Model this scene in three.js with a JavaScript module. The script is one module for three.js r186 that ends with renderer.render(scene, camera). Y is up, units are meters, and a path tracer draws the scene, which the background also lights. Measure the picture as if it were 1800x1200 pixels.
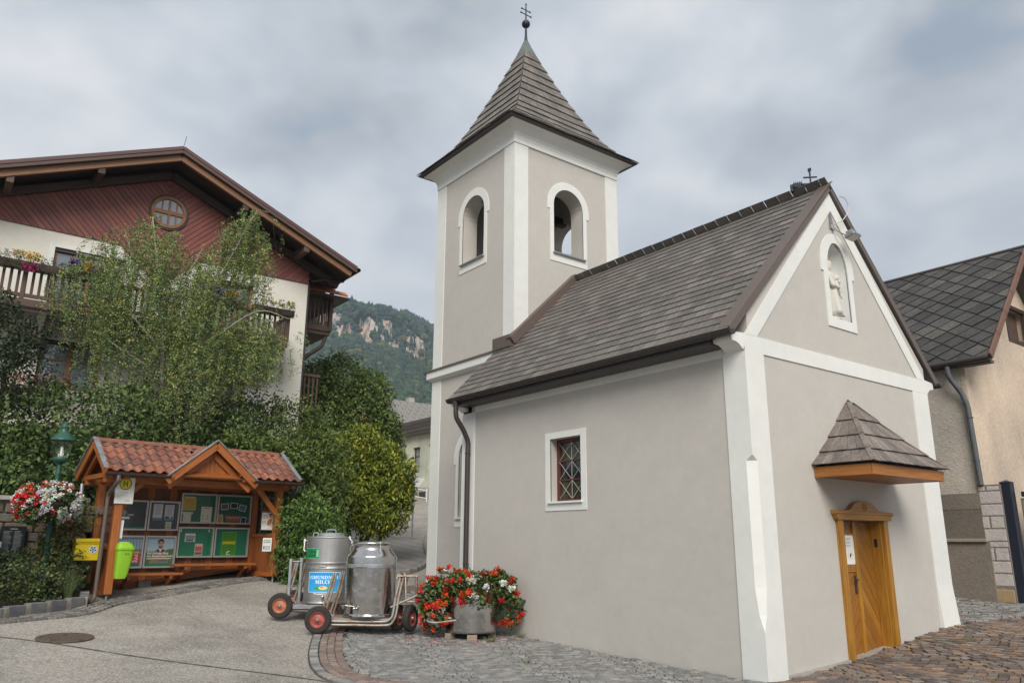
import * as THREE from 'three';
import { RoundedBoxGeometry } from 'three/addons/geometries/RoundedBoxGeometry.js';
import { MarchingCubes } from 'three/addons/objects/MarchingCubes.js';
import { mergeGeometries, mergeVertices, toCreasedNormals } from 'three/addons/utils/BufferGeometryUtils.js';
import { Brush, Evaluator, SUBTRACTION } from 'three-bvh-csg';

// ---------------------------------------------------------------- camera
const V = (x, y, z) => new THREE.Vector3(x, y, z);
const scene = new THREE.Scene();
const W = 1024, H = 682;
const camera = new THREE.PerspectiveCamera(2 * Math.atan(600 / 1362) * 180 / Math.PI, W / H, 0.1, 6000);
const EYE = V(0, 1.6, 0);
const YAW = 37.25 * Math.PI / 180, PITCH = Math.atan(353 / 1362), ROLL = Math.atan(16 / 2920);
const FWD = V(Math.sin(YAW), 0, -Math.cos(YAW)), RGT = V(Math.cos(YAW), 0, Math.sin(YAW));
{
  const U = V(0, 1, 0).multiplyScalar(Math.cos(PITCH)).addScaledVector(FWD, -Math.sin(PITCH));
  const F = V(0, 1, 0).multiplyScalar(Math.sin(PITCH)).addScaledVector(FWD, Math.cos(PITCH));
  const X = RGT.clone().multiplyScalar(Math.cos(ROLL)).addScaledVector(U, Math.sin(ROLL));
  const Y = U.clone().multiplyScalar(Math.cos(ROLL)).addScaledVector(RGT, -Math.sin(ROLL));
  const m = new THREE.Matrix4().makeBasis(X, Y, F.clone().negate());
  camera.position.copy(EYE); camera.quaternion.setFromRotationMatrix(m);
  camera.updateMatrixWorld(true);
}
const fr = (F, R, y = 0) => V(FWD.x * F + RGT.x * R, y, FWD.z * F + RGT.z * R); // forward / right metres of the camera's spot

// ---------------------------------------------------------------- noise
function rng(seed) { let a = seed >>> 0; return () => { a = (a + 0x6D2B79F5) | 0; let t = Math.imul(a ^ (a >>> 15), 1 | a); t = (t + Math.imul(t ^ (t >>> 7), 61 | t)) ^ t; return ((t ^ (t >>> 14)) >>> 0) / 4294967296; }; }
const hash = (x, y, s = 0) => { let h = Math.imul(x, 374761393) + Math.imul(y, 668265263) + Math.imul(s, 974634541); h = Math.imul(h ^ (h >>> 13), 1274126177); return ((h ^ (h >>> 16)) >>> 0) / 4294967296; };
const md = (a, n) => ((a % n) + n) % n;
const RT = new Float32Array(65536); for (let i = 0; i < 65536; i++) RT[i] = hash(i & 255, i >> 8, 77);
function vnoise(x, y, px = 0, py = 0, s = 0) {
  const xi = Math.floor(x), yi = Math.floor(y); let fx = x - xi, fy = y - yi;
  fx = fx * fx * (3 - 2 * fx); fy = fy * fy * (3 - 2 * fy);
  let x0 = xi, x1 = xi + 1, y0 = yi, y1 = yi + 1; if (px) { x0 = md(x0, px); x1 = md(x1, px); } if (py) { y0 = md(y0, py); y1 = md(y1, py); }
  const o = s * 53, q = s * 97; x0 = (x0 + o) & 255; x1 = (x1 + o) & 255; y0 = ((y0 + q) & 255) << 8; y1 = ((y1 + q) & 255) << 8;
  const a = RT[y0 | x0], b = RT[y0 | x1], c = RT[y1 | x0], d = RT[y1 | x1];
  return a + (b - a) * fx + (c - a) * fy + (a - b - c + d) * fx * fy;
}
function fbm(x, y, oct = 4, px = 0, py = 0, s = 0, gain = 0.5) {
  let v = 0, a = 1, t = 0;
  for (let o = 0; o < oct; o++) { v += a * vnoise(x, y, px, py, s + o); t += a; a *= gain; x *= 2; y *= 2; px *= 2; py *= 2; }
  return v / t;
}
function vnoise3(x, y, z) {
  const xi = Math.floor(x), yi = Math.floor(y), zi = Math.floor(z); let fx = x - xi, fy = y - yi, fz = z - zi; fx = fx * fx * (3 - 2 * fx); fy = fy * fy * (3 - 2 * fy); fz = fz * fz * (3 - 2 * fz);
  const g = (i, j, k) => RT[((j + k * 37) & 255) << 8 | ((i + k * 113) & 255)], l = (a, b, t) => a + (b - a) * t;
  return l(l(l(g(xi, yi, zi), g(xi + 1, yi, zi), fx), l(g(xi, yi + 1, zi), g(xi + 1, yi + 1, zi), fx), fy), l(l(g(xi, yi, zi + 1), g(xi + 1, yi, zi + 1), fx), l(g(xi, yi + 1, zi + 1), g(xi + 1, yi + 1, zi + 1), fx), fy), fz);
}
function fbm3(x, y, z, oct) { let v = 0, a = 1, t = 0; for (let o = 0; o < oct; o++) { v += a * vnoise3(x, y, z); t += a; a *= 0.55; x = x * 2 + 3.7; y = y * 2 + 1.3; z = z * 2 + 8.1; } return v / t; }
const sst = (a, b, x) => { const t = Math.min(1, Math.max(0, (x - a) / (b - a))); return t * t * (3 - 2 * t); };

// ---------------------------------------------------------------- sky and sun
const SKYL = 0.375;
{
  const w = 1024, h = 512, d = new Float32Array(w * h * 4);
  for (let j = 0; j < h; j++) for (let i = 0; i < w; i++) {
    const el = ((j + 0.5) / h - 0.5) * Math.PI, az = ((i + 0.5) / w - 0.5) * 2 * Math.PI;
    const sy = Math.max(0.0, Math.sin(el)), c = Math.cos(el);
    const dx = Math.cos(az) * c, dz = Math.sin(az) * c, f = 3.1, X = dx * f + 9.3, Y = Math.sin(el) * f * 1.7 + 4.1, Z = dz * f + 6.7;
    const wx = fbm3(X * 1.1 + 5, Y * 1.1, Z * 1.1, 3), wz = fbm3(X * 1.1, Y * 1.1 + 7, Z * 1.1 + 3, 3);
    const n0 = fbm3(X + 1.1 * wx, Y + 0.9 * wz, Z + 1.1 * wz, 7), bl = 1 - Math.abs(2 * fbm3(X * 1.9 + wz, Y * 1.9 + wx, Z * 1.9, 5) - 1), n = 0.72 * n0 + 0.28 * (bl * 0.9 - 0.2), m = fbm3(X * 0.5 + 3, Y * 0.5, Z * 0.5, 3);
    let lum = 0.66 + 0.50 * (n - 0.5) * 1.9 + 0.12 * (m - 0.5);
    lum = Math.max(0.44, Math.min(0.84, lum)) * (0.97 + 0.06 * sy);
    const t = sst(0.42, 0.66, n);
    let r = 0.905 + 0.075 * t, g = 0.975 + 0.02 * t, b = 1.075 - 0.045 * t;
    const hole = sst(0.35, 0.26, n) * 0.35; r *= 1 - 0.40 * hole; g *= 1 - 0.16 * hole; b *= 1 + 0.08 * hole;
    const s = SKYL * lum, o = (j * w + i) * 4;
    d[o] = r * s; d[o + 1] = g * s; d[o + 2] = b * s; d[o + 3] = 1;
  }
  const t = new THREE.DataTexture(d, w, h, THREE.RGBAFormat, THREE.FloatType);
  t.mapping = THREE.EquirectangularReflectionMapping; t.minFilter = t.magFilter = THREE.LinearFilter; t.wrapS = THREE.RepeatWrapping; t.needsUpdate = true;
  scene.background = t; scene.environment = t;
}
const sun = new THREE.DirectionalLight(new THREE.Color().setRGB(1, 0.95, 0.88), 1.5);
sun.position.set(-35, 62, 50); sun.target.position.set(8, 0, -14);
sun.castShadow = true; sun.shadow.radius = 60; sun.shadow.mapSize.set(2048, 2048);
Object.assign(sun.shadow.camera, { left: -45, right: 45, top: 45, bottom: -45, near: 1, far: 220 });
scene.add(sun, sun.target);
const renderer = new THREE.WebGLRenderer({ antialias: true });
renderer.setSize(W, H); renderer.shadowMap.enabled = true; renderer.shadowMap.type = THREE.PCFSoftShadowMap;
renderer.toneMapping = THREE.LinearToneMapping; renderer.toneMappingExposure = 2.7;

// ---------------------------------------------------------------- textures
function tex(size, metres, fn, mean) { // fn(u,v) -> linear multiplier(s), tileable
  const d = new Uint8Array(size * size * 4);
  const enc = x => Math.round(255 * Math.pow(Math.min(1, Math.max(0, x)), 1 / 2.2));
  for (let j = 0; j < size; j++) for (let i = 0; i < size; i++) {
    const v = fn(i / size, j / size), o = (j * size + i) * 4;
    if (v.length) { d[o] = enc(v[0]); d[o + 1] = enc(v[1]); d[o + 2] = enc(v[2]); } else d[o] = d[o + 1] = d[o + 2] = enc(v);
    d[o + 3] = 255;
  }
  const t = new THREE.DataTexture(d, size, size, THREE.RGBAFormat); t.colorSpace = THREE.SRGBColorSpace;
  return fin(t, metres);
}
function btex(size, metres, fn) {
  const d = new Uint8Array(size * size * 4);
  for (let j = 0; j < size; j++) for (let i = 0; i < size; i++) { const o = (j * size + i) * 4, v = Math.round(255 * Math.min(1, Math.max(0, fn(i / size, j / size)))); d[o] = d[o + 1] = d[o + 2] = v; d[o + 3] = 255; }
  return fin(new THREE.DataTexture(d, size, size, THREE.RGBAFormat), metres);
}
function fin(t, metres) {
  t.wrapS = t.wrapT = THREE.RepeatWrapping; t.magFilter = THREE.LinearFilter; t.minFilter = THREE.LinearMipmapLinearFilter; t.generateMipmaps = true;
  const m = Array.isArray(metres) ? metres : [metres, metres]; t.repeat.set(1 / m[0], 1 / m[1]); t.needsUpdate = true; return t;
}
const T = {};
T.plaster = tex(1024, 6, (u, v) => {
  const a = fbm(u * 5, v * 5, 4, 5, 5, 1), b = fbm(u * 60, v * 60, 3, 60, 60, 2), c = fbm(u * 14, v * 22, 3, 14, 22, 7);
  const w = 0.86 + 0.05 * (a - 0.5) + 0.06 * (b - 0.5) + 0.05 * (c - 0.5); return [w * (1 + 0.02 * (a - 0.5)), w, w * (1 - 0.02 * (a - 0.5))];
});
T.plasterB = btex(1024, 2.4, (u, v) => 0.75 * fbm(u * 9, v * 15, 4, 9, 15, 4) + 0.25 * fbm(u * 120, v * 120, 2, 120, 120, 5));
T.wavyB = btex(512, 3, (u, v) => fbm(u * 9, v * 9, 4, 9, 9, 21));
T.asphalt = tex(1024, 3.2, (u, v) => {
  const s = vnoise(u * 300, v * 300, 300, 300, 1), s2 = vnoise(u * 140, v * 140, 140, 140, 8), a = fbm(u * 6, v * 6, 4, 6, 6, 3);
  const k = 0.44 + 0.32 * sst(0.45, 0.95, s) + 0.32 * (s2 - 0.5) + 0.24 * (a - 0.5) + (hash(Math.floor(u * 1024), Math.floor(v * 1024), 5) - 0.5) * 0.22;
  return [k * 1.02, k, k * 0.96];
});
T.asphaltB = btex(1024, 3.2, (u, v) => 0.6 * vnoise(u * 300, v * 300, 300, 300, 1) + 0.4 * vnoise(u * 140, v * 140, 140, 140, 8));
T.wood = tex(512, [1.6, 0.5], (u, v) => {
  const w = fbm(u * 4, v * 8, 3, 4, 8, 9) * 1.2, g = fbm(u * 5, v * 60 + 0, 3, 5, 60, 2), r = 0.5 + 0.5 * Math.sin((v * 22 + w * 3.0) * 6.283), f = vnoise(u * 30, v * 220, 30, 220, 6);
  const k = 0.66 + 0.34 * (g - 0.5) * 1.6 + 0.14 * (r - 0.5) + 0.16 * (f - 0.5) + 0.16 * (w - 0.6); return [k, k * (0.99 - 0.03 * r), k * 0.97];
});
T.woodB = btex(512, [1.6, 0.5], (u, v) => 0.7 * fbm(u * 6, v * 90, 3, 6, 90, 2) + 0.3 * vnoise(u * 30, v * 220, 30, 220, 6));
T.slate = tex(512, 0.9, (u, v) => {
  const a = fbm(u * 6, v * 6, 4, 6, 6, 2), b = fbm(u * 40, v * 40, 3, 40, 40, 5), l = sst(0.70, 0.80, fbm(u * 26, v * 26, 3, 26, 26, 15));
  const k = 0.55 + 0.4 * (a - 0.5) + 0.35 * (b - 0.5); return [k + 0.22 * l, k + 0.22 * l, k * 0.98 + 0.18 * l];
});
T.slateB = btex(512, 0.9, (u, v) => fbm(u * 30, v * 30, 4, 30, 30, 5));
T.stone = tex(512, 0.6, (u, v) => { const a = fbm(u * 5, v * 5, 4, 5, 5, 2), b = fbm(u * 50, v * 50, 2, 50, 50, 5); const k = 0.68 + 0.5 * (a - 0.5) + 0.3 * (b - 0.5); return [k, k, k]; });
T.stoneB = btex(512, 0.6, (u, v) => 0.6 * fbm(u * 12, v * 12, 4, 12, 12, 2) + 0.4 * fbm(u * 60, v * 60, 2, 60, 60, 3));
T.stucco = tex(1024, 4, (u, v) => {
  const a = fbm(u * 4, v * 4, 5, 4, 4, 2), b = fbm(u * 90, v * 90, 3, 90, 90, 5), st = fbm(u * 20, v * 3, 3, 20, 3, 8);
  const k = 0.72 + 0.36 * (a - 0.5) + 0.22 * (b - 0.5) + 0.14 * (st - 0.5); return [k * (1 + 0.05 * (a - 0.5)), k, k * (1 - 0.08 * (a - 0.5))];
});
T.stuccoB = btex(512, 1, (u, v) => fbm(u * 40, v * 40, 3, 40, 40, 5));
T.brush = tex(512, 1.2, (u, v) => { const a = fbm(u * 120, v * 2, 3, 120, 2, 2), b = fbm(u * 4, v * 4, 4, 4, 4, 6); const k = 0.74 + 0.14 * (a - 0.5) + 0.30 * (b - 0.5); return [k, k, k]; });
T.rust = tex(512, 0.8, (u, v) => { const a = sst(0.56, 0.72, fbm(u * 8, v * 8, 5, 8, 8, 2)), b = fbm(u * 40, v * 40, 3, 40, 40, 3); return [0.72 - 0.1 * a + 0.1 * b, 0.70 - 0.30 * a + 0.1 * b, 0.67 - 0.42 * a + 0.1 * b]; });
T.metalR = btex(512, 1.2, (u, v) => 0.35 + 0.5 * (fbm(u * 6, v * 6, 4, 6, 6, 12) - 0.5) + 0.15 * fbm(u * 100, v * 3, 2, 100, 3, 3));

// ---------------------------------------------------------------- materials
const col = c => Array.isArray(c) ? new THREE.Color().setRGB(c[0], c[1], c[2]) : new THREE.Color(c);
function mat(c, rough = 0.85, o = {}) {
  const { map, mean = 0.7, bump, bs = 0.002, metal = 0, phys, ...rest } = o;
  const cc = col(c); if (map) cc.multiplyScalar(1 / mean);
  const m = new (phys ? THREE.MeshPhysicalMaterial : THREE.MeshStandardMaterial)({ color: cc, roughness: rough, metalness: metal, side: THREE.DoubleSide, ...rest });
  if (map) m.map = map; if (bump) { m.bumpMap = bump; m.bumpScale = bs; }
  return m;
}
const wood = (c, r = 0.6, bs = 0.0015) => mat(c, r, { map: T.wood, mean: 0.64, bump: T.woodB, bs });
const M = {
  greige: mat([0.475, 0.450, 0.410], 0.92, { map: T.plaster, mean: 0.86, bump: T.plasterB, bs: 0.0028 }),
  white: mat([0.68, 0.685, 0.65], 0.9, { map: T.plaster, mean: 0.86, bump: T.plasterB, bs: 0.0026 }),
  houseWhite: mat([0.66, 0.63, 0.56], 0.92, { map: T.plaster, mean: 0.86, bump: T.plasterB, bs: 0.0028 }),
  soot: mat([0.10, 0.09, 0.085], 0.95),
  asphalt: mat([0.285, 0.270, 0.247], 0.95, { map: T.asphalt, mean: 0.52, bump: T.asphaltB, bs: 0.006, vertexColors: true }),
  brown: mat([0.055, 0.045, 0.04], 0.45, { metal: 0.3 }),
  brownLite: mat([0.13, 0.10, 0.085], 0.5, { metal: 0.2 }),
  black: mat([0.02, 0.022, 0.028], 0.5),
  darkBlue: mat([0.018, 0.022, 0.035], 0.5, { metal: 0.2 }),
  copper: mat([0.13, 0.17, 0.155], 0.7, { map: T.stone, mean: 0.68 }),
  redFrame: mat([0.10, 0.028, 0.02], 0.5),
  lattice: mat([0.42, 0.42, 0.42], 0.5, { metal: 0.4 }),
  darkGlass: mat([0.012, 0.014, 0.014], 0.08, { phys: true, specularIntensity: 1, clearcoat: 0.5, clearcoatRoughness: 0.05 }),
  stainGlass: mat([0.05, 0.045, 0.02], 0.12, { phys: true, clearcoat: 0.3 }),
  paintedSkyGlass: mat([0.14, 0.155, 0.17], 0.03, { phys: true, specularIntensity: 1, ior: 2.3, clearcoat: 1, clearcoatRoughness: 0.02 }),  // paler base colour paints in part of the sky reflection on the panes
  glass: new THREE.MeshPhysicalMaterial({ color: 0xffffff, roughness: 0.03, transmission: 1, thickness: 0, ior: 1.45 }),
  caseGlass: new THREE.MeshPhysicalMaterial({ color: 0xffffff, roughness: 0.02, transmission: 1, thickness: 0, ior: 1.22 }),
  zinc: mat([0.085, 0.09, 0.095], 0.65, { metal: 0.15, map: T.stone, mean: 0.68 }),
  doorWood: wood([0.26, 0.108, 0.016], 0.42),
  doorTrim: wood([0.32, 0.152, 0.018], 0.42),
  canopyWood: wood([0.31, 0.12, 0.022], 0.5),
  shelterWood: wood([0.25, 0.078, 0.018], 0.5),
  shelterBeam: wood([0.31, 0.10, 0.022], 0.5),
  shelterDark: wood([0.125, 0.040, 0.014], 0.55),
  clad: [wood([0.18, 0.056, 0.042], 0.5), wood([0.15, 0.048, 0.038], 0.5), wood([0.205, 0.066, 0.048], 0.5), wood([0.165, 0.060, 0.048], 0.55)],
  houseBrown: wood([0.085, 0.050, 0.036], 0.6),
  houseDark: wood([0.05, 0.032, 0.026], 0.65),
  houseFascia: wood([0.19, 0.095, 0.045], 0.55),
  houseRoof: mat([0.10, 0.055, 0.05], 0.5),
  windowWood: wood([0.20, 0.09, 0.035], 0.5),
  steel: mat([0.50, 0.49, 0.475], 0.40, { metal: 1, map: T.brush, mean: 0.74, roughnessMap: T.metalR, bump: T.wavyB, bs: 0.02 }),
  steelDull: mat([0.42, 0.42, 0.41], 0.5, { metal: 0.9, map: T.brush, mean: 0.74 }),
  steelPolish: mat([0.62, 0.60, 0.58], 0.2, { metal: 1, map: T.brush, mean: 0.74 }),
  frameSteel: mat([0.33, 0.31, 0.285], 0.5, { metal: 0.6, map: T.rust, mean: 0.7 }),
  galv: mat([0.30, 0.31, 0.32], 0.55, { metal: 0.6, map: T.stone, mean: 0.68 }),
  alu: mat([0.50, 0.48, 0.45], 0.45, { metal: 0.5 }),
  rubber: mat([0.028, 0.025, 0.022], 0.9, { map: T.stone, mean: 0.68, bump: T.stoneB, bs: 0.001 }),
  rimRed: mat([0.33, 0.075, 0.06], 0.55, { map: T.stone, mean: 0.68 }),
  rimOrange: mat([0.40, 0.14, 0.07], 0.6, { map: T.stone, mean: 0.68 }),
  concrete: mat([0.33, 0.31, 0.28], 0.95, { map: T.stucco, mean: 0.72, bump: T.stuccoB, bs: 0.004 }),
  soil: mat([0.05, 0.038, 0.028], 1, { map: T.stone, mean: 0.68, bump: T.stoneB, bs: 0.01 }),
  bed: mat([0.055, 0.048, 0.04], 1, { map: T.stone, mean: 0.68, bump: T.stoneB, bs: 0.006 }),
  yellow: mat([0.62, 0.46, 0.008], 0.4),
  lime: mat([0.23, 0.46, 0.02], 0.4),
  lampGreen: mat([0.016, 0.08, 0.055], 0.4),
  bark: mat([0.07, 0.055, 0.042], 0.95, { map: T.stone, mean: 0.68, bump: T.stoneB, bs: 0.01 }),
  birchBark: mat([0.30, 0.275, 0.235], 0.9, { map: T.stone, mean: 0.68 }),
  paper: mat([0.72, 0.72, 0.70], 0.8),
  pot: mat([0.10, 0.06, 0.045], 0.8),
  creamStatue: mat([0.56, 0.54, 0.485], 0.85, { bump: T.stoneB, bs: 0.002 }),
};

// ---------------------------------------------------------------- scene helpers
const used = {};
function numbered(n) { if (!(n in used)) { used[n] = 0; return n; } used[n]++; return n + '_' + String(used[n]).padStart(3, '0'); }
function tag(o, label, category, group, kind) { o.userData.label = label; o.userData.category = category; if (group) o.userData.group = group; if (kind) o.userData.kind = kind; return o; }
function thing(name, label, category, pos = [0, 0, 0], turn = 0, group) {
  const o = new THREE.Group(); o.name = numbered(name); o.position.set(...pos); o.rotation.y = turn; scene.add(o); tag(o, label, category, group); return o;
}
// a thing whose parts are modelled in world metres: the group stands at its base, parts are moved back by it
function worldThing(name, label, category, pos, group) { const o = thing(name, label, category, pos, 0, group); o._base = V(...pos); return o; }
function mesh(name, geo, material, parent = scene) {
  if (Array.isArray(geo)) geo = join(geo);
  const m = new THREE.Mesh(geo, material); m.castShadow = m.receiveShadow = true;
  m.name = parent === scene ? numbered(name) : name;
  if (parent._base) m.position.copy(parent._base).negate();
  parent.add(m); return m;
}
function single(name, geo, material, label, category, group) { return tag(mesh(name, geo, material), label, category, group); }
function struct(name, geo, material, label) { const m = mesh(name, geo, material); m.userData.kind = 'structure'; if (label) m.userData.label = label; return m; }
function norm(g) { // non-indexed, position+normal+uv only
  let q = g.index ? g.toNonIndexed() : g;
  for (const k of Object.keys(q.attributes)) if (!['position', 'normal', 'uv', 'color'].includes(k)) q.deleteAttribute(k);
  if (!q.attributes.normal) q.computeVertexNormals();
  if (!q.attributes.uv) uvm(q);
  return q;
}
function join(list) { list = list.map(norm); const c = list.some(g => g.attributes.color); if (c) for (const g of list) if (!g.attributes.color) paint(g, [1, 1, 1]); return list.length === 1 ? list[0] : mergeGeometries(list); }
function paint(g, c) { const n = g.attributes.position.count, a = new Float32Array(n * 3); for (let i = 0; i < n; i++) { a[3 * i] = c[0]; a[3 * i + 1] = c[1]; a[3 * i + 2] = c[2]; } g.setAttribute('color', new THREE.BufferAttribute(a, 3)); return g; }
function uvm(g, ox = 0, oy = 0) { // uv in metres from the dominant axis of each face
  if (g.index) g = g.toNonIndexed();
  const p = g.attributes.position, n = p.count, uv = new Float32Array(n * 2), a = V(), b = V(), c = V(), e = V(), f = V();
  for (let i = 0; i < n; i += 3) {
    a.fromBufferAttribute(p, i); b.fromBufferAttribute(p, i + 1); c.fromBufferAttribute(p, i + 2);
    e.subVectors(b, a); f.subVectors(c, a); e.cross(f); const x = Math.abs(e.x), y = Math.abs(e.y), z = Math.abs(e.z);
    [a, b, c].forEach((q, k) => { let s, t; if (y >= x && y >= z) { s = q.x; t = q.z; } else if (x >= z) { s = q.z; t = q.y; } else { s = q.x; t = q.y; } uv[2 * (i + k)] = s + ox; uv[2 * (i + k) + 1] = t + oy; });
  }
  g.setAttribute('uv', new THREE.BufferAttribute(uv, 2)); return g;
}
let wr = rng(77);
function grainUV(g) { // length along x: grain runs along u
  if (g.index) g = g.toNonIndexed();
  const p = g.attributes.position, N = g.attributes.normal, n = p.count, uv = new Float32Array(n * 2), ox = wr() * 7, oy = wr() * 3;
  for (let i = 0; i < n; i++) { const x = Math.abs(N.getX(i)), y = Math.abs(N.getY(i)), z = Math.abs(N.getZ(i)); let s, t; if (x > y && x > z) { s = p.getZ(i); t = p.getY(i); } else if (y >= z) { s = p.getX(i); t = p.getZ(i); } else { s = p.getX(i); t = p.getY(i); } uv[2 * i] = s + ox; uv[2 * i + 1] = t + oy; }
  g.setAttribute('uv', new THREE.BufferAttribute(uv, 2)); return g;
}
const box = (w, h, d, x = 0, y = 0, z = 0) => uvm(new THREE.BoxGeometry(w, h, d).translate(x, y, z));
const rbox = (w, h, d, x = 0, y = 0, z = 0, r = 0.01) => uvm(new RoundedBoxGeometry(w, h, d, 1, Math.min(r, w / 2.1, h / 2.1, d / 2.1)).translate(x, y, z));
const span = (x0, x1, y0, y1, z0, z1, r = 0) => r ? rbox(x1 - x0, y1 - y0, z1 - z0, (x0 + x1) / 2, (y0 + y1) / 2, (z0 + z1) / 2, r) : box(x1 - x0, y1 - y0, z1 - z0, (x0 + x1) / 2, (y0 + y1) / 2, (z0 + z1) / 2);
const plankX = (l, h, d, r = 0.004) => grainUV(norm(r ? new RoundedBoxGeometry(l, h, d, 1, Math.min(r, h / 2.2, d / 2.2)) : new THREE.BoxGeometry(l, h, d)));
function beam(p0, p1, h, w, r = 0.008, upv) { // timber from p0 to p1; h along 'up', w across
  const a = V(...p0), b = V(...p1), x = b.clone().sub(a), l = x.length(); x.normalize();
  let u = upv ? V(...upv) : Math.abs(x.y) > 0.9 ? V(0, 0, 1) : V(0, 1, 0); const z = x.clone().cross(u).normalize(); u = z.clone().cross(x);
  const g = plankX(l, h, w, r); g.applyMatrix4(new THREE.Matrix4().makeBasis(x, u, z).setPosition(a.add(b).multiplyScalar(0.5))); return g;
}
function shape(pts, holes = []) {
  const s = new THREE.Shape(pts.map(p => new THREE.Vector2(p[0], p[1])));
  for (const h of holes) s.holes.push(new THREE.Path(h.map(p => new THREE.Vector2(p[0], p[1])))); return s;
}
const extZ = (pts, z0, d, holes, bev = 0) => uvm(norm(new THREE.ExtrudeGeometry(shape(pts, holes), { depth: d, bevelEnabled: bev > 0, bevelSize: -bev * 0, bevelThickness: bev, bevelSegments: 1 })).translate(0, 0, z0));
// shape drawn in (-z, y), extruded along +x
const MX = new THREE.Matrix4().makeBasis(V(0, 0, -1), V(0, 1, 0), V(1, 0, 0));
const extX = (pts, x0, d, holes) => uvm(norm(new THREE.ExtrudeGeometry(shape(pts, holes), { depth: d, bevelEnabled: false })).applyMatrix4(MX).translate(x0, 0, 0));
const rectP = (x0, x1, y0, y1) => [[x0, y0], [x1, y0], [x1, y1], [x0, y1]];
function archP(cx, hw, y0, ys, rise = hw, n = 14) { const p = [[cx - hw, y0], [cx + hw, y0]]; for (let i = 0; i <= n; i++) { const a = Math.PI * i / n; p.push([cx + hw * Math.cos(a), ys + rise * Math.sin(a)]); } return p; }
function tube(pts, r, seg = 8, closed = false, n) { const c = new THREE.CatmullRomCurve3(pts.map(p => V(...p)), closed, 'catmullrom', 0.3); return uvm(norm(new THREE.TubeGeometry(c, n || Math.max(8, pts.length * 6), r, seg, closed))); }
function rod(p0, p1, r, seg = 8, r2 = r) { const a = V(...p0), b = V(...p1), d = b.clone().sub(a), l = d.length(); const g = new THREE.CylinderGeometry(r2, r, l, seg); g.applyQuaternion(new THREE.Quaternion().setFromUnitVectors(V(0, 1, 0), d.normalize())); g.translate((a.x + b.x) / 2, (a.y + b.y) / 2, (a.z + b.z) / 2); return uvm(norm(g)); }
function lathe(pts, seg = 32) { const g = new THREE.LatheGeometry(pts.map(p => new THREE.Vector2(p[0], p[1])), seg), p = g.attributes.position, uv = g.attributes.uv; let R = 0; for (const q of pts) R = Math.max(R, q[0]); for (let i = 0; i < p.count; i++) uv.setXY(i, uv.getX(i) * 2 * Math.PI * R, p.getY(i)); return norm(g); }
function hexa(v) { // 8 corners: 0-3 lower ring, 4-7 upper ring
  const f = [[0, 3, 2, 1], [4, 5, 6, 7], [0, 1, 5, 4], [1, 2, 6, 5], [2, 3, 7, 6], [3, 0, 4, 7]], p = [];
  for (const [a, b, c, d] of f) for (const k of [a, b, c, a, c, d]) p.push(...v[k]);
  const g = new THREE.BufferGeometry(); g.setAttribute('position', new THREE.Float32BufferAttribute(p, 3)); g.computeVertexNormals(); return uvm(g);
}
function sqLoft(cx, cz, hx, hz, prof) { // mitred mouldings round a rectangle
  const p = []; const ring = ([o, y]) => [[cx - hx - o, y, cz + hz + o], [cx + hx + o, y, cz + hz + o], [cx + hx + o, y, cz - hz - o], [cx - hx - o, y, cz - hz - o]];
  for (let i = 0; i + 1 < prof.length; i++) { const a = ring(prof[i]), b = ring(prof[i + 1]); for (let k = 0; k < 4; k++) { const l = (k + 1) % 4; p.push(...a[k], ...a[l], ...b[l], ...a[k], ...b[l], ...b[k]); } }
  const g = new THREE.BufferGeometry(); g.setAttribute('position', new THREE.Float32BufferAttribute(p, 3)); g.computeVertexNormals(); return uvm(g);
}
function clipPoly(poly, clip) { // both convex, ccw
  let out = poly;
  for (let i = 0; i < clip.length && out.length; i++) {
    const A = clip[i], B = clip[(i + 1) % clip.length], inp = out; out = [];
    const side = p => (B[0] - A[0]) * (p[1] - A[1]) - (B[1] - A[1]) * (p[0] - A[0]);
    for (let k = 0; k < inp.length; k++) {
      const P = inp[k], Q = inp[(k + 1) % inp.length], a = side(P), b = side(Q);
      if (a >= 0) out.push(P); if (a * b < 0) { const t = a / (a - b); out.push([P[0] + (Q[0] - P[0]) * t, P[1] + (Q[1] - P[1]) * t]); }
    }
  }
  return out;
}
const areaP = p => { let s = 0; for (let i = 0; i < p.length; i++) { const a = p[i], b = p[(i + 1) % p.length]; s += a[0] * b[1] - a[1] * b[0]; } return s / 2; };
// parallel boards at an angle clipped to a convex polygon: returns extruded pieces along +z from z0, grain along the board
function boards(clip, angle, w, gap, depth, z0, maxLen = 1e9) {
  const ca = Math.cos(angle), sa = Math.sin(angle), out = []; let mn = 1e9, mx = -1e9, l0 = 1e9, l1 = -1e9;
  for (const [x, y] of clip) { const t = -x * sa + y * ca, l = x * ca + y * sa; mn = Math.min(mn, t); mx = Math.max(mx, t); l0 = Math.min(l0, l); l1 = Math.max(l1, l); }
  for (let t = Math.floor(mn / w) * w; t < mx; t += w) {
    const q = [[l0, t + gap / 2], [l1, t + gap / 2], [l1, t + w - gap / 2], [l0, t + w - gap / 2]].map(([l, s]) => [l * ca - s * sa, l * sa + s * ca]);
    const c = clipPoly(q, clip); if (c.length < 3 || Math.abs(areaP(c)) < 0.0012) continue;
    const g = norm(new THREE.ExtrudeGeometry(shape(c), { depth, bevelEnabled: false }).translate(0, 0, z0));
    const p = g.attributes.position, uv = g.attributes.uv, ox = wr() * 5, oy = wr() * 3;
    for (let i = 0; i < p.count; i++) { const x = p.getX(i), y = p.getY(i); uv.setXY(i, x * ca + y * sa + ox, -x * sa + y * ca + oy); }
    out.push(g);
  }
  return out;
}
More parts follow.
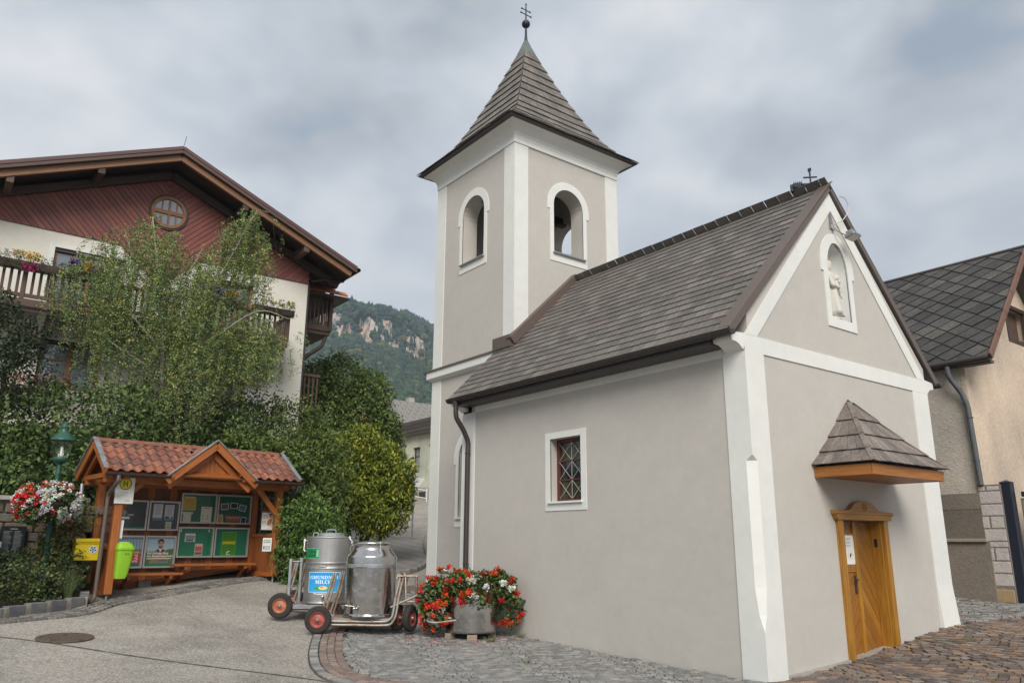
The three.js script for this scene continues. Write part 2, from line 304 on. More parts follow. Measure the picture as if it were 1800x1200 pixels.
const FR = (() => { const f = new THREE.Frustum(); f.setFromProjectionMatrix(new THREE.Matrix4().multiplyMatrices(camera.projectionMatrix, camera.matrixWorldInverse)); return f; })();
// many alike pieces: the 300 that show largest become parts of their own, the rest one part of kind stuff
// items: {geo (shared or own), m: Matrix4 or null, c: tint rgb, p: world centre, bonus}
function pieces(parent, name, items, baseMat, limit = 300, restName) {
  const cache = {};
  const variant = c => { const k = c.map(x => x.toFixed(2)).join(); if (!cache[k]) { const m = baseMat.clone(); m.color.multiply(col(c)); cache[k] = m; } return cache[k]; };
  const keep = items.filter(i => !i.hidden);
  for (const i of keep) { const d = i.p.distanceTo(EYE); i.s = (i.size || 1) / d * (FR.containsPoint(i.p) ? 1 : 0.02) * (i.bonus ?? 1); }
  keep.sort((a, b) => b.s - a.s);
  keep.slice(0, limit).forEach(i => { const o = mesh(name, i.geo, variant(i.c), parent); if (i.m) { if (parent._base) { const t = o.position.clone(); o.applyMatrix4(i.m); o.position.copy(V().setFromMatrixPosition(i.m)).add(t); } else o.applyMatrix4(i.m); } });
  const rest = keep.slice(limit);
  if (rest.length) {
    const gs = rest.map(i => { let g = norm(i.geo.clone()); if (i.m) g.applyMatrix4(i.m); return paint(g, i.c); });
    const bm = baseMat.clone(); bm.vertexColors = true; const o = mesh(restName || name + '_remainder', mergeGeometries(gs), bm, parent); o.userData.kind = 'stuff';
  }
}
const mtx = (pos, x, y, z, sc = [1, 1, 1]) => new THREE.Matrix4().makeBasis(x.clone().multiplyScalar(sc[0]), y.clone().multiplyScalar(sc[1]), z.clone().multiplyScalar(sc[2])).setPosition(pos);
function canvasTex(w, h, draw) { const c = document.createElement('canvas'); c.width = w; c.height = h; const x = c.getContext('2d'); draw(x, w, h); const t = new THREE.CanvasTexture(c); t.colorSpace = THREE.SRGBColorSpace; t.magFilter = THREE.LinearFilter; return t; }
const printMat = (w, h, draw, rough = 0.7) => new THREE.MeshStandardMaterial({ map: canvasTex(w, h, draw), roughness: rough, side: THREE.DoubleSide });
function sheet(w, h, x = 0, y = 0, z = 0, t = 0.003) { // thin printed board: front face carries the whole print
  const g = new THREE.BoxGeometry(w, h, t).translate(x, y, z); return norm(g);
}

// ---------------------------------------------------------------- terrain
const CP = [[0, 0, -0.06], [4, -4, -0.1], [8.8, -6.3, -0.1], [10.75, -6.2, 0], [13.9, -6.2, 0.3], [8.8, -12, 0.02], [9.7, -16.2, 0.34], [6.2, -13.4, 0.09], [3.34, -17.4, 0.45], [6.9, -17.8, 0.7], [0.5, -16.5, 0.36], [-3, -14, 0.2], [0, -10, 0.0], [-8, -6, 0], [17.6, -7, 0.48], [17, -12.5, 0.8], [20, -3, 0.45], [10, 3, -0.05], [14, -2, 0.12], [12.45, -20.7, 0.95], [16.6, -27.6, 1.85], [25.5, -43.4, 4.5], [9.2, -20.5, 0.88], [12, -17, 0.6], [15, -17, 0.9], [-6, -22, 0.6], [30, -10, 1.4], [30, -60, 6.2], [-20, -20, 0.6], [-15, 5, 0], [20, 10, 0.3]];
const TH = (() => {
  const n = CP.length, N = n + 3, A = [], k = r2 => r2 < 1e-9 ? 0 : 0.5 * r2 * Math.log(r2);
  for (let i = 0; i < N; i++) { A.push(new Float64Array(N + 1)); }
  for (let i = 0; i < n; i++) { for (let j = 0; j < n; j++) A[i][j] = k((CP[i][0] - CP[j][0]) ** 2 + (CP[i][1] - CP[j][1]) ** 2) + (i === j ? 0.4 : 0); A[i][n] = A[n][i] = 1; A[i][n + 1] = A[n + 1][i] = CP[i][0]; A[i][n + 2] = A[n + 2][i] = CP[i][1]; A[i][N] = CP[i][2]; }
  for (let c = 0; c < N; c++) { let p = c; for (let r = c + 1; r < N; r++) if (Math.abs(A[r][c]) > Math.abs(A[p][c])) p = r;[A[c], A[p]] = [A[p], A[c]]; for (let r = 0; r < N; r++) if (r !== c) { const f = A[r][c] / A[c][c]; if (f) for (let q = c; q <= N; q++) A[r][q] -= f * A[c][q]; } }
  const w = A.map((r, i) => r[N] / r[i]);
  return (x, z) => { let v = w[n] + w[n + 1] * x + w[n + 2] * z; for (let i = 0; i < n; i++) v += w[i] * k((x - CP[i][0]) ** 2 + (z - CP[i][1]) ** 2); return v; };
})();
function gy(x, z) { // street level
  const d = Math.hypot(x - 10, z + 18), far = 3 + d * 0.012, b = sst(45, 90, d);
  return b >= 1 ? far : TH(x, z) * (1 - b) + far * b;
}
{ // the street: one asphalt sheet out to the foot of the hills
  const rad = [0, 0.6, 1.2]; while (rad[rad.length - 1] < 34) rad.push(rad[rad.length - 1] + 0.45); while (rad[rad.length - 1] < 1400) rad.push(rad[rad.length - 1] * 1.13);
  const nA = 200, p = [], uv = [], c = [], idx = [];
  rad.forEach((r, i) => { for (let a = 0; a <= nA; a++) { const t = a / nA * 2 * Math.PI, x = 6 + r * Math.cos(t), z = -10 + r * Math.sin(t); p.push(x, gy(x, z), z); uv.push(x, z); const n = fbm(x * 0.55 + 40, z * 0.55 + 40, 4, 0, 0, 5), s = sst(0.60, 0.72, fbm(x * 1.1, z * 1.1, 4, 0, 0, 9)), k = 0.88 + 0.24 * n - 0.15 * s; c.push(k, k * (0.995 - 0.01 * n), k * 0.985); if (i && a) { const b = i * (nA + 1) + a; idx.push(b, b - 1, b - nA - 2, b, b - nA - 2, b - nA - 1); } } });
  const g = new THREE.BufferGeometry(); g.setAttribute('position', new THREE.Float32BufferAttribute(p, 3)); g.setAttribute('uv', new THREE.Float32BufferAttribute(uv, 2)); g.setAttribute('color', new THREE.Float32BufferAttribute(c, 3)); g.setIndex(idx); g.computeVertexNormals();
  struct('street', g, M.asphalt, 'light grey asphalt street in front of the chapel');
}
function patch(poly, lift, mt, name, label, cell = 0.3) { // a sheet following the street, cut to a polygon in x,z
  const xs = poly.map(q => q[0]), zs = poly.map(q => q[1]), gs = []; const P = areaP(poly) < 0 ? poly.slice().reverse() : poly;
  const pos = []; const sh = new THREE.ShapeGeometry(shape(P)); // coarse triangulation refined by clipping to cells
  const ix = sh.index.array, sp = sh.attributes.position;
  for (let i = 0; i < ix.length; i += 3) {
    const tri = [0, 1, 2].map(k => [sp.getX(ix[i + k]), sp.getY(ix[i + k])]); if (areaP(tri) < 0) tri.reverse();
    const a = Math.min(...tri.map(q => q[0])), b = Math.max(...tri.map(q => q[0])), c = Math.min(...tri.map(q => q[1])), d = Math.max(...tri.map(q => q[1]));
    for (let x = Math.floor(a / cell) * cell; x < b; x += cell) for (let z = Math.floor(c / cell) * cell; z < d; z += cell) {
      const q = clipPoly(tri, [[x, z], [x + cell, z], [x + cell, z + cell], [x, z + cell]]); for (let k = 1; k + 1 < q.length; k++) for (const v of [q[0], q[k + 1], q[k]]) pos.push(v[0], gy(v[0], v[1]) + lift, v[1]);
    }
  }
  const g = new THREE.BufferGeometry(); g.setAttribute('position', new THREE.Float32BufferAttribute(pos, 3)); g.computeVertexNormals(); uvm(g);
  return name ? struct(name, g, mt, label) : g;
}
const inPoly = (p, x, y) => { let c = false; for (let i = 0, j = p.length - 1; i < p.length; j = i++) if ((p[i][1] > y) !== (p[j][1] > y) && x < (p[j][0] - p[i][0]) * (y - p[i][1]) / (p[j][1] - p[i][1]) + p[i][0]) c = !c; return c; };

// ---------------------------------------------------------------- cobbled paving
const EDGE = [[10.2, -17.6], [9.2, -17.0], [7.9, -16.0], [6.72, -14.5], [5.95, -13.4], [5.38, -12.3], [4.95, -11.35], [4.64, -10.5], [4.5, -9.75], [4.66, -9.05], [5.14, -8.25], [5.75, -7.4], [6.5, -6.5], [7.3, -5.5], [8.2, -4.3]];
function offs(line, d) { return line.map((p, i) => { const a = line[Math.max(0, i - 1)], b = line[Math.min(line.length - 1, i + 1)], l = Math.hypot(b[0] - a[0], b[1] - a[1]); return [p[0] - (b[1] - a[1]) / l * d * 1, p[1] + (b[0] - a[0]) / l * d]; }); }
const EDGEC = new THREE.CatmullRomCurve3(EDGE.map(p => V(p[0], 0, p[1]))).getSpacedPoints(160).map(p => [p.x, p.z]);
{
  const sgn = -1; // inner side (towards the chapel)
  const E1 = offs(EDGEC, sgn * 0.17), E3 = offs(EDGEC, sgn * 0.52);
  const grey = [[0.215, 0.213, 0.205], [0.18, 0.18, 0.176], [0.245, 0.24, 0.225], [0.20, 0.193, 0.18], [0.265, 0.25, 0.225]];
  const por = [[0.17, 0.118, 0.088], [0.13, 0.095, 0.078], [0.20, 0.13, 0.088], [0.16, 0.13, 0.108], [0.105, 0.082, 0.074], [0.225, 0.155, 0.105], [0.18, 0.15, 0.125]];
  const bandc = [[0.20, 0.145, 0.12], [0.175, 0.13, 0.11], [0.225, 0.165, 0.14], [0.19, 0.15, 0.13]];
  const R = rng(5), baseMat = mat([1, 1, 1], 0.8, { map: T.stone, mean: 0.72, bump: T.stoneB, bs: 0.004 });
  const vars = []; for (let k = 0; k < 10; k++) { // rounded-top setts, unit size
    const q = rng(90 + k), j = () => (q() - 0.5) * 0.11, b = 0.045, c = [[-0.5 + j(), -0.5 + j()], [0.5 + j(), -0.5 + j()], [0.5 + j(), 0.5 + j()], [-0.5 + j(), 0.5 + j()]];
    const t = c.map(([x, z]) => [x * (1 - 2 * b), z * (1 - 2 * b)]), p = []; const quad = (A, B, C, D) => p.push(...A, ...B, ...C, ...A, ...C, ...D);
    const lo = c.map(([x, z]) => [x, -1, z]), mi = c.map(([x, z]) => [x, -0.13, z]), hi = t.map(([x, z]) => [x, 0 + j() * 0.5, z]);
    for (let i = 0; i < 4; i++) { const l = (i + 1) % 4; quad(lo[i], mi[i], mi[l], lo[l]); quad(mi[i], hi[i], hi[l], mi[l]); } quad(hi[0], hi[3], hi[2], hi[1]);
    const g = new THREE.BufferGeometry(); g.setAttribute('position', new THREE.Float32BufferAttribute(p, 3)); g.computeVertexNormals(); const u = uvm(g), a = u.attributes.uv; for (let i = 0; i < a.count; i++) a.setXY(i, a.getX(i) * 0.12 + k * 0.13, a.getY(i) * 0.12 + k * 0.07); vars.push(u);
  }
  const sett = (x, z, ang, w, d, c, hgt = 0.03) => { const y = gy(x, z) + hgt + (R() - 0.5) * 0.004, t = (R() - 0.5) * 0.035, t2 = (R() - 0.5) * 0.035, X = V(Math.cos(ang), t, Math.sin(ang)).normalize(), Y = V(-t, 1, -t2).normalize(), Z = X.clone().cross(Y).normalize(); const k = 0.86 + 0.28 * R(); return { geo: vars[Math.floor(R() * 10)], m: mtx(V(x, y, z), X, Y, Z, [w, 0.06, d]), c: c.map(v => Math.round(v * k * 25) / 25 || 0.04).map((v, i) => Math.max(0.02, c[i] * Math.round(k * 10) / 10)), p: V(x, y, z), size: w }; };
  const walled = (x, z) => (x > 8.82 && x < 14.14 && z < -6.30 && z > -13.34) || (x > 9.70 && x < 12.97 && z < -13 && z > -16.0);
  // grey field: courses laid in arcs, strip by strip
  const inner = [...E3, [9.3, -4.3], [9.3, -6.34], [8.86, -6.34], [8.86, -13.3], [9.73, -13.3], [9.73, -15.98], [10.2, -15.98]];
  const greyField = [...E3.filter(p => p[1] < -4.9), [8.75, -5.2], [8.86, -6.4], [8.86, -13.3], [9.73, -13.3], [9.73, -15.98], [10.2, -15.98]];
  const brownField = [[8.86, -6.32], [8.75, -5.2], [7.95, -4.4], [9, -2.6], [13, -1.2], [19.5, -2.6], [16.9, -5.6], [14.05, -6.3]];
  const alley = [[14.09, -6.34], [16.9, -5.6], [19.5, -2.6], [21, -3], [18.2, -6.7], [17.55, -7.2], [17.55, -15], [14.1, -15]];
  patch(greyField, 0.004, M.bed, null);
  const pav = (name, label, polyg, items) => { const G = new THREE.Group(); G.name = name; scene.add(G); G.userData = { kind: 'structure', label }; mesh('bedding', patch(polyg, 0.004, M.bed, null, null), M.bed, G); pieces(G, 'sett', items, baseMat, 300); };
  const arcs = (polyg, x0, x1, z0, z1, sw, sag, cw, cd, pal, ang = 0) => { const it = []; const ca = Math.cos(ang), sa = Math.sin(ang); const cx = (x0 + x1) / 2, cz = (z0 + z1) / 2, L = Math.hypot(x1 - x0, z1 - z0) / 2;
    for (let s = -L, i = 0; s < L; s += sw, i++) for (let t = -L; t < L; t += cd) { let q = -sw / 2 + (R() - 0.5) * 0.04; while (q < sw / 2) { const w = cw * (0.75 + 0.5 * R()), m = q + w / 2, yy = t + sag * (1 - (2 * m / sw) ** 2) + (R() - 0.5) * 0.012, sl = Math.atan(-8 * sag * m / sw / sw), lx = s + m, X = cx + lx * ca - yy * sa, Z = cz + lx * sa + yy * ca; q += w + 0.004; if (!inPoly(polyg, X, Z) || walled(X, Z)) continue; const c = pal[Math.floor(R() * pal.length)]; const cs = Math.cos(sl); it.push(sett(X, Z, ang + sl, w * 0.93 / cs, cd * 0.87 * cs, c)); } } return it; };
  pav('cobbled_forecourt', 'grey granite sett paving laid in arcs along the chapel side wall', inner.filter(p => true).length ? greyField : greyField, arcs(greyField, 4.4, 10.3, -17, -4.5, 1.30, 0.25, 0.112, 0.108, grey, 0.35));
  pav('porphyry_paving', 'reddish brown porphyry setts in arcs before the chapel door', brownField, arcs(brownField, 7.5, 19.6, -6.8, -1, 1.7, 0.34, 0.165, 0.145, por, 0.3));
  pav('alley_paving', 'grey and brown cobbled alley between chapel and old house', alley, arcs(alley, 13.5, 21, -14, -2.6, 1.2, 0.22, 0.12, 0.115, [...grey, ...grey, por[1], por[3]], 0.1));
  // border: one row of grey, three rows of brown setts
  const bi = [];
  const walk = (line, wdt, len, pal) => { let i = 0; const c = new THREE.CatmullRomCurve3(line.map(p => V(p[0], 0, p[1]))), n = Math.floor(c.getLength() / len), pts = c.getSpacedPoints(n); for (; i < n; i++) { const a = pts[i], b = pts[i + 1], ang = Math.atan2(b.z - a.z, b.x - a.x), k = pal[Math.floor(R() * pal.length)]; bi.push(sett((a.x + b.x) / 2, (a.z + b.z) / 2, ang, len * (0.86 + 0.1 * R()), wdt * 0.92, k)); } };
  walk(offs(EDGEC, sgn * 0.075), 0.13, 0.155, grey); [0.21, 0.325, 0.44].forEach(o => walk(offs(EDGEC, sgn * o), 0.115, 0.135 + o * 0.02, bandc));
  pav('paving_border', 'curved border of grey and brown setts round the forecourt', [...offs(EDGEC, sgn * -0.01), ...E3.slice().reverse()], bi);
}

// ---------------------------------------------------------------- chapel
const X0 = 8.865, X1 = 14.095, ZF = -6.34, ZB = -13.3, XR = 11.48, TX0 = 9.73, TX1 = 12.94, TZ0 = -12.73, TZ1 = -15.98, TCX = (TX0 + TX1) / 2, TCZ = (TZ0 + TZ1) / 2;
const chapel = worldThing('chapel', 'small beige and white village chapel with square bell tower and grey slate roofs', 'chapel', [XR, 0, -9.8]);
{
  const C = chapel, th = 0.5, YB = -0.5, YE = 4.33;
  const roofY = x => 7.33 - Math.abs(x - XR) * 1.027; // underside of the roof
  // side wall with the lattice window (shape in -z, y)
  const wz0 = 9.72, wz1 = 10.52, wy0 = 2.27, wy1 = 3.37;
  mesh('wall', extX(rectP(-ZF + 0.36, -ZB, YB, YE), X0, th, [rectP(wz0, wz1, wy0, wy1)]), M.greige, C);
  mesh('wall', extX(rectP(-ZF, -ZB, YB, YE), X1 - th, th, []), M.greige, C);
  // gable wall: door opening and niche
  const gab = [[X0 + 0.41, YB], [X1, YB], [X1, roofY(X1)], [XR, roofY(XR)], [X0 + 0.1, roofY(X0 + 0.1)], [X0 + 0.1, 4.22], [X0 + 0.41, 4.22]];
  const niche = archP(11.52, 0.30, 5.10, 5.92, 0.50);
  mesh('wall', extZ(gab, ZF - th, th, [rectP(10.87, 12.02, -0.3, 1.95), niche]), M.greige, C);
  const bg = [[X0, YB], [X1, YB], [X1, roofY(X1)], [XR, roofY(XR)], [X0, roofY(X0)]];
  mesh('wall', extZ(bg, ZB, 0.3), M.greige, C);
  // niche shell
  { const p = []; const n = 12, rows = 14; const pt = (i, j) => { const a = Math.PI * i / n, y = 5.10 + (1.32) * j / rows, w = y <= 5.92 ? 0.30 : 0.30 * Math.sqrt(Math.max(0, 1 - ((y - 5.92) / 0.5) ** 2)); return [11.52 - w * Math.cos(a), y, ZF - 0.02 - 0.34 * (w / 0.3) * Math.sin(a)]; };
    for (let i = 0; i < n; i++) for (let j = 0; j < rows; j++) { const a = pt(i, j), b = pt(i + 1, j), c = pt(i + 1, j + 1), d = pt(i, j + 1); p.push(...a, ...b, ...c, ...a, ...c, ...d); }
    const g = new THREE.BufferGeometry(); g.setAttribute('position', new THREE.Float32BufferAttribute(p, 3)); let s = mergeVertices(g); s.computeVertexNormals(); const m = mesh('niche', uvm(norm(s)), M.white, C); mesh('niche_floor', span(11.2, 11.84, 5.06, 5.10, ZF - 0.4, ZF - 0.004), M.white, m);
    // surround with ears
    const o = []; const sp = 5.86, rO = 0.49; o.push([11.52 - 0.42, 4.94], [11.52 + 0.42, 4.94], [11.52 + 0.42, sp], [11.52 + rO, sp]); for (let i = 0; i <= 16; i++) { const a = Math.PI * i / 16; o.push([11.52 + rO * Math.cos(a), 5.95 + 0.63 * Math.sin(a)]); } o.push([11.52 - rO, sp], [11.52 - 0.42, sp]);
    mesh('niche_surround', extZ(o, ZF - 0.01, 0.028, [niche]), M.white, C);
  }
  // white corner pilasters; the near one has its edge cut away at hand height
  {
    const blk = new Brush(norm(new THREE.BoxGeometry(0.43, 4.72 + 0.02, 0.38, 4, 20, 4).translate(X0 + 0.20, YB + 2.37, ZF - 0.17)));
    const cs = [[-0.072, 1.05], [-0.045, 0.72], [0.02, 0.42], [0.6, 0.42], [0.6, 2.78], [0.02, 2.78], [-0.072, 2.68]], cut = norm(new THREE.ExtrudeGeometry(shape(cs), { depth: 1, bevelEnabled: false }).translate(0, 0, -0.5)).rotateY(-0.75 * Math.PI).translate(X0 - 0.015, 0, ZF + 0.018);
    const ev = new Evaluator(); ev.attributes = ['position', 'normal', 'uv']; ev.useGroups = false;
    const res = ev.evaluate(blk, new Brush(cut), SUBTRACTION);
    const g = uvm(norm(res.geometry)); mesh('corner_pilaster', g, M.white, C);
    mesh('corner_pilaster', [extX(rectP(-ZB - 0.43, -ZB + 0.012, YB, 4.16), X0 - 0.015, 0.03)], M.white, C);
    // far front corner, flaring towards the ground
    const fx = 0.11; mesh('corner_pilaster', hexa([[13.577, YB, ZF - 0.02], [X1 + fx, YB, ZF - 0.02], [X1 + fx, YB, ZF + 0.10], [13.577, YB, ZF + 0.10], [13.577, 0.95, ZF - 0.02], [X1 + 0.02, 0.95, ZF - 0.02], [X1 + 0.02, 0.95, ZF + 0.016], [13.577, 0.95, ZF + 0.016]]), M.white, C);
    mesh('corner_pilaster', span(13.577, X1 + 0.02, 0.95, 4.2, ZF - 0.1, ZF + 0.016), M.white, C);
  }
  mesh('gable_band', extZ([[X0 - 0.015, 4.19], [X1 + 0.02, 4.19], [X1 + 0.02, 4.43], [X0 - 0.015, 4.43]], ZF - 0.01, 0.028), M.white, C);
  for (const s of [-1, 1]) { const q = s < 0 ? [[X0 + 0.02, 4.434], [X0 + 0.30, 4.434], [XR, 6.99], [XR, 7.32]] : [[XR, 6.99], [X1 - 0.30, 4.434], [X1 - 0.02, 4.434], [XR, 7.32]]; mesh('gable_band', extZ(q, ZF - 0.01, 0.027), M.white, C); }
  mesh('eaves_band', extX(rectP(-ZF + 0.365, -ZB - 0.43, 4.15, 4.33), X0 - 0.014, 0.03), M.white, C);
  // coved eaves cornice, both sides
  for (const s of [-1, 1]) { const xw = s < 0 ? X0 - 0.015 : X1 + 0.02, pr = [[0, 4.20], [0.04, 4.215], [0.09, 4.26], [0.16, 4.29], [0.26, 4.30], [0.27, 4.34], [0.27, 4.42], [-0.3, 4.46], [-0.3, 4.20]].map(([o, y]) => [xw + s * o, y]), P = areaP(pr) < 0 ? pr.reverse() : pr; mesh('eaves_corbel', extZ(P, ZF - 0.30, 0.31), M.white, C); mesh('eaves_corbel', extZ(P, ZB - 0.05, 0.22), M.white, C); mesh('eaves_soffit', span(Math.min(xw, xw + s * 0.33), Math.max(xw, xw + s * 0.33), 4.27, 4.315, ZB + 0.17, ZF - 0.30), M.brown, C); }
  // lattice window
  {
    const w = mesh('window_surround', extX([[9.59, 2.13], [10.65, 2.13], [10.65, 3.48], [9.59, 3.48]], X0 - 0.012, 0.03, [rectP(wz0, wz1, wy0, wy1)]), M.white, C);
    mesh('window_reveal', [span(X0 - 0.01, X0 + 0.2, wy0 - 0.01, wy0 + 0.004, -wz1, -wz0)], M.white, w);
    mesh('window_sill', span(X0 - 0.05, X0 + 0.12, 2.25, 2.285, -10.56, -9.68, 0.006), M.white, w);
    const xf = X0 + 0.15, fr = mesh('window_frame', extX(rectP(wz0, wz1, wy0, wy1), xf, 0.06, [rectP(wz0 + 0.07, wz1 - 0.07, wy0 + 0.06, wy1 - 0.06)]), M.redFrame, C);
    for (const k of [1, 2]) mesh('glazing_bar', span(xf + 0.005, xf + 0.045, wy0 + 0.06 + k * 0.327 - 0.012, wy0 + 0.06 + k * 0.327 + 0.012, -wz1 + 0.07, -wz0 - 0.07), M.redFrame, fr);
    for (let k = 0; k < 3; k++) mesh('pane', span(xf + 0.035, xf + 0.04, wy0 + 0.065 + k * 0.327, wy0 + 0.05 + (k + 1) * 0.327, -wz1 + 0.07, -wz0 - 0.07), k === 1 ? M.darkGlass : M.stainGlass, fr);
    for (let k = 0; k < 3; k++) { const y0 = wy0 + 0.07 + k * 0.327, y1 = y0 + 0.30; for (let j = 0; j < 2; j++) { const a = -wz1 + 0.08 + j * 0.33, b = a + 0.31; mesh('lattice_bar', rod([xf + 0.002, y0, a], [xf + 0.002, y1, b], 0.006, 6), M.lattice, fr); mesh('lattice_bar', rod([xf - 0.006, y1, a], [xf - 0.006, y0, b], 0.006, 6), M.lattice, fr); } mesh('lattice_bar', rod([xf - 0.002, y0, -(wz0 + wz1) / 2], [xf - 0.002, y1, -(wz0 + wz1) / 2], 0.006, 6), M.lattice, fr); }
  }
  // door
  {
    const zd = ZF - 0.16, d = mesh('door', span(10.87, 12.02, -0.06, 1.95, zd - 0.08, zd - 0.03), M.doorWood, C);
    const leaf = (a, b, ang) => { for (const g of boards([[a, 0.0], [b, 0.0], [b, 1.93], [a, 1.93]], ang, 0.145, 0.006, 0.03, zd - 0.03)) mesh('plank', g, [M.doorWood, dw2, dw3][Math.floor(wr() * 3)], d); };
    const dw2 = wood([0.24, 0.105, 0.014], 0.42), dw3 = wood([0.31, 0.145, 0.02], 0.42);
    leaf(10.89, 11.43, 0.95); leaf(11.51, 12.00, -0.95);
    mesh('meeting_stile', plankX(1.93, 0.085, 0.055).rotateZ(Math.PI / 2).translate(11.47, 0.965, zd + 0.005), M.doorTrim, d);
    mesh('stile', plankX(1.93, 0.03, 0.045).rotateZ(Math.PI / 2).translate(11.995, 0.965, zd - 0.0), M.doorWood, d);
    mesh('escutcheon', rbox(0.04, 0.26, 0.012, 11.40, 1.02, zd + 0.008, 0.005), M.black, d);
    mesh('handle', [rod([11.40, 1.09, zd + 0.01], [11.40, 1.09, zd + 0.06], 0.009), rod([11.40, 1.09, zd + 0.06], [11.29, 1.085, zd + 0.06], 0.009)], M.black, d);
    mesh('door_jamb', [plankX(2.0, 0.12, 0.06).rotateZ(Math.PI / 2).translate(10.81, 0.955, ZF + 0.025), plankX(2.0, 0.16, 0.03).rotateZ(Math.PI / 2).rotateY(Math.PI / 2).translate(10.885, 0.955, ZF - 0.08)], M.doorTrim, C);
    mesh('door_jamb', [plankX(2.02, 0.12, 0.06).rotateZ(Math.PI / 2).translate(12.08, 0.955, ZF + 0.025), plankX(2.0, 0.16, 0.03).rotateZ(Math.PI / 2).rotateY(Math.PI / 2).translate(12.005, 0.955, ZF - 0.08)], M.doorTrim, C);
    // lintel board with rounded crest
    const c0 = 11.445, li = [[10.70, 1.95], [12.19, 1.95], [12.22, 2.01], [12.25, 2.03], [12.25, 2.08]]; for (const [d, y] of [[0.52, 2.082], [0.43, 2.09], [0.37, 2.115], [0.32, 2.15], [0.25, 2.19], [0.14, 2.22], [0, 2.23], [-0.14, 2.22], [-0.25, 2.19], [-0.32, 2.15], [-0.37, 2.115], [-0.43, 2.09], [-0.52, 2.082]]) li.push([c0 + d, y]); li.push([10.64, 2.08], [10.64, 2.03], [10.67, 2.01]);
    mesh('lintel', extZ(li, ZF + 0.0, 0.085), M.doorTrim, C); mesh('lintel_moulding', span(10.62, 12.27, 2.03, 2.06, ZF + 0.08, ZF + 0.10, 0.006), M.doorTrim, C);
    mesh('carved_rosette', [new THREE.TorusGeometry(0.055, 0.010, 6, 16).translate(c0, 2.135, ZF + 0.085), new THREE.TorusGeometry(0.025, 0.010, 6, 12).translate(c0, 2.135, ZF + 0.085)].map(g => uvm(norm(g))), M.doorTrim, C);
    mesh('threshold', span(10.75, 12.14, -0.2, -0.012, ZF - 0.2, ZF + 0.10, 0.01), M.concrete, C);
    mesh('keyplate', rbox(0.006, 0.12, 0.05, 11.985, 1.62, ZF - 0.09, 0.002), M.black, C);
  }
  // thin base joint strip along the gable wall
  mesh('base_strip', [hexa([[9.28, -0.3, ZF - 0.01], [10.74, -0.3, ZF - 0.01], [10.74, -0.3, ZF + 0.05], [9.28, -0.3, ZF + 0.05], [9.28, -0.03, ZF - 0.01], [10.74, 0.045, ZF - 0.01], [10.74, 0.045, ZF + 0.05], [9.28, -0.03, ZF + 0.05]])], M.concrete, C);
  mesh('base_strip', [hexa([[12.15, -0.1, ZF - 0.01], [13.3, -0.1, ZF - 0.01], [13.3, -0.1, ZF + 0.05], [12.15, -0.1, ZF + 0.05], [12.15, 0.12, ZF - 0.01], [13.3, 0.24, ZF - 0.01], [13.3, 0.24, ZF + 0.05], [12.15, 0.12, ZF + 0.05]])], M.concrete, C);

  // roof
  const eaX = 8.50, eaY = 4.44, riY = 7.43, SL = Math.hypot(XR - eaX, riY - eaY);
  const tint = [[0.132, 0.119, 0.108], [0.122, 0.110, 0.100], [0.142, 0.128, 0.116], [0.127, 0.113, 0.103], [0.117, 0.107, 0.099], [0.150, 0.135, 0.122]];
  const slateMat = mat([1, 1, 1], 0.75, { map: T.slate, mean: 0.55, bump: T.slateB, bs: 0.003 });
  const Rr = rng(21);
  for (const s of [-1, 1]) {
    const up = V(-s * (XR - eaX), riY - eaY, 0).normalize(), nrm = V(s * (riY - eaY), XR - eaX, 0).normalize(), along = V(0, 0, 1);
    const zA = ZF + 0.05, zBk = ZB + 0.0, L = zA - zBk;
    const eave = V(XR + s * (XR - eaX), eaY, 0);
    const deckP = [[XR + s * (XR - eaX), eaY - 0.012], [XR, riY - 0.012], [XR, riY - 0.10], [XR + s * (XR - eaX), eaY - 0.10]];
    const roof = mesh('roof', extZ(areaP(deckP) < 0 ? deckP.slice().reverse() : deckP, zBk + 0.01, L - 0.02), M.soot, C);
    const ex = 0.195, nrow = 22, w = 0.27, items = [], geos = [0, 1, 2].map(k => { const g = uvm(new THREE.BoxGeometry(w - 0.013, 0.010, 0.34), k * 0.3, k * 0.17); return g; });
    for (let r = 0; r < nrow; r++) for (let i = -1; i <= L / w; i++) {
      let z = zBk + w / 2 + i * w + (r % 2) * w / 2 + (Rr() - 0.5) * 0.006; let sc = 1; const lo = z - w / 2, hi = z + w / 2; if (hi < zBk + 0.02 || lo > zA - 0.02) continue; if (lo < zBk) { sc = (hi - zBk) / w; z = (hi + zBk) / 2; } if (hi > zA) { sc = (zA - lo) / w; z = (zA + lo) / 2; }
      const dist = r * ex + 0.165 + (Rr() - 0.5) * 0.008 - 0.03, pos = eave.clone().addScaledVector(up, dist); pos.z = z;
      if (pos.x > TX0 - 0.0 && pos.x < TX1 && z < TZ0 - 0.05) continue;
      const tl = 0.078 + (Rr() - 0.5) * 0.02, U = up.clone().addScaledVector(nrm, -tl).normalize(), N = nrm.clone().addScaledVector(up, tl).normalize(); pos.addScaledVector(nrm, 0.016);
      let c = tint[Math.floor(Rr() * tint.length)]; if (Rr() < 0.012) c = [0.175, 0.138, 0.126]; if (Rr() < 0.02) c = [0.11, 0.104, 0.10];
      items.push({ geo: geos[Math.floor(Rr() * 3)], m: mtx(pos, along.clone().multiplyScalar(s), N, U, [sc, 1, 1]), c, p: pos, bonus: s < 0 ? 1 : 0.01, size: sc });
    }
    pieces(roof, 'roof_slate', items, slateMat, s < 0 ? 300 : 0);
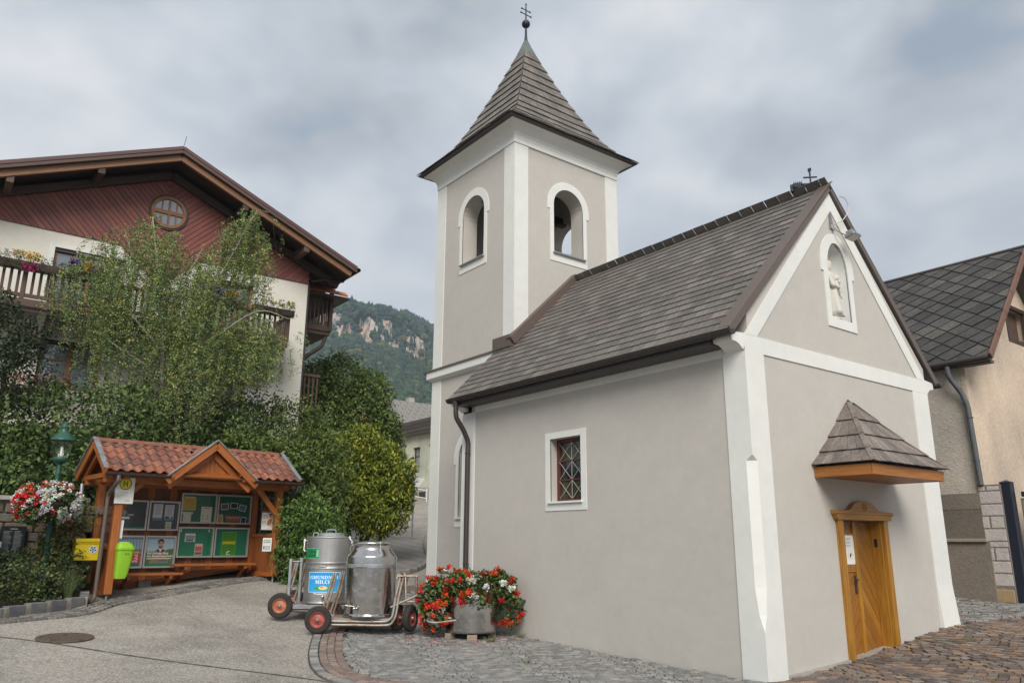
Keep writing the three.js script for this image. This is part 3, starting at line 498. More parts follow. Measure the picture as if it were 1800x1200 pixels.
    // ridge slates
    if (s < 0) { const rg = mesh('ridge', extZ([[XR - 0.03, riY + 0.005], [XR + 0.03, riY + 0.005], [XR, riY + 0.02]], TZ0 - 0.02, zA - TZ0 - 0.02), M.soot, C), ri = []; const rgg = hexa([[-0.16, -0.16, -0.11], [0, 0.0, -0.11], [0, 0.0, 0.11], [-0.16, -0.16, 0.11], [-0.17, -0.145, -0.11], [-0.004, 0.018, -0.11], [-0.004, 0.018, 0.11], [-0.17, -0.145, 0.11]]), rgm = hexa([[0.16, -0.16, -0.11], [0, 0.0, -0.11], [0, 0.0, 0.11], [0.16, -0.16, 0.11], [0.17, -0.145, -0.11], [0.004, 0.018, -0.11], [0.004, 0.018, 0.11], [0.17, -0.145, 0.11]]); for (let z = TZ0 + 0.12; z < zA - 0.15; z += 0.205) { const c = tint[Math.floor(Rr() * 6)]; for (const gg of [rgg, rgm]) ri.push({ geo: gg, m: mtx(V(XR, riY - 0.004, z), V(1, 0, 0), V(0, 1, 0.008).normalize(), V(0, -0.008, 1).normalize(), [1, 1, 0.95]), c, p: V(XR, riY, z) }); } pieces(rg, 'ridge_slate', ri, slateMat, 80); }
    // verge flashing on the gable
    const v0 = eave.clone().addScaledVector(up, -0.02), v1 = V(XR, riY + 0.02, 0).addScaledVector(up, 0.02);
    mesh('verge_flashing', [beam([v0.x, v0.y + 0.025, ZF - 0.045], [v1.x, v1.y + 0.01, ZF - 0.045], 0.045, 0.21, 0.01, [nrm.x, nrm.y, 0]), beam([v0.x + s * -0.03, v0.y - 0.03, ZF + 0.045], [v1.x, v1.y - 0.045, ZF + 0.045], 0.085, 0.03, 0.005, [nrm.x, nrm.y, 0])], M.brownLite, C);
    // gutter
    const gx = eave.x + s * 0.03, gY = eaY - 0.03, ring = []; for (let i = 0; i <= 10; i++) { const a = Math.PI * (1 + i / 10); ring.push([gx + 0.075 * Math.cos(a), gY + 0.075 * Math.sin(a)]); } for (let i = 10; i >= 0; i--) { const a = Math.PI * (1 + i / 10); ring.push([gx + 0.068 * Math.cos(a), gY + 0.068 * Math.sin(a)]); }
    const gt = mesh('gutter', [extZ(areaP(ring) < 0 ? ring.reverse() : ring, ZB + 0.02, ZF - ZB + 0.10), new THREE.CircleGeometry(0.075, 16, Math.PI, Math.PI).translate(gx, gY, ZF + 0.12), new THREE.CircleGeometry(0.075, 16, Math.PI, Math.PI).translate(gx, gY, ZB + 0.02), rod([gx + s * 0.075, gY, ZB + 0.02], [gx + s * 0.075, gY, ZF + 0.12], 0.008, 6)].map(g => uvm(norm(g))), M.brown, C);
    for (let z = ZB + 0.1; z < ZF; z += 0.95) mesh('gutter_bracket', new THREE.TorusGeometry(0.08, 0.008, 5, 12, Math.PI).rotateZ(Math.PI).translate(gx, gY, z), M.brown, gt);
    mesh('eaves_fascia', span(Math.min(eave.x, eave.x - s * 0.20) , Math.max(eave.x, eave.x - s * 0.20), 4.32, 4.40, ZB + 0.17, ZF - 0.31), M.black, C);
    if (s < 0) mesh('downpipe', [tube([[gx, 4.36, ZB + 0.30], [gx, 4.2, ZB + 0.30], [gx + 0.02, 4.02, ZB + 0.30], [gx + 0.20, 3.78, ZB + 0.30], [X0 - 0.085, 3.56, ZB + 0.30], [X0 - 0.085, 3.3, ZB + 0.30], [X0 - 0.085, 1.5, ZB + 0.30], [X0 - 0.085, 0.2, ZB + 0.30]], 0.05, 12, false, 60), lathe([[0.062, 0], [0.07, 0.12], [0.07, 0.14]], 12).translate(gx, 4.28, ZB + 0.30), new THREE.TorusGeometry(0.055, 0.008, 6, 16).rotateX(Math.PI / 2).translate(X0 - 0.085, 3.33, ZB + 0.30), new THREE.TorusGeometry(0.055, 0.008, 6, 16).rotateX(Math.PI / 2).translate(X0 - 0.085, 1.2, ZB + 0.30)].map(g => uvm(norm(g))), M.brown, C);
  }
  // canopy over the door
  {
    const z1 = -5.47, xa = 10.33, xb = 12.40, yE = 2.68, ap = V(11.41, 3.72, ZF), yB = 2.54;
    const cn = mesh('canopy', [span(xa + 0.03, xb - 0.03, yB + 0.01, yE - 0.02, ZF, z1 - 0.04)], M.canopyWood, C);
    mesh('fascia', plankX(xb - xa, 0.15, 0.03).translate((xa + xb) / 2, 2.60, z1 - 0.012), M.canopyWood, cn);
    for (const x of [xa, xb]) mesh('fascia', plankX(z1 - ZF - 0.03, 0.15, 0.03).rotateY(Math.PI / 2).translate(x, 2.60, (z1 + ZF) / 2 - 0.012), M.canopyWood, cn);
    for (let z = ZF + 0.05; z < z1 - 0.05; z += 0.09) mesh('soffit_board', plankX(xb - xa - 0.05, 0.012, 0.084, 0.002).translate((xa + xb) / 2, yB, z), M.canopyWood, cn);
    const ec = [V(xa - 0.05, yE, ZF), V(xa - 0.05, yE, z1 + 0.05), V(xb + 0.05, yE, z1 + 0.05), V(xb + 0.05, yE, ZF)], it = [], rows = 4, q = rng(8), top = [V(11.36, 3.72, ZF), V(11.36, 3.72, ZF + 0.06), V(11.46, 3.72, ZF + 0.06), V(11.46, 3.72, ZF)];
    const core = []; for (let f = 0; f < 3; f++) { const A = ec[f], B = ec[f + 1], a = top[f], b = top[f + 1]; core.push(...[A, B, b, A, b, a].flatMap(v => [v.x + (11.41 - v.x) * 0.09, v.y - 0.07, v.z - 0.07])); } const cg = new THREE.BufferGeometry(); cg.setAttribute('position', new THREE.Float32BufferAttribute(core, 3)); cg.computeVertexNormals(); mesh('canopy_roof', uvm(cg), M.soot, cn);
    for (let f = 0; f < 3; f++) for (let r = 0; r < rows; r++) {
      const fl = t => { const a = t; return a; }; const t0 = r / rows - (r ? 0.03 : 0), t1 = (r + 1) / rows; const at = (u, t) => { const e = ec[f].clone().lerp(ec[f + 1], u), k = top[f].clone().lerp(top[f + 1], u), v = e.lerp(k, t); v.y -= 0.045 * Math.sin(Math.PI * Math.min(1, t)); return v; };
      const nn = at(1, t0).sub(at(0, t0)).cross(at(0.5, t1).sub(at(0.5, t0))).normalize(); if (nn.y < 0) nn.negate(); const wd = at(0, (t0 + t1) / 2).distanceTo(at(1, (t0 + t1) / 2)), n = Math.max(1, Math.round(wd / 0.135));
      for (let i = 0; i < n; i++) { const u0 = (i + 0.02) / n, u1 = (i + 0.98) / n, A = at(u0, t0), B = at(u1, t0), D = at(u0, t1), E = at(u1, t1), a2 = v => [v.x, v.y, v.z], up2 = (v, h) => { const w = v.clone().addScaledVector(nn, h); return [w.x, w.y, w.z]; }; const lj = 0.026 + q() * 0.008; const c = [[0.17, 0.142, 0.128], [0.145, 0.122, 0.11], [0.19, 0.16, 0.142]][Math.floor(q() * 3)]; it.push({ geo: hexa([up2(A, lj), up2(B, lj), up2(E, 0.002), up2(D, 0.002), up2(A, lj + 0.012), up2(B, lj + 0.012), up2(E, 0.012), up2(D, 0.012)]), m: null, c, p: A.clone().lerp(E, 0.5) }); }
    }
    pieces(cn, 'shingle', it, slateMat, 200); const hipM = mat([0.15, 0.125, 0.112], 0.75, { map: T.slate, mean: 0.55 }); for (const f of [1, 2]) for (let r = 0; r < 4; r++) { const A = ec[f].clone().lerp(top[f], r / 4 - (r ? 0.02 : 0)), B = ec[f].clone().lerp(top[f], (r + 1) / 4); A.y -= 0.045 * Math.sin(Math.PI * r / 4) - 0.035; B.y -= 0.045 * Math.sin(Math.PI * (r + 1) / 4) - 0.014; mesh('hip_shingle', beam([A.x, A.y, A.z], [B.x, B.y, B.z], 0.014, 0.075, 0.004), hipM, cn); } mesh('canopy_cap', uvm(norm(new THREE.ConeGeometry(0.1, 0.1, 4).translate(11.41, 3.74, ZF + 0.02))), M.brown, cn);
  }
  // ---- tower
  const op = archP(0, 0.46, 8.05, 9.26, 0.46), lowop = archP(0, 0.40, 2.12, 3.45, 0.40);
  const shiftP = (p, d) => p.map(([a, b]) => [a + d, b]), yTop = 10.62, tth = 0.42;
  mesh('tower_wall', extX(rectP(-TZ0, -TZ1, YB, yTop), TX0, tth, [shiftP(op, -TCZ), shiftP(lowop, -TCZ)]), M.greige, C);
  mesh('tower_wall', extX(rectP(-TZ0, -TZ1, YB, yTop), TX1 - tth, tth, [shiftP(op, -TCZ)]), M.greige, C);
  mesh('tower_wall', extZ(rectP(TX0 + tth, TX1 - tth, YB, yTop), TZ0 - tth, tth - 0.001, [shiftP(op, TCX)]), M.greige, C);
  mesh('tower_wall', extZ(rectP(TX0 + tth, TX1 - tth, YB, yTop), TZ1 + 0.001, tth, [shiftP(op, TCX)]), M.greige, C);
  mesh('belfry_floor', span(TX0 + tth, TX1 - tth, 7.7, 7.85, TZ1 + tth, TZ0 - tth), M.concrete, C);
  mesh('belfry_ceiling', span(TX0 + tth, TX1 - tth, 10.5, 10.6, TZ1 + tth, TZ0 - tth), M.soot, C);
  mesh('lower_window_pane', span(TX0 + 0.2, TX0 + 0.23, 2.1, 3.9, TCZ - 0.42, TCZ + 0.42), M.darkGlass, C);
  mesh('belfry_beam', [beam([TX0 + 0.3, 9.75, TCZ], [TX1 - 0.3, 9.75, TCZ], 0.2, 0.18)], M.houseDark, C);
  { const bell = mesh('bell', lathe([[0.0, 9.62], [0.10, 9.62], [0.15, 9.55], [0.18, 9.35], [0.23, 9.15], [0.33, 9.0], [0.31, 8.99], [0.2, 9.15]], 24).translate(TCX, 0, TCZ), M.darkBlue, C); }
  // surrounds with ears
  const sur = (hw, y0, ys, jw, aw, eb, er) => { const o = [[-hw - jw, y0 - 0.2], [hw + jw, y0 - 0.2], [hw + jw, eb], [hw + aw, eb]]; for (let i = 0; i <= 16; i++) { const a = Math.PI * i / 16; o.push([(hw + aw) * Math.cos(a), ys + (hw + aw - 0.0) * Math.sin(a)]); } o.push([-hw - aw, eb], [-hw - jw, eb]); return o; };
  const s1 = sur(0.46, 8.05, 9.26, 0.11, 0.19, 9.12), s2 = sur(0.40, 2.12, 3.45, 0.11, 0.19, 3.3);
  mesh('belfry_surround', extX(shiftP(s1, -TCZ), TX0 - 0.014, 0.03, [shiftP(op, -TCZ)]), M.white, C);
  mesh('belfry_surround', extZ(shiftP(s1, TCX), TZ0 - 0.016, 0.03, [shiftP(op, TCX)]), M.white, C);
  mesh('lower_surround', extX(shiftP(s2, -TCZ), TX0 - 0.014, 0.03, [shiftP(lowop, -TCZ)]), M.white, C);
  mesh('belfry_sill', span(TX0 - 0.07, TX0 + 0.15, 8.03, 8.065, TCZ - 0.50, TCZ + 0.50, 0.006), M.steelDull, C);
  mesh('belfry_sill', span(TCX - 0.50, TCX + 0.50, 8.03, 8.065, TZ0 - 0.15, TZ0 + 0.07, 0.006), M.steelDull, C);
  mesh('lower_sill', span(TX0 - 0.07, TX0 + 0.15, 2.09, 2.125, TCZ - 0.45, TCZ + 0.45, 0.006), M.white, C);
  // pilasters at the tower corners
  const pw = 0.38, pp = 0.016;
  for (const [zx, sx] of [[TZ0, 1], [TZ1, -1]]) {
    const a = zx, b = zx - sx * pw; mesh('tower_pilaster', span(TX0 - pp, TX0 + 0.02, YB, 10.5, Math.min(a, b) - (sx < 0 ? pp : 0), Math.max(a, b) + (sx > 0 ? pp : 0)), M.white, C);
  }
  mesh('tower_pilaster', span(TX0 + 0.021, TX0 + pw, 4, 10.5, TZ0 - 0.02, TZ0 + pp), M.white, C);
  mesh('tower_pilaster', span(TX1 - pw, TX1 + pp, 4, 10.5, TZ0 - 0.02, TZ0 + pp), M.white, C);
  // belt course and main cornice
  const hx = (TX1 - TX0) / 2, hz = (TZ0 - TZ1) / 2;
  mesh('belt_course', sqLoft(TCX, TCZ, hx, hz, [[-0.02, 5.36], [0.05, 5.38], [0.10, 5.42], [0.12, 5.44], [0.12, 5.62], [-0.02, 5.66]]), M.white, C);
  mesh('belt_flashing', sqLoft(TCX, TCZ, hx, hz, [[0.15, 5.605], [0.15, 5.635], [-0.02, 5.72]]), M.brownLite, C);
  mesh('tower_cornice', sqLoft(TCX, TCZ, hx, hz, [[0.0, 10.46], [0.035, 10.47], [0.035, 10.5], [0.03, 10.56], [0.045, 10.64], [0.08, 10.72], [0.14, 10.79], [0.22, 10.84], [0.30, 10.865], [0.31, 10.9], [-0.3, 10.93]]), M.white, C);
  // spire
  {
    const half = y => { const t = [[10.93, 2.00], [11.02, 1.86], [11.18, 1.68], [11.40, 1.49], [11.75, 1.26], [12.3, 0.98], [13.2, 0.58], [14.0, 0.26], [14.42, 0.13]]; for (let i = 0; i + 1 < t.length; i++) if (y <= t[i + 1][0]) { const k = (y - t[i][0]) / (t[i + 1][0] - t[i][0]); return t[i][1] + (t[i + 1][1] - t[i][1]) * k; } return 0.13; };
    const prof = []; for (let y = 10.93; y <= 14.42; y += 0.1) prof.push([half(y) - hx - 0.02, y - 0.015]); prof.unshift([0.33, 10.90]);
    const sp = mesh('spire', sqLoft(TCX, TCZ, hx, hx, prof), M.soot, C);
    mesh('eaves_edge', sqLoft(TCX, TCZ, hx, hx, [[0.28, 10.875], [0.40, 10.885], [0.41, 10.93], [0.36, 10.94]]), M.brown, sp);
    const ys = [10.92]; while (ys[ys.length - 1] < 14.15) { const y = ys[ys.length - 1]; ys.push(y + (y < 11.1 ? 0.09 : y < 11.4 ? 0.16 : y < 11.9 ? 0.24 : 0.30)); } const it = [], q = rng(31);
    const dirs = [[V(-1, 0, 0), V(0, 0, 1)], [V(0, 0, 1), V(1, 0, 0)], [V(1, 0, 0), V(0, 0, -1)], [V(0, 0, -1), V(-1, 0, 0)]];
    dirs.forEach(([n, a], f) => { for (let r = 0; r + 1 < ys.length; r++) { const y0 = ys[r], y1 = ys[r + 1] + 0.05, h0 = half(y0) + 0.02, h1 = half(y1) + 0.004, N = Math.max(2, Math.round(2 * h0 / 0.20)); for (let i = 0; i < N; i++) { const u0 = -1 + 2 * (i + 0.015) / N, u1 = -1 + 2 * (i + 0.985) / N, lift = 0.016 + q() * 0.006; const P = (u, h, y, o) => { const v = V(TCX, y, TCZ).addScaledVector(n, h + o).addScaledVector(a, u * (h + 0.004)); return [v.x, v.y + o * 0.4, v.z]; }; const dy = (q() - 0.5) * 0.012; const c = [[0.145, 0.13, 0.115], [0.132, 0.12, 0.107], [0.16, 0.143, 0.127], [0.138, 0.121, 0.108], [0.126, 0.116, 0.107]][Math.floor(q() * 5)]; const ce = V(TCX, (y0 + y1) / 2, TCZ).addScaledVector(n, h0).addScaledVector(a, (u0 + u1) / 2 * h0); it.push({ geo: hexa([P(u0, h0, y0 + dy, lift), P(u1, h0, y0 + dy, lift), P(u1, h1, y1, 0), P(u0, h1, y1, 0), P(u0, h0, y0 + dy, lift + 0.013), P(u1, h0, y0 + dy, lift + 0.013), P(u1, h1, y1, 0.012), P(u0, h1, y1, 0.012)]), m: null, c, p: ce, size: h0 / N * 10, bonus: f < 2 ? 1 : 0.001 }); } } });
    pieces(sp, 'shingle', it, slateMat, 300);
    mesh('copper_cap', sqLoft(TCX, TCZ, 0, 0, [[0.24, 14.05], [0.255, 14.06], [0.17, 14.36], [0.12, 14.50], [0.05, 14.72], [0.03, 14.78]]), M.copper, sp);
    const fi = mesh('finial', [lathe([[0.05, 14.72], [0.035, 14.9], [0.028, 15.15]], 12), new THREE.SphereGeometry(0.115, 20, 14).translate(0, 15.28, 0), lathe([[0.02, 15.38], [0.016, 15.9]], 8)].map(g => uvm(norm(g)).translate(TCX, 0, TCZ)), M.darkBlue, C);
    mesh('cross', [[15.72, 0.14], [15.58, 0.17]].flatMap(([y, l]) => [rod([TCX - l, y, TCZ], [TCX + l, y, TCZ], 0.013, 6), new THREE.SphereGeometry(0.026, 8, 6).translate(TCX - l, y, TCZ), new THREE.SphereGeometry(0.026, 8, 6).translate(TCX + l, y, TCZ)]).concat([new THREE.SphereGeometry(0.026, 8, 6).translate(TCX, 15.91, TCZ)]).map(g => uvm(norm(g))), M.darkBlue, fi);
  }
  // lead flashing where nave roof meets the tower
  mesh('tower_flashing', [beam([TX0 - 0.14, 5.73, TZ0 + 0.07], [XR, 7.54, TZ0 + 0.07], 0.20, 0.16, 0.01, [-0.72, 0.7, 0]), beam([TX1 + 0.14, 5.86, TZ0 + 0.07], [XR, 7.54, TZ0 + 0.07], 0.20, 0.16, 0.01, [0.72, 0.7, 0]), span(TX0 - 0.17, TX0 - 0.02, 5.62, 5.88, ZB + 0.02, TZ0 + 0.08)], M.brownLite, C);
  // iron cross on the gable ridge
  mesh('ridge_cross', [rod([XR, 7.40, -6.62], [XR, 7.86, -6.62], 0.016, 6), rod([XR - 0.08, 7.72, -6.70], [XR + 0.08, 7.72, -6.54], 0.015, 6), rod([XR - 0.11, 7.60, -6.74], [XR + 0.11, 7.60, -6.50], 0.015, 6), ...[[7.86, -6.62]].map(([y, z]) => box(0.012, 0.06, 0.06, XR, y, z))], M.darkBlue, C);
  // notices on the door
  const nt = printMat(256, 384, (x, w, h) => { x.fillStyle = '#e9e7e0'; x.fillRect(0, 0, w, h); x.strokeStyle = '#777'; for (let i = 0; i < 3; i++) for (let k = 0; k < 3; k++) { x.fillStyle = '#8a8a8e'; x.fillRect(34 + (k % 2) * 8, 40 + i * 44 + k * 11, 150 - k * 22, 4); } x.strokeStyle = '#555'; x.lineWidth = 3; x.beginPath(); x.arc(150, 270, 52, -1.2, 1.3); x.stroke(); x.beginPath(); x.arc(150, 270, 52, 1.8, 4.0); x.stroke(); x.fillStyle = '#7d2a1e'; x.beginPath(); x.ellipse(146, 268, 16, 30, 0.4, 0, 7); x.fill(); x.fillStyle = '#333'; x.beginPath(); x.ellipse(164, 250, 9, 20, -0.5, 0, 7); x.fill(); x.fillStyle = '#8a1c1c'; for (const [a, b] of [[10, 10], [246, 10], [10, 374], [246, 374]]) { x.beginPath(); x.arc(a, b, 6, 0, 7); x.fill(); } });
  const nb = thing('notice', 'white paper notice pinned to the wooden chapel door', 'notice', [11.29, 1.30, ZF - 0.15]);
  mesh('backboard', rbox(0.32, 0.56, 0.012, 0, 0.18, 0, 0.003), M.doorTrim, nb); mesh('paper', sheet(0.29, 0.42, 0, 0.22, 0.009), nt, nb);
}
// statue in the niche: a robed mother holding a child, standing on a small pedestal
{
  const prims = []; // [a, b, ra, rb] tapered capsules
  const add = (a, b, ra, rb) => prims.push([V(...a), V(...b), ra, rb]);
  add([0, 0.80, 0], [0.005, 0.86, 0.01], 0.052, 0.05); add([0, 0.70, 0], [0, 0.78, 0], 0.035, 0.03); add([-0.07, 0.66, 0], [0.07, 0.66, 0], 0.045, 0.045); add([0, 0.64, 0], [0, 0.42, 0.01], 0.085, 0.085); add([0, 0.42, 0.0], [-0.01, 0.12, 0.02], 0.10, 0.115);
  add([0.09, 0.64, 0], [0.11, 0.50, 0.06], 0.035, 0.03); add([0.11, 0.50, 0.06], [0.02, 0.53, 0.12], 0.03, 0.024); add([-0.09, 0.64, 0], [-0.11, 0.50, 0.05], 0.035, 0.03); add([-0.11, 0.50, 0.05], [0.0, 0.49, 0.12], 0.03, 0.024);
  add([0.05, 0.56, 0.10], [0.09, 0.46, 0.12], 0.04, 0.035); add([0.055, 0.645, 0.105], [0.058, 0.665, 0.108], 0.034, 0.032); add([0.09, 0.46, 0.12], [0.10, 0.36, 0.15], 0.024, 0.018); add([0.02, 0.59, 0.13], [-0.03, 0.55, 0.15], 0.014, 0.012);
  add([0.06, 0.38, 0.06], [0.09, 0.12, 0.08], 0.03, 0.05); add([-0.06, 0.40, 0.06], [-0.08, 0.12, 0.09], 0.03, 0.05); add([0.0, 0.40, 0.08], [0.02, 0.12, 0.11], 0.025, 0.04); add([0.06, 0.10, 0.12], [0.08, 0.09, 0.16], 0.025, 0.02); add([0, 0.89, -0.03], [0, 0.72, -0.06], 0.045, 0.06);
  const res = 56, mc = new MarchingCubes(res, new THREE.MeshBasicMaterial(), false, false, 120000); mc.isolation = 0; const S = 0.52;
  const f = p => { let d = 1; for (const [a, b, ra, rb] of prims) { const ab = b.clone().sub(a), t = Math.max(0, Math.min(1, p.clone().sub(a).dot(ab) / ab.lengthSq())), q = p.distanceTo(a.clone().addScaledVector(ab, t)) - (ra + (rb - ra) * t); const k = 0.025, h = Math.max(k - Math.abs(d - q), 0) / k; d = Math.min(d, q) - h * h * k * 0.25; } return d; };
  for (let k = 0; k < res; k++) for (let j = 0; j < res; j++) for (let i = 0; i < res; i++) { const p = V((i / res * 2 - 1) * S, (j / res * 2 - 1) * S + 0.48, (k / res * 2 - 1) * S); mc.field[i + j * res + k * res * res] = (Math.abs(p.x) > 0.25 || Math.abs(p.z) > 0.28) ? -1 : -f(p); }
  mc.update(); const n = mc.count, g = new THREE.BufferGeometry(); g.setAttribute('position', new THREE.BufferAttribute(mc.positionArray.slice(0, n * 3), 3)); g.setAttribute('normal', new THREE.BufferAttribute(mc.normalArray.slice(0, n * 3), 3)); g.scale(S, S, S).translate(0, 0.48, 0); g.computeVertexNormals();
  const st = thing('statue', 'white stone figure holding a child in the gable niche', 'statue', [11.49, 5.102, ZF - 0.14], 0.5);
  st.scale.set(1.2, 1.16, 1.15); mesh('figure', uvm(g), M.creamStatue, st); mesh('pedestal', lathe([[0.0, 0], [0.13, 0], [0.13, 0.025], [0.105, 0.04], [0.105, 0.08], [0.12, 0.09], [0, 0.09]], 16), M.creamStatue, st);
}
function floodlight(label, pos, turn, tilt, m) {
  const o = thing('floodlight', label, 'floodlight', pos, turn, null); const h = new THREE.Group();
  const b = mesh('housing', [rbox(0.24, 0.06, 0.18, 0, 0, 0, 0.02), rbox(0.16, 0.06, 0.12, 0, 0.055, 0, 0.02), ...[-2, -1, 0, 1, 2].map(i => box(0.01, 0.03, 0.12, i * 0.03, 0.09, 0))], m, o); b.rotation.x = tilt;
  const gl = mesh('lens', rbox(0.21, 0.006, 0.15, 0, -0.032, 0, 0.002), M.alu, b); return o;
}
{
  const o = floodlight('grey floodlight on bracket above the gable niche', [11.70, 6.52, ZF + 0.24], 0, -0.25, M.galv);
  mesh('bracket', [tube([[-0.22, 0.22, -0.22], [-0.2, 0.1, -0.15], [-0.1, 0.03, -0.08], [0, 0.06, 0]], 0.012, 6), rod([-0.14, -0.02, 0.02], [0.14, -0.02, 0.02], 0.01, 6), rod([-0.23, 0.22, -0.24], [-0.2, 0.12, -0.2], 0.02)], M.galv, o);
  mesh('spread_plate', hexa([[-0.28, 0.14, -0.235], [-0.14, 0.14, -0.235], [-0.14, 0.14, -0.225], [-0.28, 0.14, -0.225], [-0.26, 0.48, -0.235], [-0.22, 0.48, -0.235], [-0.22, 0.48, -0.225], [-0.26, 0.48, -0.225]]), M.galv, o);
  mesh('cable', tube([[-0.18, 0.22, -0.2], [-0.02, 0.32, -0.14], [0.06, 0.45, -0.08], [0.08, 0.6, -0.06], [0.02, 0.72, -0.08], [-0.06, 0.74, -0.12]], 0.008, 6), M.alu, o);
  const p = floodlight('black floodlight clamped beside the iron cross on the ridge', [XR - 0.02, 7.60, -6.86], -0.9, 1.2, M.darkBlue);
  mesh('bracket', [rod([0, 0, 0], [0.15, -0.04, 0.20], 0.012, 6)], M.darkBlue, p);
}

// ---------------------------------------------------------------- foliage helpers
const leafGeo = (n, size, spread, seed, aspect = 0.5) => { // a little spray of n leaves
  const q = rng(seed), p = [];
  for (let i = 0; i < n; i++) {
    const c = V(q() - 0.5, q() - 0.5, q() - 0.5).multiplyScalar(spread), d = V(q() - 0.5, q() - 0.35, q() - 0.5).normalize(), u = V(q() - 0.5, 0.7 * q() + 0.15, q() - 0.5).normalize(), s = d.clone().cross(u).normalize(), l = size * (0.7 + 0.6 * q()), w = l * aspect; const nn = s.clone().cross(d);
    const a = c, b = c.clone().addScaledVector(d, l * 0.45).addScaledVector(s, w * 0.5).addScaledVector(nn, l * 0.06), e = c.clone().addScaledVector(d, l).addScaledVector(nn, -l * 0.05), f = c.clone().addScaledVector(d, l * 0.45).addScaledVector(s, -w * 0.5).addScaledVector(nn, l * 0.06), m = c.clone().addScaledVector(d, l * 0.5);
    for (const t of [[a, b, m], [b, e, m], [e, f, m], [f, a, m]]) for (const v of t) p.push(v.x, v.y, v.z);
  }
  const g = new THREE.BufferGeometry(); g.setAttribute('position', new THREE.Float32BufferAttribute(p, 3)); g.computeVertexNormals(); return g;
};
const leafMat = (rough = 0.6) => new THREE.MeshPhysicalMaterial({ color: 0xffffff, roughness: rough, side: THREE.DoubleSide, specularIntensity: 0.5 });
const LM = leafMat(), LMgloss = leafMat(0.4), PM = leafMat(0.7);
function scatter(name, geo, material, list, parent) { // list: {p, s, c}
  const im = new THREE.InstancedMesh(geo, material, list.length), q = rng(list.length + 3), o = new THREE.Object3D(); im.name = name; im.userData.kind = 'stuff'; im.castShadow = im.receiveShadow = true;
  list.forEach((t, i) => { o.position.copy(t.p); o.rotation.set((q() - 0.5) * 1.6, q() * 6.283, (q() - 0.5) * 1.6); o.scale.setScalar(t.s); o.updateMatrix(); im.setMatrixAt(i, o.matrix); im.setColorAt(i, new THREE.Color().setRGB(...t.c)); });
  im.instanceMatrix.needsUpdate = true; parent.add(im); return im;
}
const jit = (pal, q) => { const a = pal[Math.floor(q() * pal.length)], k = 0.75 + 0.5 * q(); return a.map(v => v * k); };
// leaf clumps spread through lobes: lobes [[x,y,z, rx,ry,rz], ...] local to the thing
function lobeList(lobes, per, pal, seed, size = 1, reject) {
  const q = rng(seed), out = [];
  lobes.forEach((L, li) => {
    const [x, y, z, a, b, c] = L, n = Math.round(per * (a * b + b * c + a * c) / 3 * 4), tint = 0.85 + 0.3 * q();
    for (let i = 0; i < n; i++) {
      const t = q() * 6.283, u = q() * 2 - 1, w = Math.sqrt(1 - u * u), dx = w * Math.cos(t), dz = w * Math.sin(t);
      const bump = 0.80 + 0.42 * fbm(dx * 2.2 + li * 7 + 20, u * 2.2 + dz * 2.2 + 20, 3, 0, 0, seed), r = bump * (0.55 + 0.45 * Math.pow(q(), 0.45)) * (q() < 0.06 ? 1.10 : 1);
      const p = V(x + dx * a * r, y + u * b * r, z + dz * c * r); if (reject && reject(p)) continue;
      out.push({ p, s: size * (0.6 + 0.75 * q()), c: jit(pal, q).map(v => v * tint) });
    }
  });
  return out;
}
function limb(pts, r0, r1) { const c = new THREE.CatmullRomCurve3(pts.map(p => V(...p))), n = 14, seg = 7, fr = c.computeFrenetFrames(n), P = [], idx = []; for (let i = 0; i <= n; i++) { const o = c.getPoint(i / n), r = r0 + (r1 - r0) * i / n; for (let k = 0; k < seg; k++) { const a = k / seg * 6.283, v = o.clone().addScaledVector(fr.normals[i], r * Math.cos(a)).addScaledVector(fr.binormals[i], r * Math.sin(a)); P.push(v.x, v.y, v.z); if (i < n) { const A = i * seg + k, B = i * seg + (k + 1) % seg; idx.push(A, B, A + seg, B, B + seg, A + seg); } } } const g = new THREE.BufferGeometry(); g.setAttribute('position', new THREE.Float32BufferAttribute(P, 3)); g.setIndex(idx); g.computeVertexNormals(); return uvm(norm(g)); }
const LG = { small: leafGeo(9, 0.075, 0.20, 1), mid: leafGeo(9, 0.11, 0.26, 2), long: leafGeo(9, 0.13, 0.28, 3, 0.36), tiny: leafGeo(6, 0.05, 0.09, 4, 0.7), round: leafGeo(7, 0.06, 0.10, 5, 0.9), petal: leafGeo(10, 0.032, 0.035, 6, 0.95) };

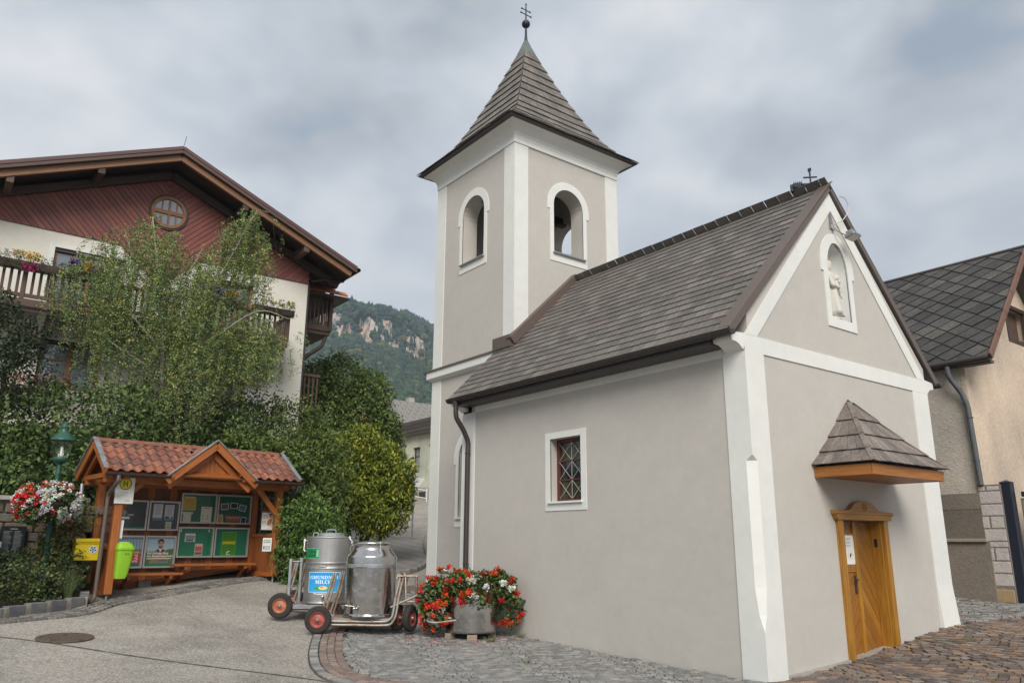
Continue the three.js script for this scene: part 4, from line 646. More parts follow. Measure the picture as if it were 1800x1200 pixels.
// ---------------------------------------------------------------- guest house behind the shelter
const HZ = -23.88, HX0 = 0.2, HX1 = 9.53, HXC = 4.87;
const house = worldThing('guest_house', 'white guest house with red-brown timber gable, brown balconies and wide eaves', 'house', [HXC, 3.4, -28]);
{
  const B = house, YB = 2.6, sof = x => 12.50 - 0.425 * Math.abs(x - HXC), zw = HZ - 0.03;
  const wins = [[2.12, 3.95, 7.72, 9.53], [5.90, 7.72, 7.72, 9.53], [2.13, 3.65, 5.55, 6.90], [5.90, 7.75, 5.55, 6.90]];
  const gab = [[HX0, YB], [HX1, YB], [HX1, sof(HX1)], [HXC, sof(HXC)], [HX0, sof(HX0)]];
  mesh('wall', extZ(gab, zw - 0.35, 0.35, wins.map(w => rectP(...w))), M.houseWhite, B);
  mesh('wall', span(HX1 - 0.35, HX1, YB, 10.45, -37, zw - 0.35), M.houseWhite, B);
  mesh('wall', span(HX0, HX0 + 0.35, YB, 10.45, -37, zw - 0.35), M.houseWhite, B);
  mesh('wall', extZ(gab, -37.3, 0.3), M.houseWhite, B);
  // chevron boarding in the gable
  const cl = mesh('gable_cladding', extZ([[HX0, 9.97], [HX1, 9.97], [HX1, sof(HX1)], [HXC, sof(HXC)], [HX0, sof(HX0)]], zw, 0.008), M.houseDark, B);
  const halves = [[[[HX0 + 0.02, 9.975], [HXC, 9.975], [HXC, sof(HXC)], [HX0 + 0.02, sof(HX0)]], -Math.PI / 4], [[[3.72, 9.975], [HXC, 8.95], [HXC, 9.975]], -Math.PI / 4], [[[HXC, 9.975], [HX1, 9.975], [HX1, sof(HX1)], [HXC, sof(HXC)]], Math.PI / 4], [[[HXC, 9.975], [HXC, 8.95], [6.02, 9.975]], Math.PI / 4]];
  for (const [poly, a] of halves) for (const g of boards(poly, a, 0.135, 0.014, 0.035, zw + 0.006)) mesh('board', g, M.clad[Math.floor(wr() * 4)], cl);
  // round window
  {
    const cx = 4.92, cy = 11.30, r = 0.51, ring = (R, n = 36) => Array.from({ length: n }, (_, i) => [cx + R * Math.cos(i / n * 6.2832), cy + R * Math.sin(i / n * 6.2832)]);
    const w = mesh('round_window', extZ(ring(r + 0.06), zw + 0.03, 0.05, [ring(r - 0.03).reverse()]), M.houseDark, B);
    mesh('frame', extZ(ring(r), zw + 0.05, 0.05, [ring(r - 0.09).reverse()]), M.windowWood, w); mesh('pane', extZ(ring(r - 0.05), zw + 0.045, 0.006), M.paintedSkyGlass, w);
    mesh('transom', span(cx - r + 0.03, cx + r - 0.03, cy - 0.07, cy + 0.05, zw + 0.05, zw + 0.095, 0.008), M.windowWood, w);
    for (const [dx, h] of [[-0.21, 0.40], [0, 0.44], [0.21, 0.40]]) mesh('glazing_bar', span(cx + dx - (dx ? 0.018 : 0.03), cx + dx + (dx ? 0.018 : 0.03), cy - h, cy + h, zw + 0.05, zw + 0.085), M.windowWood, w);
  }
  // windows
  wins.forEach(([a, b, c, d], i) => {
    const f = mesh('window', extZ(rectP(a, b, c, d), zw - 0.16, 0.07, [rectP(a + 0.08, (a + b) / 2 - 0.05, c + 0.08, d - 0.1), rectP((a + b) / 2 + 0.05, b - 0.08, c + 0.08, d - 0.1)]), M.windowWood, B);
    for (const [l, r] of [[a + 0.08, (a + b) / 2 - 0.05], [(a + b) / 2 + 0.05, b - 0.08]]) { mesh('pane', span(l, r, c + 0.08, d - 0.1, zw - 0.14, zw - 0.13), M.paintedSkyGlass, f); if (i < 2) mesh('glazing_bar', span((l + r) / 2 - 0.018, (l + r) / 2 + 0.018, c + 0.08, d - 0.1, zw - 0.125, zw - 0.1), M.windowWood, f); else mesh('glazing_bar', span(l, r, (c + d) / 2 + 0.13, (c + d) / 2 + 0.17, zw - 0.125, zw - 0.1), M.windowWood, f); }
    mesh('shutter_box', span(a, b, d - 0.1, d, zw - 0.15, zw - 0.04), M.houseDark, f);
    mesh('window_trim', extZ(rectP(a - 0.14, b + 0.14, c - 0.1, d + 0.12), zw - 0.005, 0.012, [rectP(a, b, c, d)]), M.white, B);
  });
  // roof
  const zF = -22.72, zK = -37.8, top = x => 13.0 - 0.428 * Math.abs(x - HXC), xe = 5.85;
  for (const s of [-1, 1]) {
    const e = HXC + s * xe, pl = [[HXC, top(HXC)], [e, top(e)], [e, top(e) - 0.12], [HXC, top(HXC) - 0.12]];
    const r = mesh('roof', extZ(areaP(pl) < 0 ? pl.slice().reverse() : pl, zK, zF - zK), M.houseRoof, B);
    mesh('verge_board', beam([HXC, top(HXC) - 0.03, zF + 0.03], [e, top(e) - 0.03, zF + 0.03], 0.11, 0.05, 0.01, [s * 0.39, 0.92, 0]), M.houseRoof, r);
    mesh('verge_board', beam([HXC, top(HXC) - 0.145, zF + 0.015], [e, top(e) - 0.145, zF + 0.015], 0.10, 0.05, 0.01, [s * 0.39, 0.92, 0]), M.houseBrown, r);
    mesh('verge_rafter', beam([HXC, top(HXC) - 0.30, zF - 0.12], [e - s * 0.15, top(e) - 0.24, zF - 0.12], 0.19, 0.10, 0.01, [s * 0.39, 0.92, 0]), M.houseFascia, r);
    mesh('wall_rafter', beam([HXC, sof(HXC) - 0.02, zw + 0.14], [HX1 * (s > 0) + HX0 * (s < 0) + s * 1.0, sof(HX1) - 0.44, zw + 0.14], 0.22, 0.16, 0.01, [s * 0.39, 0.92, 0]), M.houseDark, r);
    for (let z = zF - 0.06; z > zw - 0.1; z -= 0.13) mesh('soffit_board', beam([HXC, top(HXC) - 0.20, z], [e, top(e) - 0.20, z], 0.02, 0.12, 0, [s * 0.39, 0.92, 0]), M.houseDark, r);
    if (s > 0) for (let z = zw - 0.4; z > -34; z -= 0.9) mesh('rafter', beam([HX1 - 0.2, sof(HX1) - 0.05, z], [e - 0.05, top(e) - 0.26, z], 0.16, 0.10, 0.01), M.houseBrown, r);
    const gx = e + s * 0.06, gY = top(e) - 0.05; mesh('gutter', [tube([[gx, gY - 0.03, zF + 0.03], [gx, gY - 0.03, zK]], 0.07, 10)], M.brown, r);
    for (const x of [2.03, 4.10]) { const px = HXC + s * x, y = top(px) - 0.44; mesh('purlin', [beam([px, y, zw - 0.1], [px, y, zF - 0.10], 0.26, 0.18, 0.012)], x > 3 ? M.houseBrown : M.houseDark, B); }
  }
  mesh('downpipe', [tube([[HXC + xe + 0.05, 10.42, zF - 0.9], [HXC + xe - 0.1, 10.22, zF - 0.95], [HX1 + 0.5, 10.18, zF - 1.0], [HX1 + 0.08, 10.1, zw - 0.12], [HX1 + 0.07, 9.9, zw - 0.12], [HX1 + 0.07, 4, zw - 0.12]], 0.045, 8)], M.brown, B);
  mesh('lightning_rod', [rod([HXC, 12.98, zF - 0.06], [HXC + 0.06, 13.42, zF - 0.06], 0.008, 5), box(0.1, 0.05, 0.1, HXC, 13.0, zF - 0.06)], M.black, B);
  // balcony across the gable
  {
    const x0 = -0.6, x1 = 8.50, z1 = -22.72, yF = 7.58, bal = mesh('balcony', span(x0, x1, yF - 0.16, yF, zw, z1), M.concrete, B);
    mesh('floor_edge', beam([x0, yF - 0.09, z1 + 0.02], [x1 + 0.03, yF - 0.09, z1 + 0.02], 0.20, 0.04), M.houseBrown, bal); mesh('floor_edge', beam([x1 + 0.02, yF - 0.09, zw], [x1 + 0.02, yF - 0.09, z1], 0.20, 0.04), M.houseBrown, bal);
    mesh('floor_edge', beam([x0, yF - 0.26, z1 - 0.05], [x1 - 0.03, yF - 0.26, z1 - 0.05], 0.10, 0.05), M.houseDark, bal);
    mesh('bottom_rail', beam([x0, yF + 0.10, z1], [x1, yF + 0.10, z1], 0.10, 0.06), M.houseBrown, bal); mesh('top_rail', beam([x0, 8.38, z1], [x1 + 0.05, 8.38, z1], 0.09, 0.10), M.houseBrown, bal);
    mesh('bottom_rail', beam([x1, yF + 0.10, zw], [x1, yF + 0.10, z1], 0.10, 0.06), M.houseBrown, bal); mesh('top_rail', beam([x1, 8.38, zw], [x1, 8.38, z1], 0.09, 0.10), M.houseBrown, bal);
    const bg = plankX(0.62, 0.07, 0.025).rotateZ(Math.PI / 2); for (let x = x0 + 0.1; x < x1 - 0.1; x += 0.165) { const m = mesh('baluster', bg, M.houseBrown, bal); m.position.set(x, yF + 0.45, z1); }
    for (let z = z1 - 0.12; z > zw + 0.1; z -= 0.14) { const m = mesh('baluster', bg, M.houseBrown, bal); m.position.set(x1, yF + 0.45, z); m.rotation.y = Math.PI / 2; }
    for (const x of [1.45, 3.9, 6.2, x1]) mesh('post', beam([x, yF, z1 - 0.01], [x, 8.36, z1 - 0.01], 0.11, 0.10), M.houseBrown, bal);
    for (const x of [2.0, 5.2, 8.35]) mesh('corbel', hexa([[x - 0.08, yF - 0.95, zw], [x + 0.08, yF - 0.95, zw], [x + 0.08, yF - 0.95, zw + 0.06], [x - 0.08, yF - 0.95, zw + 0.06], [x - 0.08, yF - 0.17, zw], [x + 0.08, yF - 0.17, zw], [x + 0.08, yF - 0.17, z1 - 0.1], [x - 0.08, yF - 0.17, z1 - 0.1]]), M.houseWhite, bal);
  }
  // balconies on the far side wall
  {
    const x1 = 10.85, zA = -24.9, zB = -30, yF = 8.75, b2 = mesh('side_balcony', span(HX1, x1, yF - 0.14, yF, zB, zA), M.houseBrown, B);
    const bg = plankX(1.12, 0.055, 0.025).rotateZ(Math.PI / 2); for (let x = HX1 + 0.1; x < x1; x += 0.15) { const m = mesh('baluster', bg, M.houseBrown, b2); m.position.set(x, yF + 0.6, zA); } for (let z = zA - 0.1; z > -28; z -= 0.15) { const m = mesh('baluster', bg, M.houseBrown, b2); m.position.set(x1, yF + 0.6, z); m.rotation.y = Math.PI / 2; }
    mesh('top_rail', beam([HX1, yF + 1.2, zA], [x1, yF + 1.2, zA], 0.09, 0.08), M.houseDark, b2); mesh('bottom_rail', beam([HX1, yF + 0.08, zA + 0.02], [x1, yF + 0.08, zA + 0.02], 0.2, 0.06), M.houseBrown, b2); mesh('post', beam([x1 - 0.02, yF, zA], [x1 - 0.02, 10.5, zA], 0.14, 0.12), M.houseBrown, b2);
    mesh('support', [extX([[24.95, 7.3], [25.05, 7.3], [25.05, 8.6], [24.95, 8.6]].map(([a, b]) => [a, b]), HX1, 0.10)], M.houseWhite, b2); mesh('strut', tube([[x1 - 0.1, 8.6, zA - 0.1], [x1 - 0.25, 8.2, zA - 0.1], [HX1 + 0.5, 7.7, zA - 0.1], [HX1 + 0.1, 6.9, zA - 0.1]], 0.07, 8), M.houseDark, b2);
    const tm = mat([0.40, 0.13, 0.05], 0.8, { map: T.stone, mean: 0.68 }), rf = mesh('side_roof', [beam([HX1, 10.72, zA - 2.6], [x1 + 0.52, 9.97, zA - 2.6], 0.05, 4.3, 0.01), span(HX1, x1 + 0.5, 9.93, 9.99, zA - 0.5, zA + 0.42)], M.houseBrown, B); for (let k = 0; k < 12; k++) for (let j = 0; j < 5; j++) mesh('roof_tile', beam([x1 + 0.57 - j * 0.32, 10.01 + j * 0.13, zA - 0.50 - k * 0.2], [x1 + 0.57 - (j + 1) * 0.34, 10.01 + (j + 1) * 0.138, zA - 0.50 - k * 0.2], 0.035, 0.19, 0.012), tm, rf); for (let j = 0; j < 4; j++) for (let x = HX1 + 0.12; x < x1 + 0.50 - j * 0.42; x += 0.19) mesh('roof_tile', beam([x, 10.02 + j * 0.185, zA + 0.45 - j * 0.22], [x, 10.02 + (j + 1) * 0.195, zA + 0.45 - (j + 1) * 0.235], 0.035, 0.18, 0.012), tm, rf);
    const b3 = mesh('lower_balcony', span(HX1, 10.55, 5.9, 6.05, -29, zA), M.houseBrown, B); for (let x = HX1 + 0.08; x < 10.6; x += 0.15) { const m = mesh('baluster', plankX(1.0, 0.06, 0.025).rotateZ(Math.PI / 2), M.houseBrown, b3); m.position.set(x, 6.55, zA); } mesh('top_rail', beam([HX1, 7.1, zA], [10.6, 7.1, zA], 0.1, 0.1), M.houseBrown, b3);
  }
}
// flower boxes on the balcony rail
function flowerBox(x, w, flowers, label, y = 8.46, z = -22.58) {
  const o = thing('flower_box', label, 'flower box', [x, y, z], 0, null), q = rng(Math.round(x * 100));
  mesh('trough', hexa([[-w / 2, -0.12, -0.08], [w / 2, -0.12, -0.08], [w / 2, -0.12, 0.08], [-w / 2, -0.12, 0.08], [-w / 2, 0.06, -0.10], [w / 2, 0.06, -0.10], [w / 2, 0.06, 0.11], [-w / 2, 0.06, 0.11]]), M.houseDark, o);
  const fol = [], fl = []; for (let i = 0; i < w * 130; i++) { const dr = q() < 0.35; fol.push({ p: V((q() - 0.5) * w * 1.08, dr ? 0.05 - q() * 0.3 : 0.06 + q() * 0.2, dr ? 0.12 + q() * 0.06 : (q() - 0.5) * 0.3), s: 0.7, c: jit([[0.05, 0.085, 0.02], [0.085, 0.11, 0.02], [0.035, 0.06, 0.018]], q) }); }
  for (const [a, b, c, n, dy] of flowers) for (let i = 0; i < n; i++) fl.push({ p: V(-w / 2 + (a + (b - a) * q()) * w, 0.14 + dy + (q() - 0.3) * 0.2, 0.05 + q() * 0.16), s: 1.1, c: c.map(v => v * (0.7 + 0.5 * q())) });
  scatter('foliage', LG.tiny, LM, fol, o); scatter('blossoms', LG.petal, PM, fl, o);
}
{
  const yel = [0.62, 0.42, 0.01], pur = [0.10, 0.06, 0.25], pink = [0.45, 0.04, 0.16], wh = [0.7, 0.7, 0.66], red = [0.5, 0.02, 0.02];
  flowerBox(1.55, 1.5, [[0.2, 0.6, yel, 60, 0.02], [0, 0.3, wh, 30, 0], [0.35, 0.6, pink, 40, -0.3]], 'balcony flower box with yellow, white and hanging pink blossoms');
  flowerBox(2.95, 1.15, [[0, 0.25, pur, 70, 0.03], [0.25, 0.5, yel, 45, 0], [0.5, 1, pink, 40, -0.05], [0.6, 0.9, wh, 15, 0]], 'balcony flower box with purple, yellow and pink blossoms in a row');
  flowerBox(6.55, 1.0, [[0, 0.35, pur, 90, 0.05], [0.4, 0.75, yel, 60, 0.03]], 'balcony flower box with one purple and one yellow clump');
  flowerBox(7.95, 1.3, [[0.2, 1, [0.30, 0.26, 0.02], 60, 0.02]], 'balcony flower box with yellowish trailing leaves at the balcony corner');
  const o = thing('window_flowers', 'red flowering plant box under the lower window of the guest house', 'flower box', [1.75, 5.35, -23.6]); mesh('trough', rbox(1.4, 0.18, 0.2, 0.4, 0, 0), M.houseDark, o); const q = rng(3), a = [], b = []; for (let i = 0; i < 160; i++) { a.push({ p: V(-0.4 + q() * 1.6, 0.05 + q() * 0.35, (q() - 0.3) * 0.35), s: 1, c: jit([[0.03, 0.06, 0.015]], q) }); if (i < 40) b.push({ p: V(-0.4 + q() * 1.6, 0.1 + q() * 0.35, 0.1 + q() * 0.2), s: 1.4, c: [0.5, 0.03, 0.03] }); } scatter('foliage', LG.tiny, LM, a, o); scatter('blossoms', LG.petal, PM, b, o);
}

// ---------------------------------------------------------------- bus shelter (built along its own front, then turned)
const SP = [3.342, 0.45, -17.475], SA = 6 * Math.PI / 180;
const s2w = (x, y, z) => V(x, y, z).applyAxisAngle(V(0, 1, 0), SA).add(V(...SP));
const onShelter = (name, label, cat, x, y, z, group) => { const p = s2w(x, y, z); return thing(name, label, cat, [p.x, p.y, p.z], SA, group); };
const shelter = thing('bus_shelter', 'open timber bus shelter with red clay tile roof and small front gable', 'shelter', SP, SA);
{
  const S = shelter, W0 = -0.06, W1 = 3.47, zb = -1.25;
  const post = (x, z, y0) => { const p = mesh('post', beam([x, y0 + 0.12, z], [x, 2.30, z], 0.15, 0.15, 0.012), M.shelterBeam, S); mesh('post_foot', rod([x, y0 - 0.05, z], [x, y0 + 0.13, z], 0.025), M.galv, p); };
  post(0, 0, 0.0); post(W1, 0, 0.26); post(0, zb, 0.05); post(W1, zb, 0.3);
  for (const z of [0, zb]) mesh('plate_beam', beam([-0.33, 2.345, z], [3.68, 2.345, z], 0.15, 0.14, 0.012), M.shelterBeam, S);
  for (const x of [0, W1]) { mesh('tie_beam', beam([x, 2.40, 0.35], [x, 2.40, zb - 0.3], 0.12, 0.13, 0.012), M.shelterBeam, S); }
  mesh('brace', beam([0.03, 1.92, 0], [0.42, 2.30, 0], 0.11, 0.09, 0.01), M.shelterBeam, S); mesh('brace', beam([3.44, 1.72, 0], [2.95, 2.30, 0], 0.11, 0.09, 0.01), M.shelterBeam, S);
  // back wall of upright boards, its foot following the slope
  const bw = mesh('back_wall', extZ([[0.05, 0.14], [3.42, 0.60], [3.42, 2.29], [0.05, 2.29]], zb - 0.02, 0.02), M.shelterDark, S);
  boards([[0.05, 0.14], [3.42, 0.60], [3.42, 2.29], [0.05, 2.29]], Math.PI / 2, 0.16, 0.006, 0.025, zb + 0.002).forEach((g, i) => mesh('board', g, i % 3 ? M.shelterDark : M.shelterWood, bw));
  mesh('ground_beam', beam([0.05, 0.12, zb + 0.05], [3.42, 0.58, zb + 0.05], 0.13, 0.09), M.shelterWood, S);
  // side walls: boards below, glass above
  for (const [x, f] of [[0, 0.1], [W1, 0.38]]) {
    const y1 = f + 0.90, sw = mesh('side_panel', beam([x, y1, -0.06], [x, y1, zb + 0.06], 0.08, 0.08), M.shelterBeam, S);
    for (let z = -0.13; z > zb + 0.08; z -= 0.13) mesh('board', plankX(0.86, 0.124, 0.025).rotateZ(Math.PI / 2).rotateY(Math.PI / 2).translate(x, f + 0.45, z), M.shelterWood, sw);
    mesh('sill_beam', beam([x, f + 0.03, -0.06], [x, f + 0.03, zb + 0.06], 0.09, 0.07), M.shelterBeam, sw);
    mesh('pane', span(x - 0.004, x + 0.004, y1 + 0.04, 2.33, zb + 0.09, -0.09), M.glass, sw);
  }
  // roof
  const eF = 0.42, rz = -0.60, eY = 2.47, rY = 3.13, x0 = -0.42, x1 = 3.74, sl = Math.hypot(eF - rz, rY - eY);
  const up = V(0, rY - eY, -(eF - rz)).normalize(), nr = V(0, eF - rz, rY - eY).normalize(), upB = V(0, rY - eY, eF - rz).normalize(), nB = V(0, eF - rz, -(rY - eY)).normalize();
  const roof = mesh('roof', [beam([(x0 + x1) / 2, eY - 0.02, eF], [(x0 + x1) / 2, rY - 0.02, rz], 0.03, x1 - x0, 0.0), beam([(x0 + x1) / 2, eY - 0.02, 2 * rz - eF], [(x0 + x1) / 2, rY - 0.02, rz], 0.03, x1 - x0, 0.0)], M.shelterWood, S);
  // pantile: a curved clay plate with a lip at its lower edge
  const tw = 0.208, tl = 0.315; const tileGeo = k => { const n = 8, p = [], q = rng(k + 50), pr = t => 0.030 * Math.sin(t * 6.283 * 0.92 + 0.5) + 0.012 * t, pt = (i, j, o) => [(i / n - 0.5) * tw * 1.07, pr(i / n) + o + (j ? 0 : 0.018), (j ? -1 : 0) * tl]; for (let i = 0; i < n; i++) { const a = pt(i, 0, 0), b = pt(i + 1, 0, 0), c = pt(i + 1, 1, 0), d = pt(i, 1, 0); p.push(...a, ...b, ...c, ...a, ...c, ...d); const e = pt(i, 0, -0.018), f = pt(i + 1, 0, -0.018); p.push(...e, ...f, ...b, ...e, ...b, ...a); } const g = new THREE.BufferGeometry(); g.setAttribute('position', new THREE.Float32BufferAttribute(p, 3)); const m = mergeVertices(g); const s = toCreasedNormals(m, 0.9); return uvm(norm(s), k * 0.3, k * 0.2); };
  const tgs = [0, 1, 2].map(tileGeo), tiles = [], q = rng(61), tcol = [[0.215, 0.082, 0.05], [0.25, 0.10, 0.06], [0.18, 0.07, 0.046], [0.28, 0.112, 0.066], [0.165, 0.078, 0.058], [0.22, 0.105, 0.074], [0.14, 0.066, 0.05]];
  const tileMat = mat([1, 1, 1], 0.85, { map: T.stone, mean: 0.68, bump: T.stoneB, bs: 0.003 });
  const dormIn = (x, z) => { const rY2 = 3.12; const h = rY2 - Math.abs(x - 1.71) * 0.84; const yr = eY + (eF - z) * (rY - eY) / (eF - rz); return h > yr + 0.06; };
  const wm = (pos, X, Y, Z) => { const M4 = mtx(pos, X, Y, Z); return M4; };
  const put = (loc, X, Y, Z, bonus) => { tiles.push({ geo: tgs[Math.floor(q() * 3)], m: wm(loc.clone(), X, Y, Z), c: tcol[Math.floor(q() * tcol.length)], p: s2w(loc.x, loc.y, loc.z), bonus }); };
  for (let r = 0; r < 5; r++) for (let i = 0; i < 20; i++) { const x = x0 + tw / 2 + i * tw + (r % 2) * 0.0 + (q() - 0.5) * 0.008, d = r * 0.25 - 0.03 + (q() - 0.5) * 0.012, t = (q() - 0.5) * 0.04; const L = V(x, eY, eF).addScaledVector(up, d).addScaledVector(nr, 0.035); if (!dormIn(x, L.z - 0.1)) put(L, V(1, t * 0.3, t).normalize(), nr, up.clone().negate(), 1); const Lb = V(x, eY, 2 * rz - eF).addScaledVector(upB, d).addScaledVector(nB, 0.035); put(Lb, V(-1, 0, 0), nB, upB.clone().negate(), 0.001); }
  // front gable (dormer)
  const dx = 1.71, dA = 3.13, hw = 0.92, dY = dA - hw * 0.84, zf = 0.46, dr = mesh('front_gable', [beam([dx, 2.44, 0.05], [dx, 2.44, 0.12], 0.02, 1.2, 0)], M.shelterWood, S);
  for (const s of [-1, 1]) {
    const e = dx + s * hw, uu = V(-s * hw, dA - dY, 0).normalize(), nn = V(s * (dA - dY), hw, 0).normalize();
    const zBackE = eF - (dY - eY) * (eF - rz) / (rY - eY); // deck triangle: eave point to ridge back
    const P = [V(e, dY, zf - 0.03), V(dx, dA, zf - 0.03), V(dx, dA, rz + 0.04), V(e, dY, zBackE)], pp = []; for (const v of [0, 1, 2, 0, 2, 3]) pp.push(P[v].x, P[v].y, P[v].z); const g = new THREE.BufferGeometry(); g.setAttribute('position', new THREE.Float32BufferAttribute(pp, 3)); g.computeVertexNormals(); mesh('gable_deck', uvm(g), M.shelterWood, dr);
    for (let r = 0; r < 4; r++) for (let k = 0; k < 5; k++) { const d = r * 0.27 + 0.0, z = zf - 0.12 - k * tw, L = V(e, dY, z).addScaledVector(uu, d).addScaledVector(nn, 0.035); const yr = eY + (eF - z + 0.1) * (rY - eY) / (eF - rz); if (L.y < yr - 0.02 || z < rz) continue; put(L, V(0, 0, s).negate(), nn, uu.clone().negate(), 1); }
    mesh('barge_board', beam([e + s * 0.06, dY - 0.03, zf], [dx, dA + 0.01, zf], 0.17, 0.045, 0.008, [nn.x, nn.y, 0]), M.shelterBeam, dr); mesh('barge_board', beam([e - s * 0.03, dY - 0.13, zf - 0.16], [dx, dA - 0.17, zf - 0.16], 0.13, 0.06, 0.008, [nn.x, nn.y, 0]), M.shelterBeam, dr);
    mesh('verge_flashing', beam([e + s * 0.1, dY + 0.045, zf], [dx, dA + 0.12, zf], 0.025, 0.10, 0.005, [nn.x, nn.y, 0]), M.galv, dr);
    mesh('purlin_end', beam([dx + s * 0.72, 2.45, zf - 0.42], [dx + s * 0.72, 2.45, zf - 0.04], 0.11, 0.11, 0.012), M.shelterBeam, dr);
  }
  for (const g of boards([[dx - 0.74, 2.42], [dx + 0.74, 2.42], [dx, 3.02]], Math.PI / 2, 0.105, 0.006, 0.025, 0.24)) mesh('board', g, M.shelterBeam, dr);
  pieces(roof, 'roof_tile', tiles, tileMat, 160);
  // ridge tiles
  const rg = tileMat.clone(); rg.color.multiply(col([0.23, 0.09, 0.055])); for (let x = x0 + 0.19, k = 0; x < x1; x += 0.37, k++) { const g = new THREE.CylinderGeometry(0.095, 0.088, 0.40, 12, 1, true, 0, Math.PI).rotateZ(Math.PI / 2).rotateX(-Math.PI / 2); mesh('ridge_tile', uvm(norm(g.rotateX(Math.PI / 2).rotateX(0))).translate(x, rY + 0.0, rz), rg, roof).rotation.x = 0; }
  // gable ends
  for (const [x, s] of [[x0, -1], [x1, 1]]) {
    for (const z of [eF, 2 * rz - eF]) { const k = z === eF ? 1 : -1; mesh('barge_board', beam([x + s * 0.0, eY - 0.04, z], [x, rY - 0.03, rz], 0.17, 0.04, 0.008, [0, eF - rz, k * (rY - eY)]), M.shelterBeam, roof); mesh('barge_board', beam([x - s * 0.12, eY - 0.10, z - k * 0.08], [x - s * 0.12, rY - 0.16, rz], 0.12, 0.07, 0.008, [0, eF - rz, k * (rY - eY)]), M.shelterBeam, roof); mesh('verge_flashing', beam([x + s * 0.01, eY + 0.055, z + k * 0.02], [x + s * 0.01, rY + 0.09, rz], 0.03, 0.10, 0.006, [0, eF - rz, k * (rY - eY)]), M.galv, roof); }
    const tri = boards([[-0.30, 2.46], [1.50, 2.46], [0.60, 3.04]], Math.PI / 2, 0.12, 0.005, 0.02, 0).forEach(g => mesh('gable_board', g.rotateY(Math.PI / 2).translate(x - s * 0.34, 0, 0), M.shelterBeam, roof));
    mesh('collar_beam', beam([x - s * 0.14, 2.42, 0.2], [x - s * 0.14, 2.42, -1.4], 0.10, 0.10, 0.01), M.shelterBeam, roof);
  }
  // gutter and downpipes
  const gr = []; for (let i = 0; i <= 8; i++) { const a = Math.PI * (1 + i / 8); gr.push([0.06 * Math.cos(a), 0.06 * Math.sin(a)]); } for (let i = 8; i >= 0; i--) { const a = Math.PI * (1 + i / 8); gr.push([0.053 * Math.cos(a), 0.053 * Math.sin(a)]); }
  const gg = (a, b) => { const g = extZ(areaP(gr) < 0 ? gr.slice().reverse() : gr, 0, b - a).rotateY(Math.PI / 2).translate(a, eY - 0.03, eF + 0.05); return g; };
  mesh('gutter', gg(x0 - 0.03, dx - hw + 0.02), M.brown, S); mesh('gutter', gg(dx + hw - 0.02, x1 + 0.06), M.brown, S);
  mesh('downpipe', tube([[-0.20, 2.40, eF + 0.05], [-0.20, 2.28, eF + 0.05], [-0.22, 2.16, 0.30], [-0.24, 2.02, 0.12], [-0.24, 1.8, 0.10], [-0.24, 0.5, 0.10], [-0.24, 0.12, 0.10], [-0.28, 0.04, 0.16], [-0.36, -0.02, 0.22]], 0.04, 10, false, 70), M.brownLite, S);
  mesh('downpipe', tube([[-0.32, 2.3, zb - 0.25], [-0.34, 2.05, zb - 0.1], [-0.40, 1.95, -0.9], [-0.42, 1.8, -0.88], [-0.42, 0.2, -0.88]], 0.04, 10, false, 50), M.galv, S);
  mesh('downpipe', tube([[3.7, 2.42, eF + 0.05], [3.7, 2.25, eF], [3.7, 2.0, 0.1], [3.7, 0.4, 0.1]], 0.04, 10, false, 40), M.brown, S);
}
// benches
for (const [a, b, y, lab] of [[0.35, 1.72, 0.47, 'lower timber bench plank under the poster cases'], [1.52, 3.38, 0.65, 'higher timber bench plank under the green notice boards']]) {
  const o = onShelter('bench', lab, 'bench', (a + b) / 2, y - 0.40, -0.85, 'benches in the bus shelter'), w = b - a;
  mesh('seat', plankX(w, 0.055, 0.34, 0.012).translate(0, 0.38, 0), M.shelterBeam, o);
  for (const s of [-1, 1]) mesh('bracket', [plankX(0.34, 0.07, 0.06).rotateY(Math.PI / 2).translate(s * (w / 2 - 0.25), 0.315, -0.02), beam([s * (w / 2 - 0.25), 0.31, 0.10], [s * (w / 2 - 0.25), 0.02, -0.30], 0.07, 0.06)], M.shelterWood, o);
}
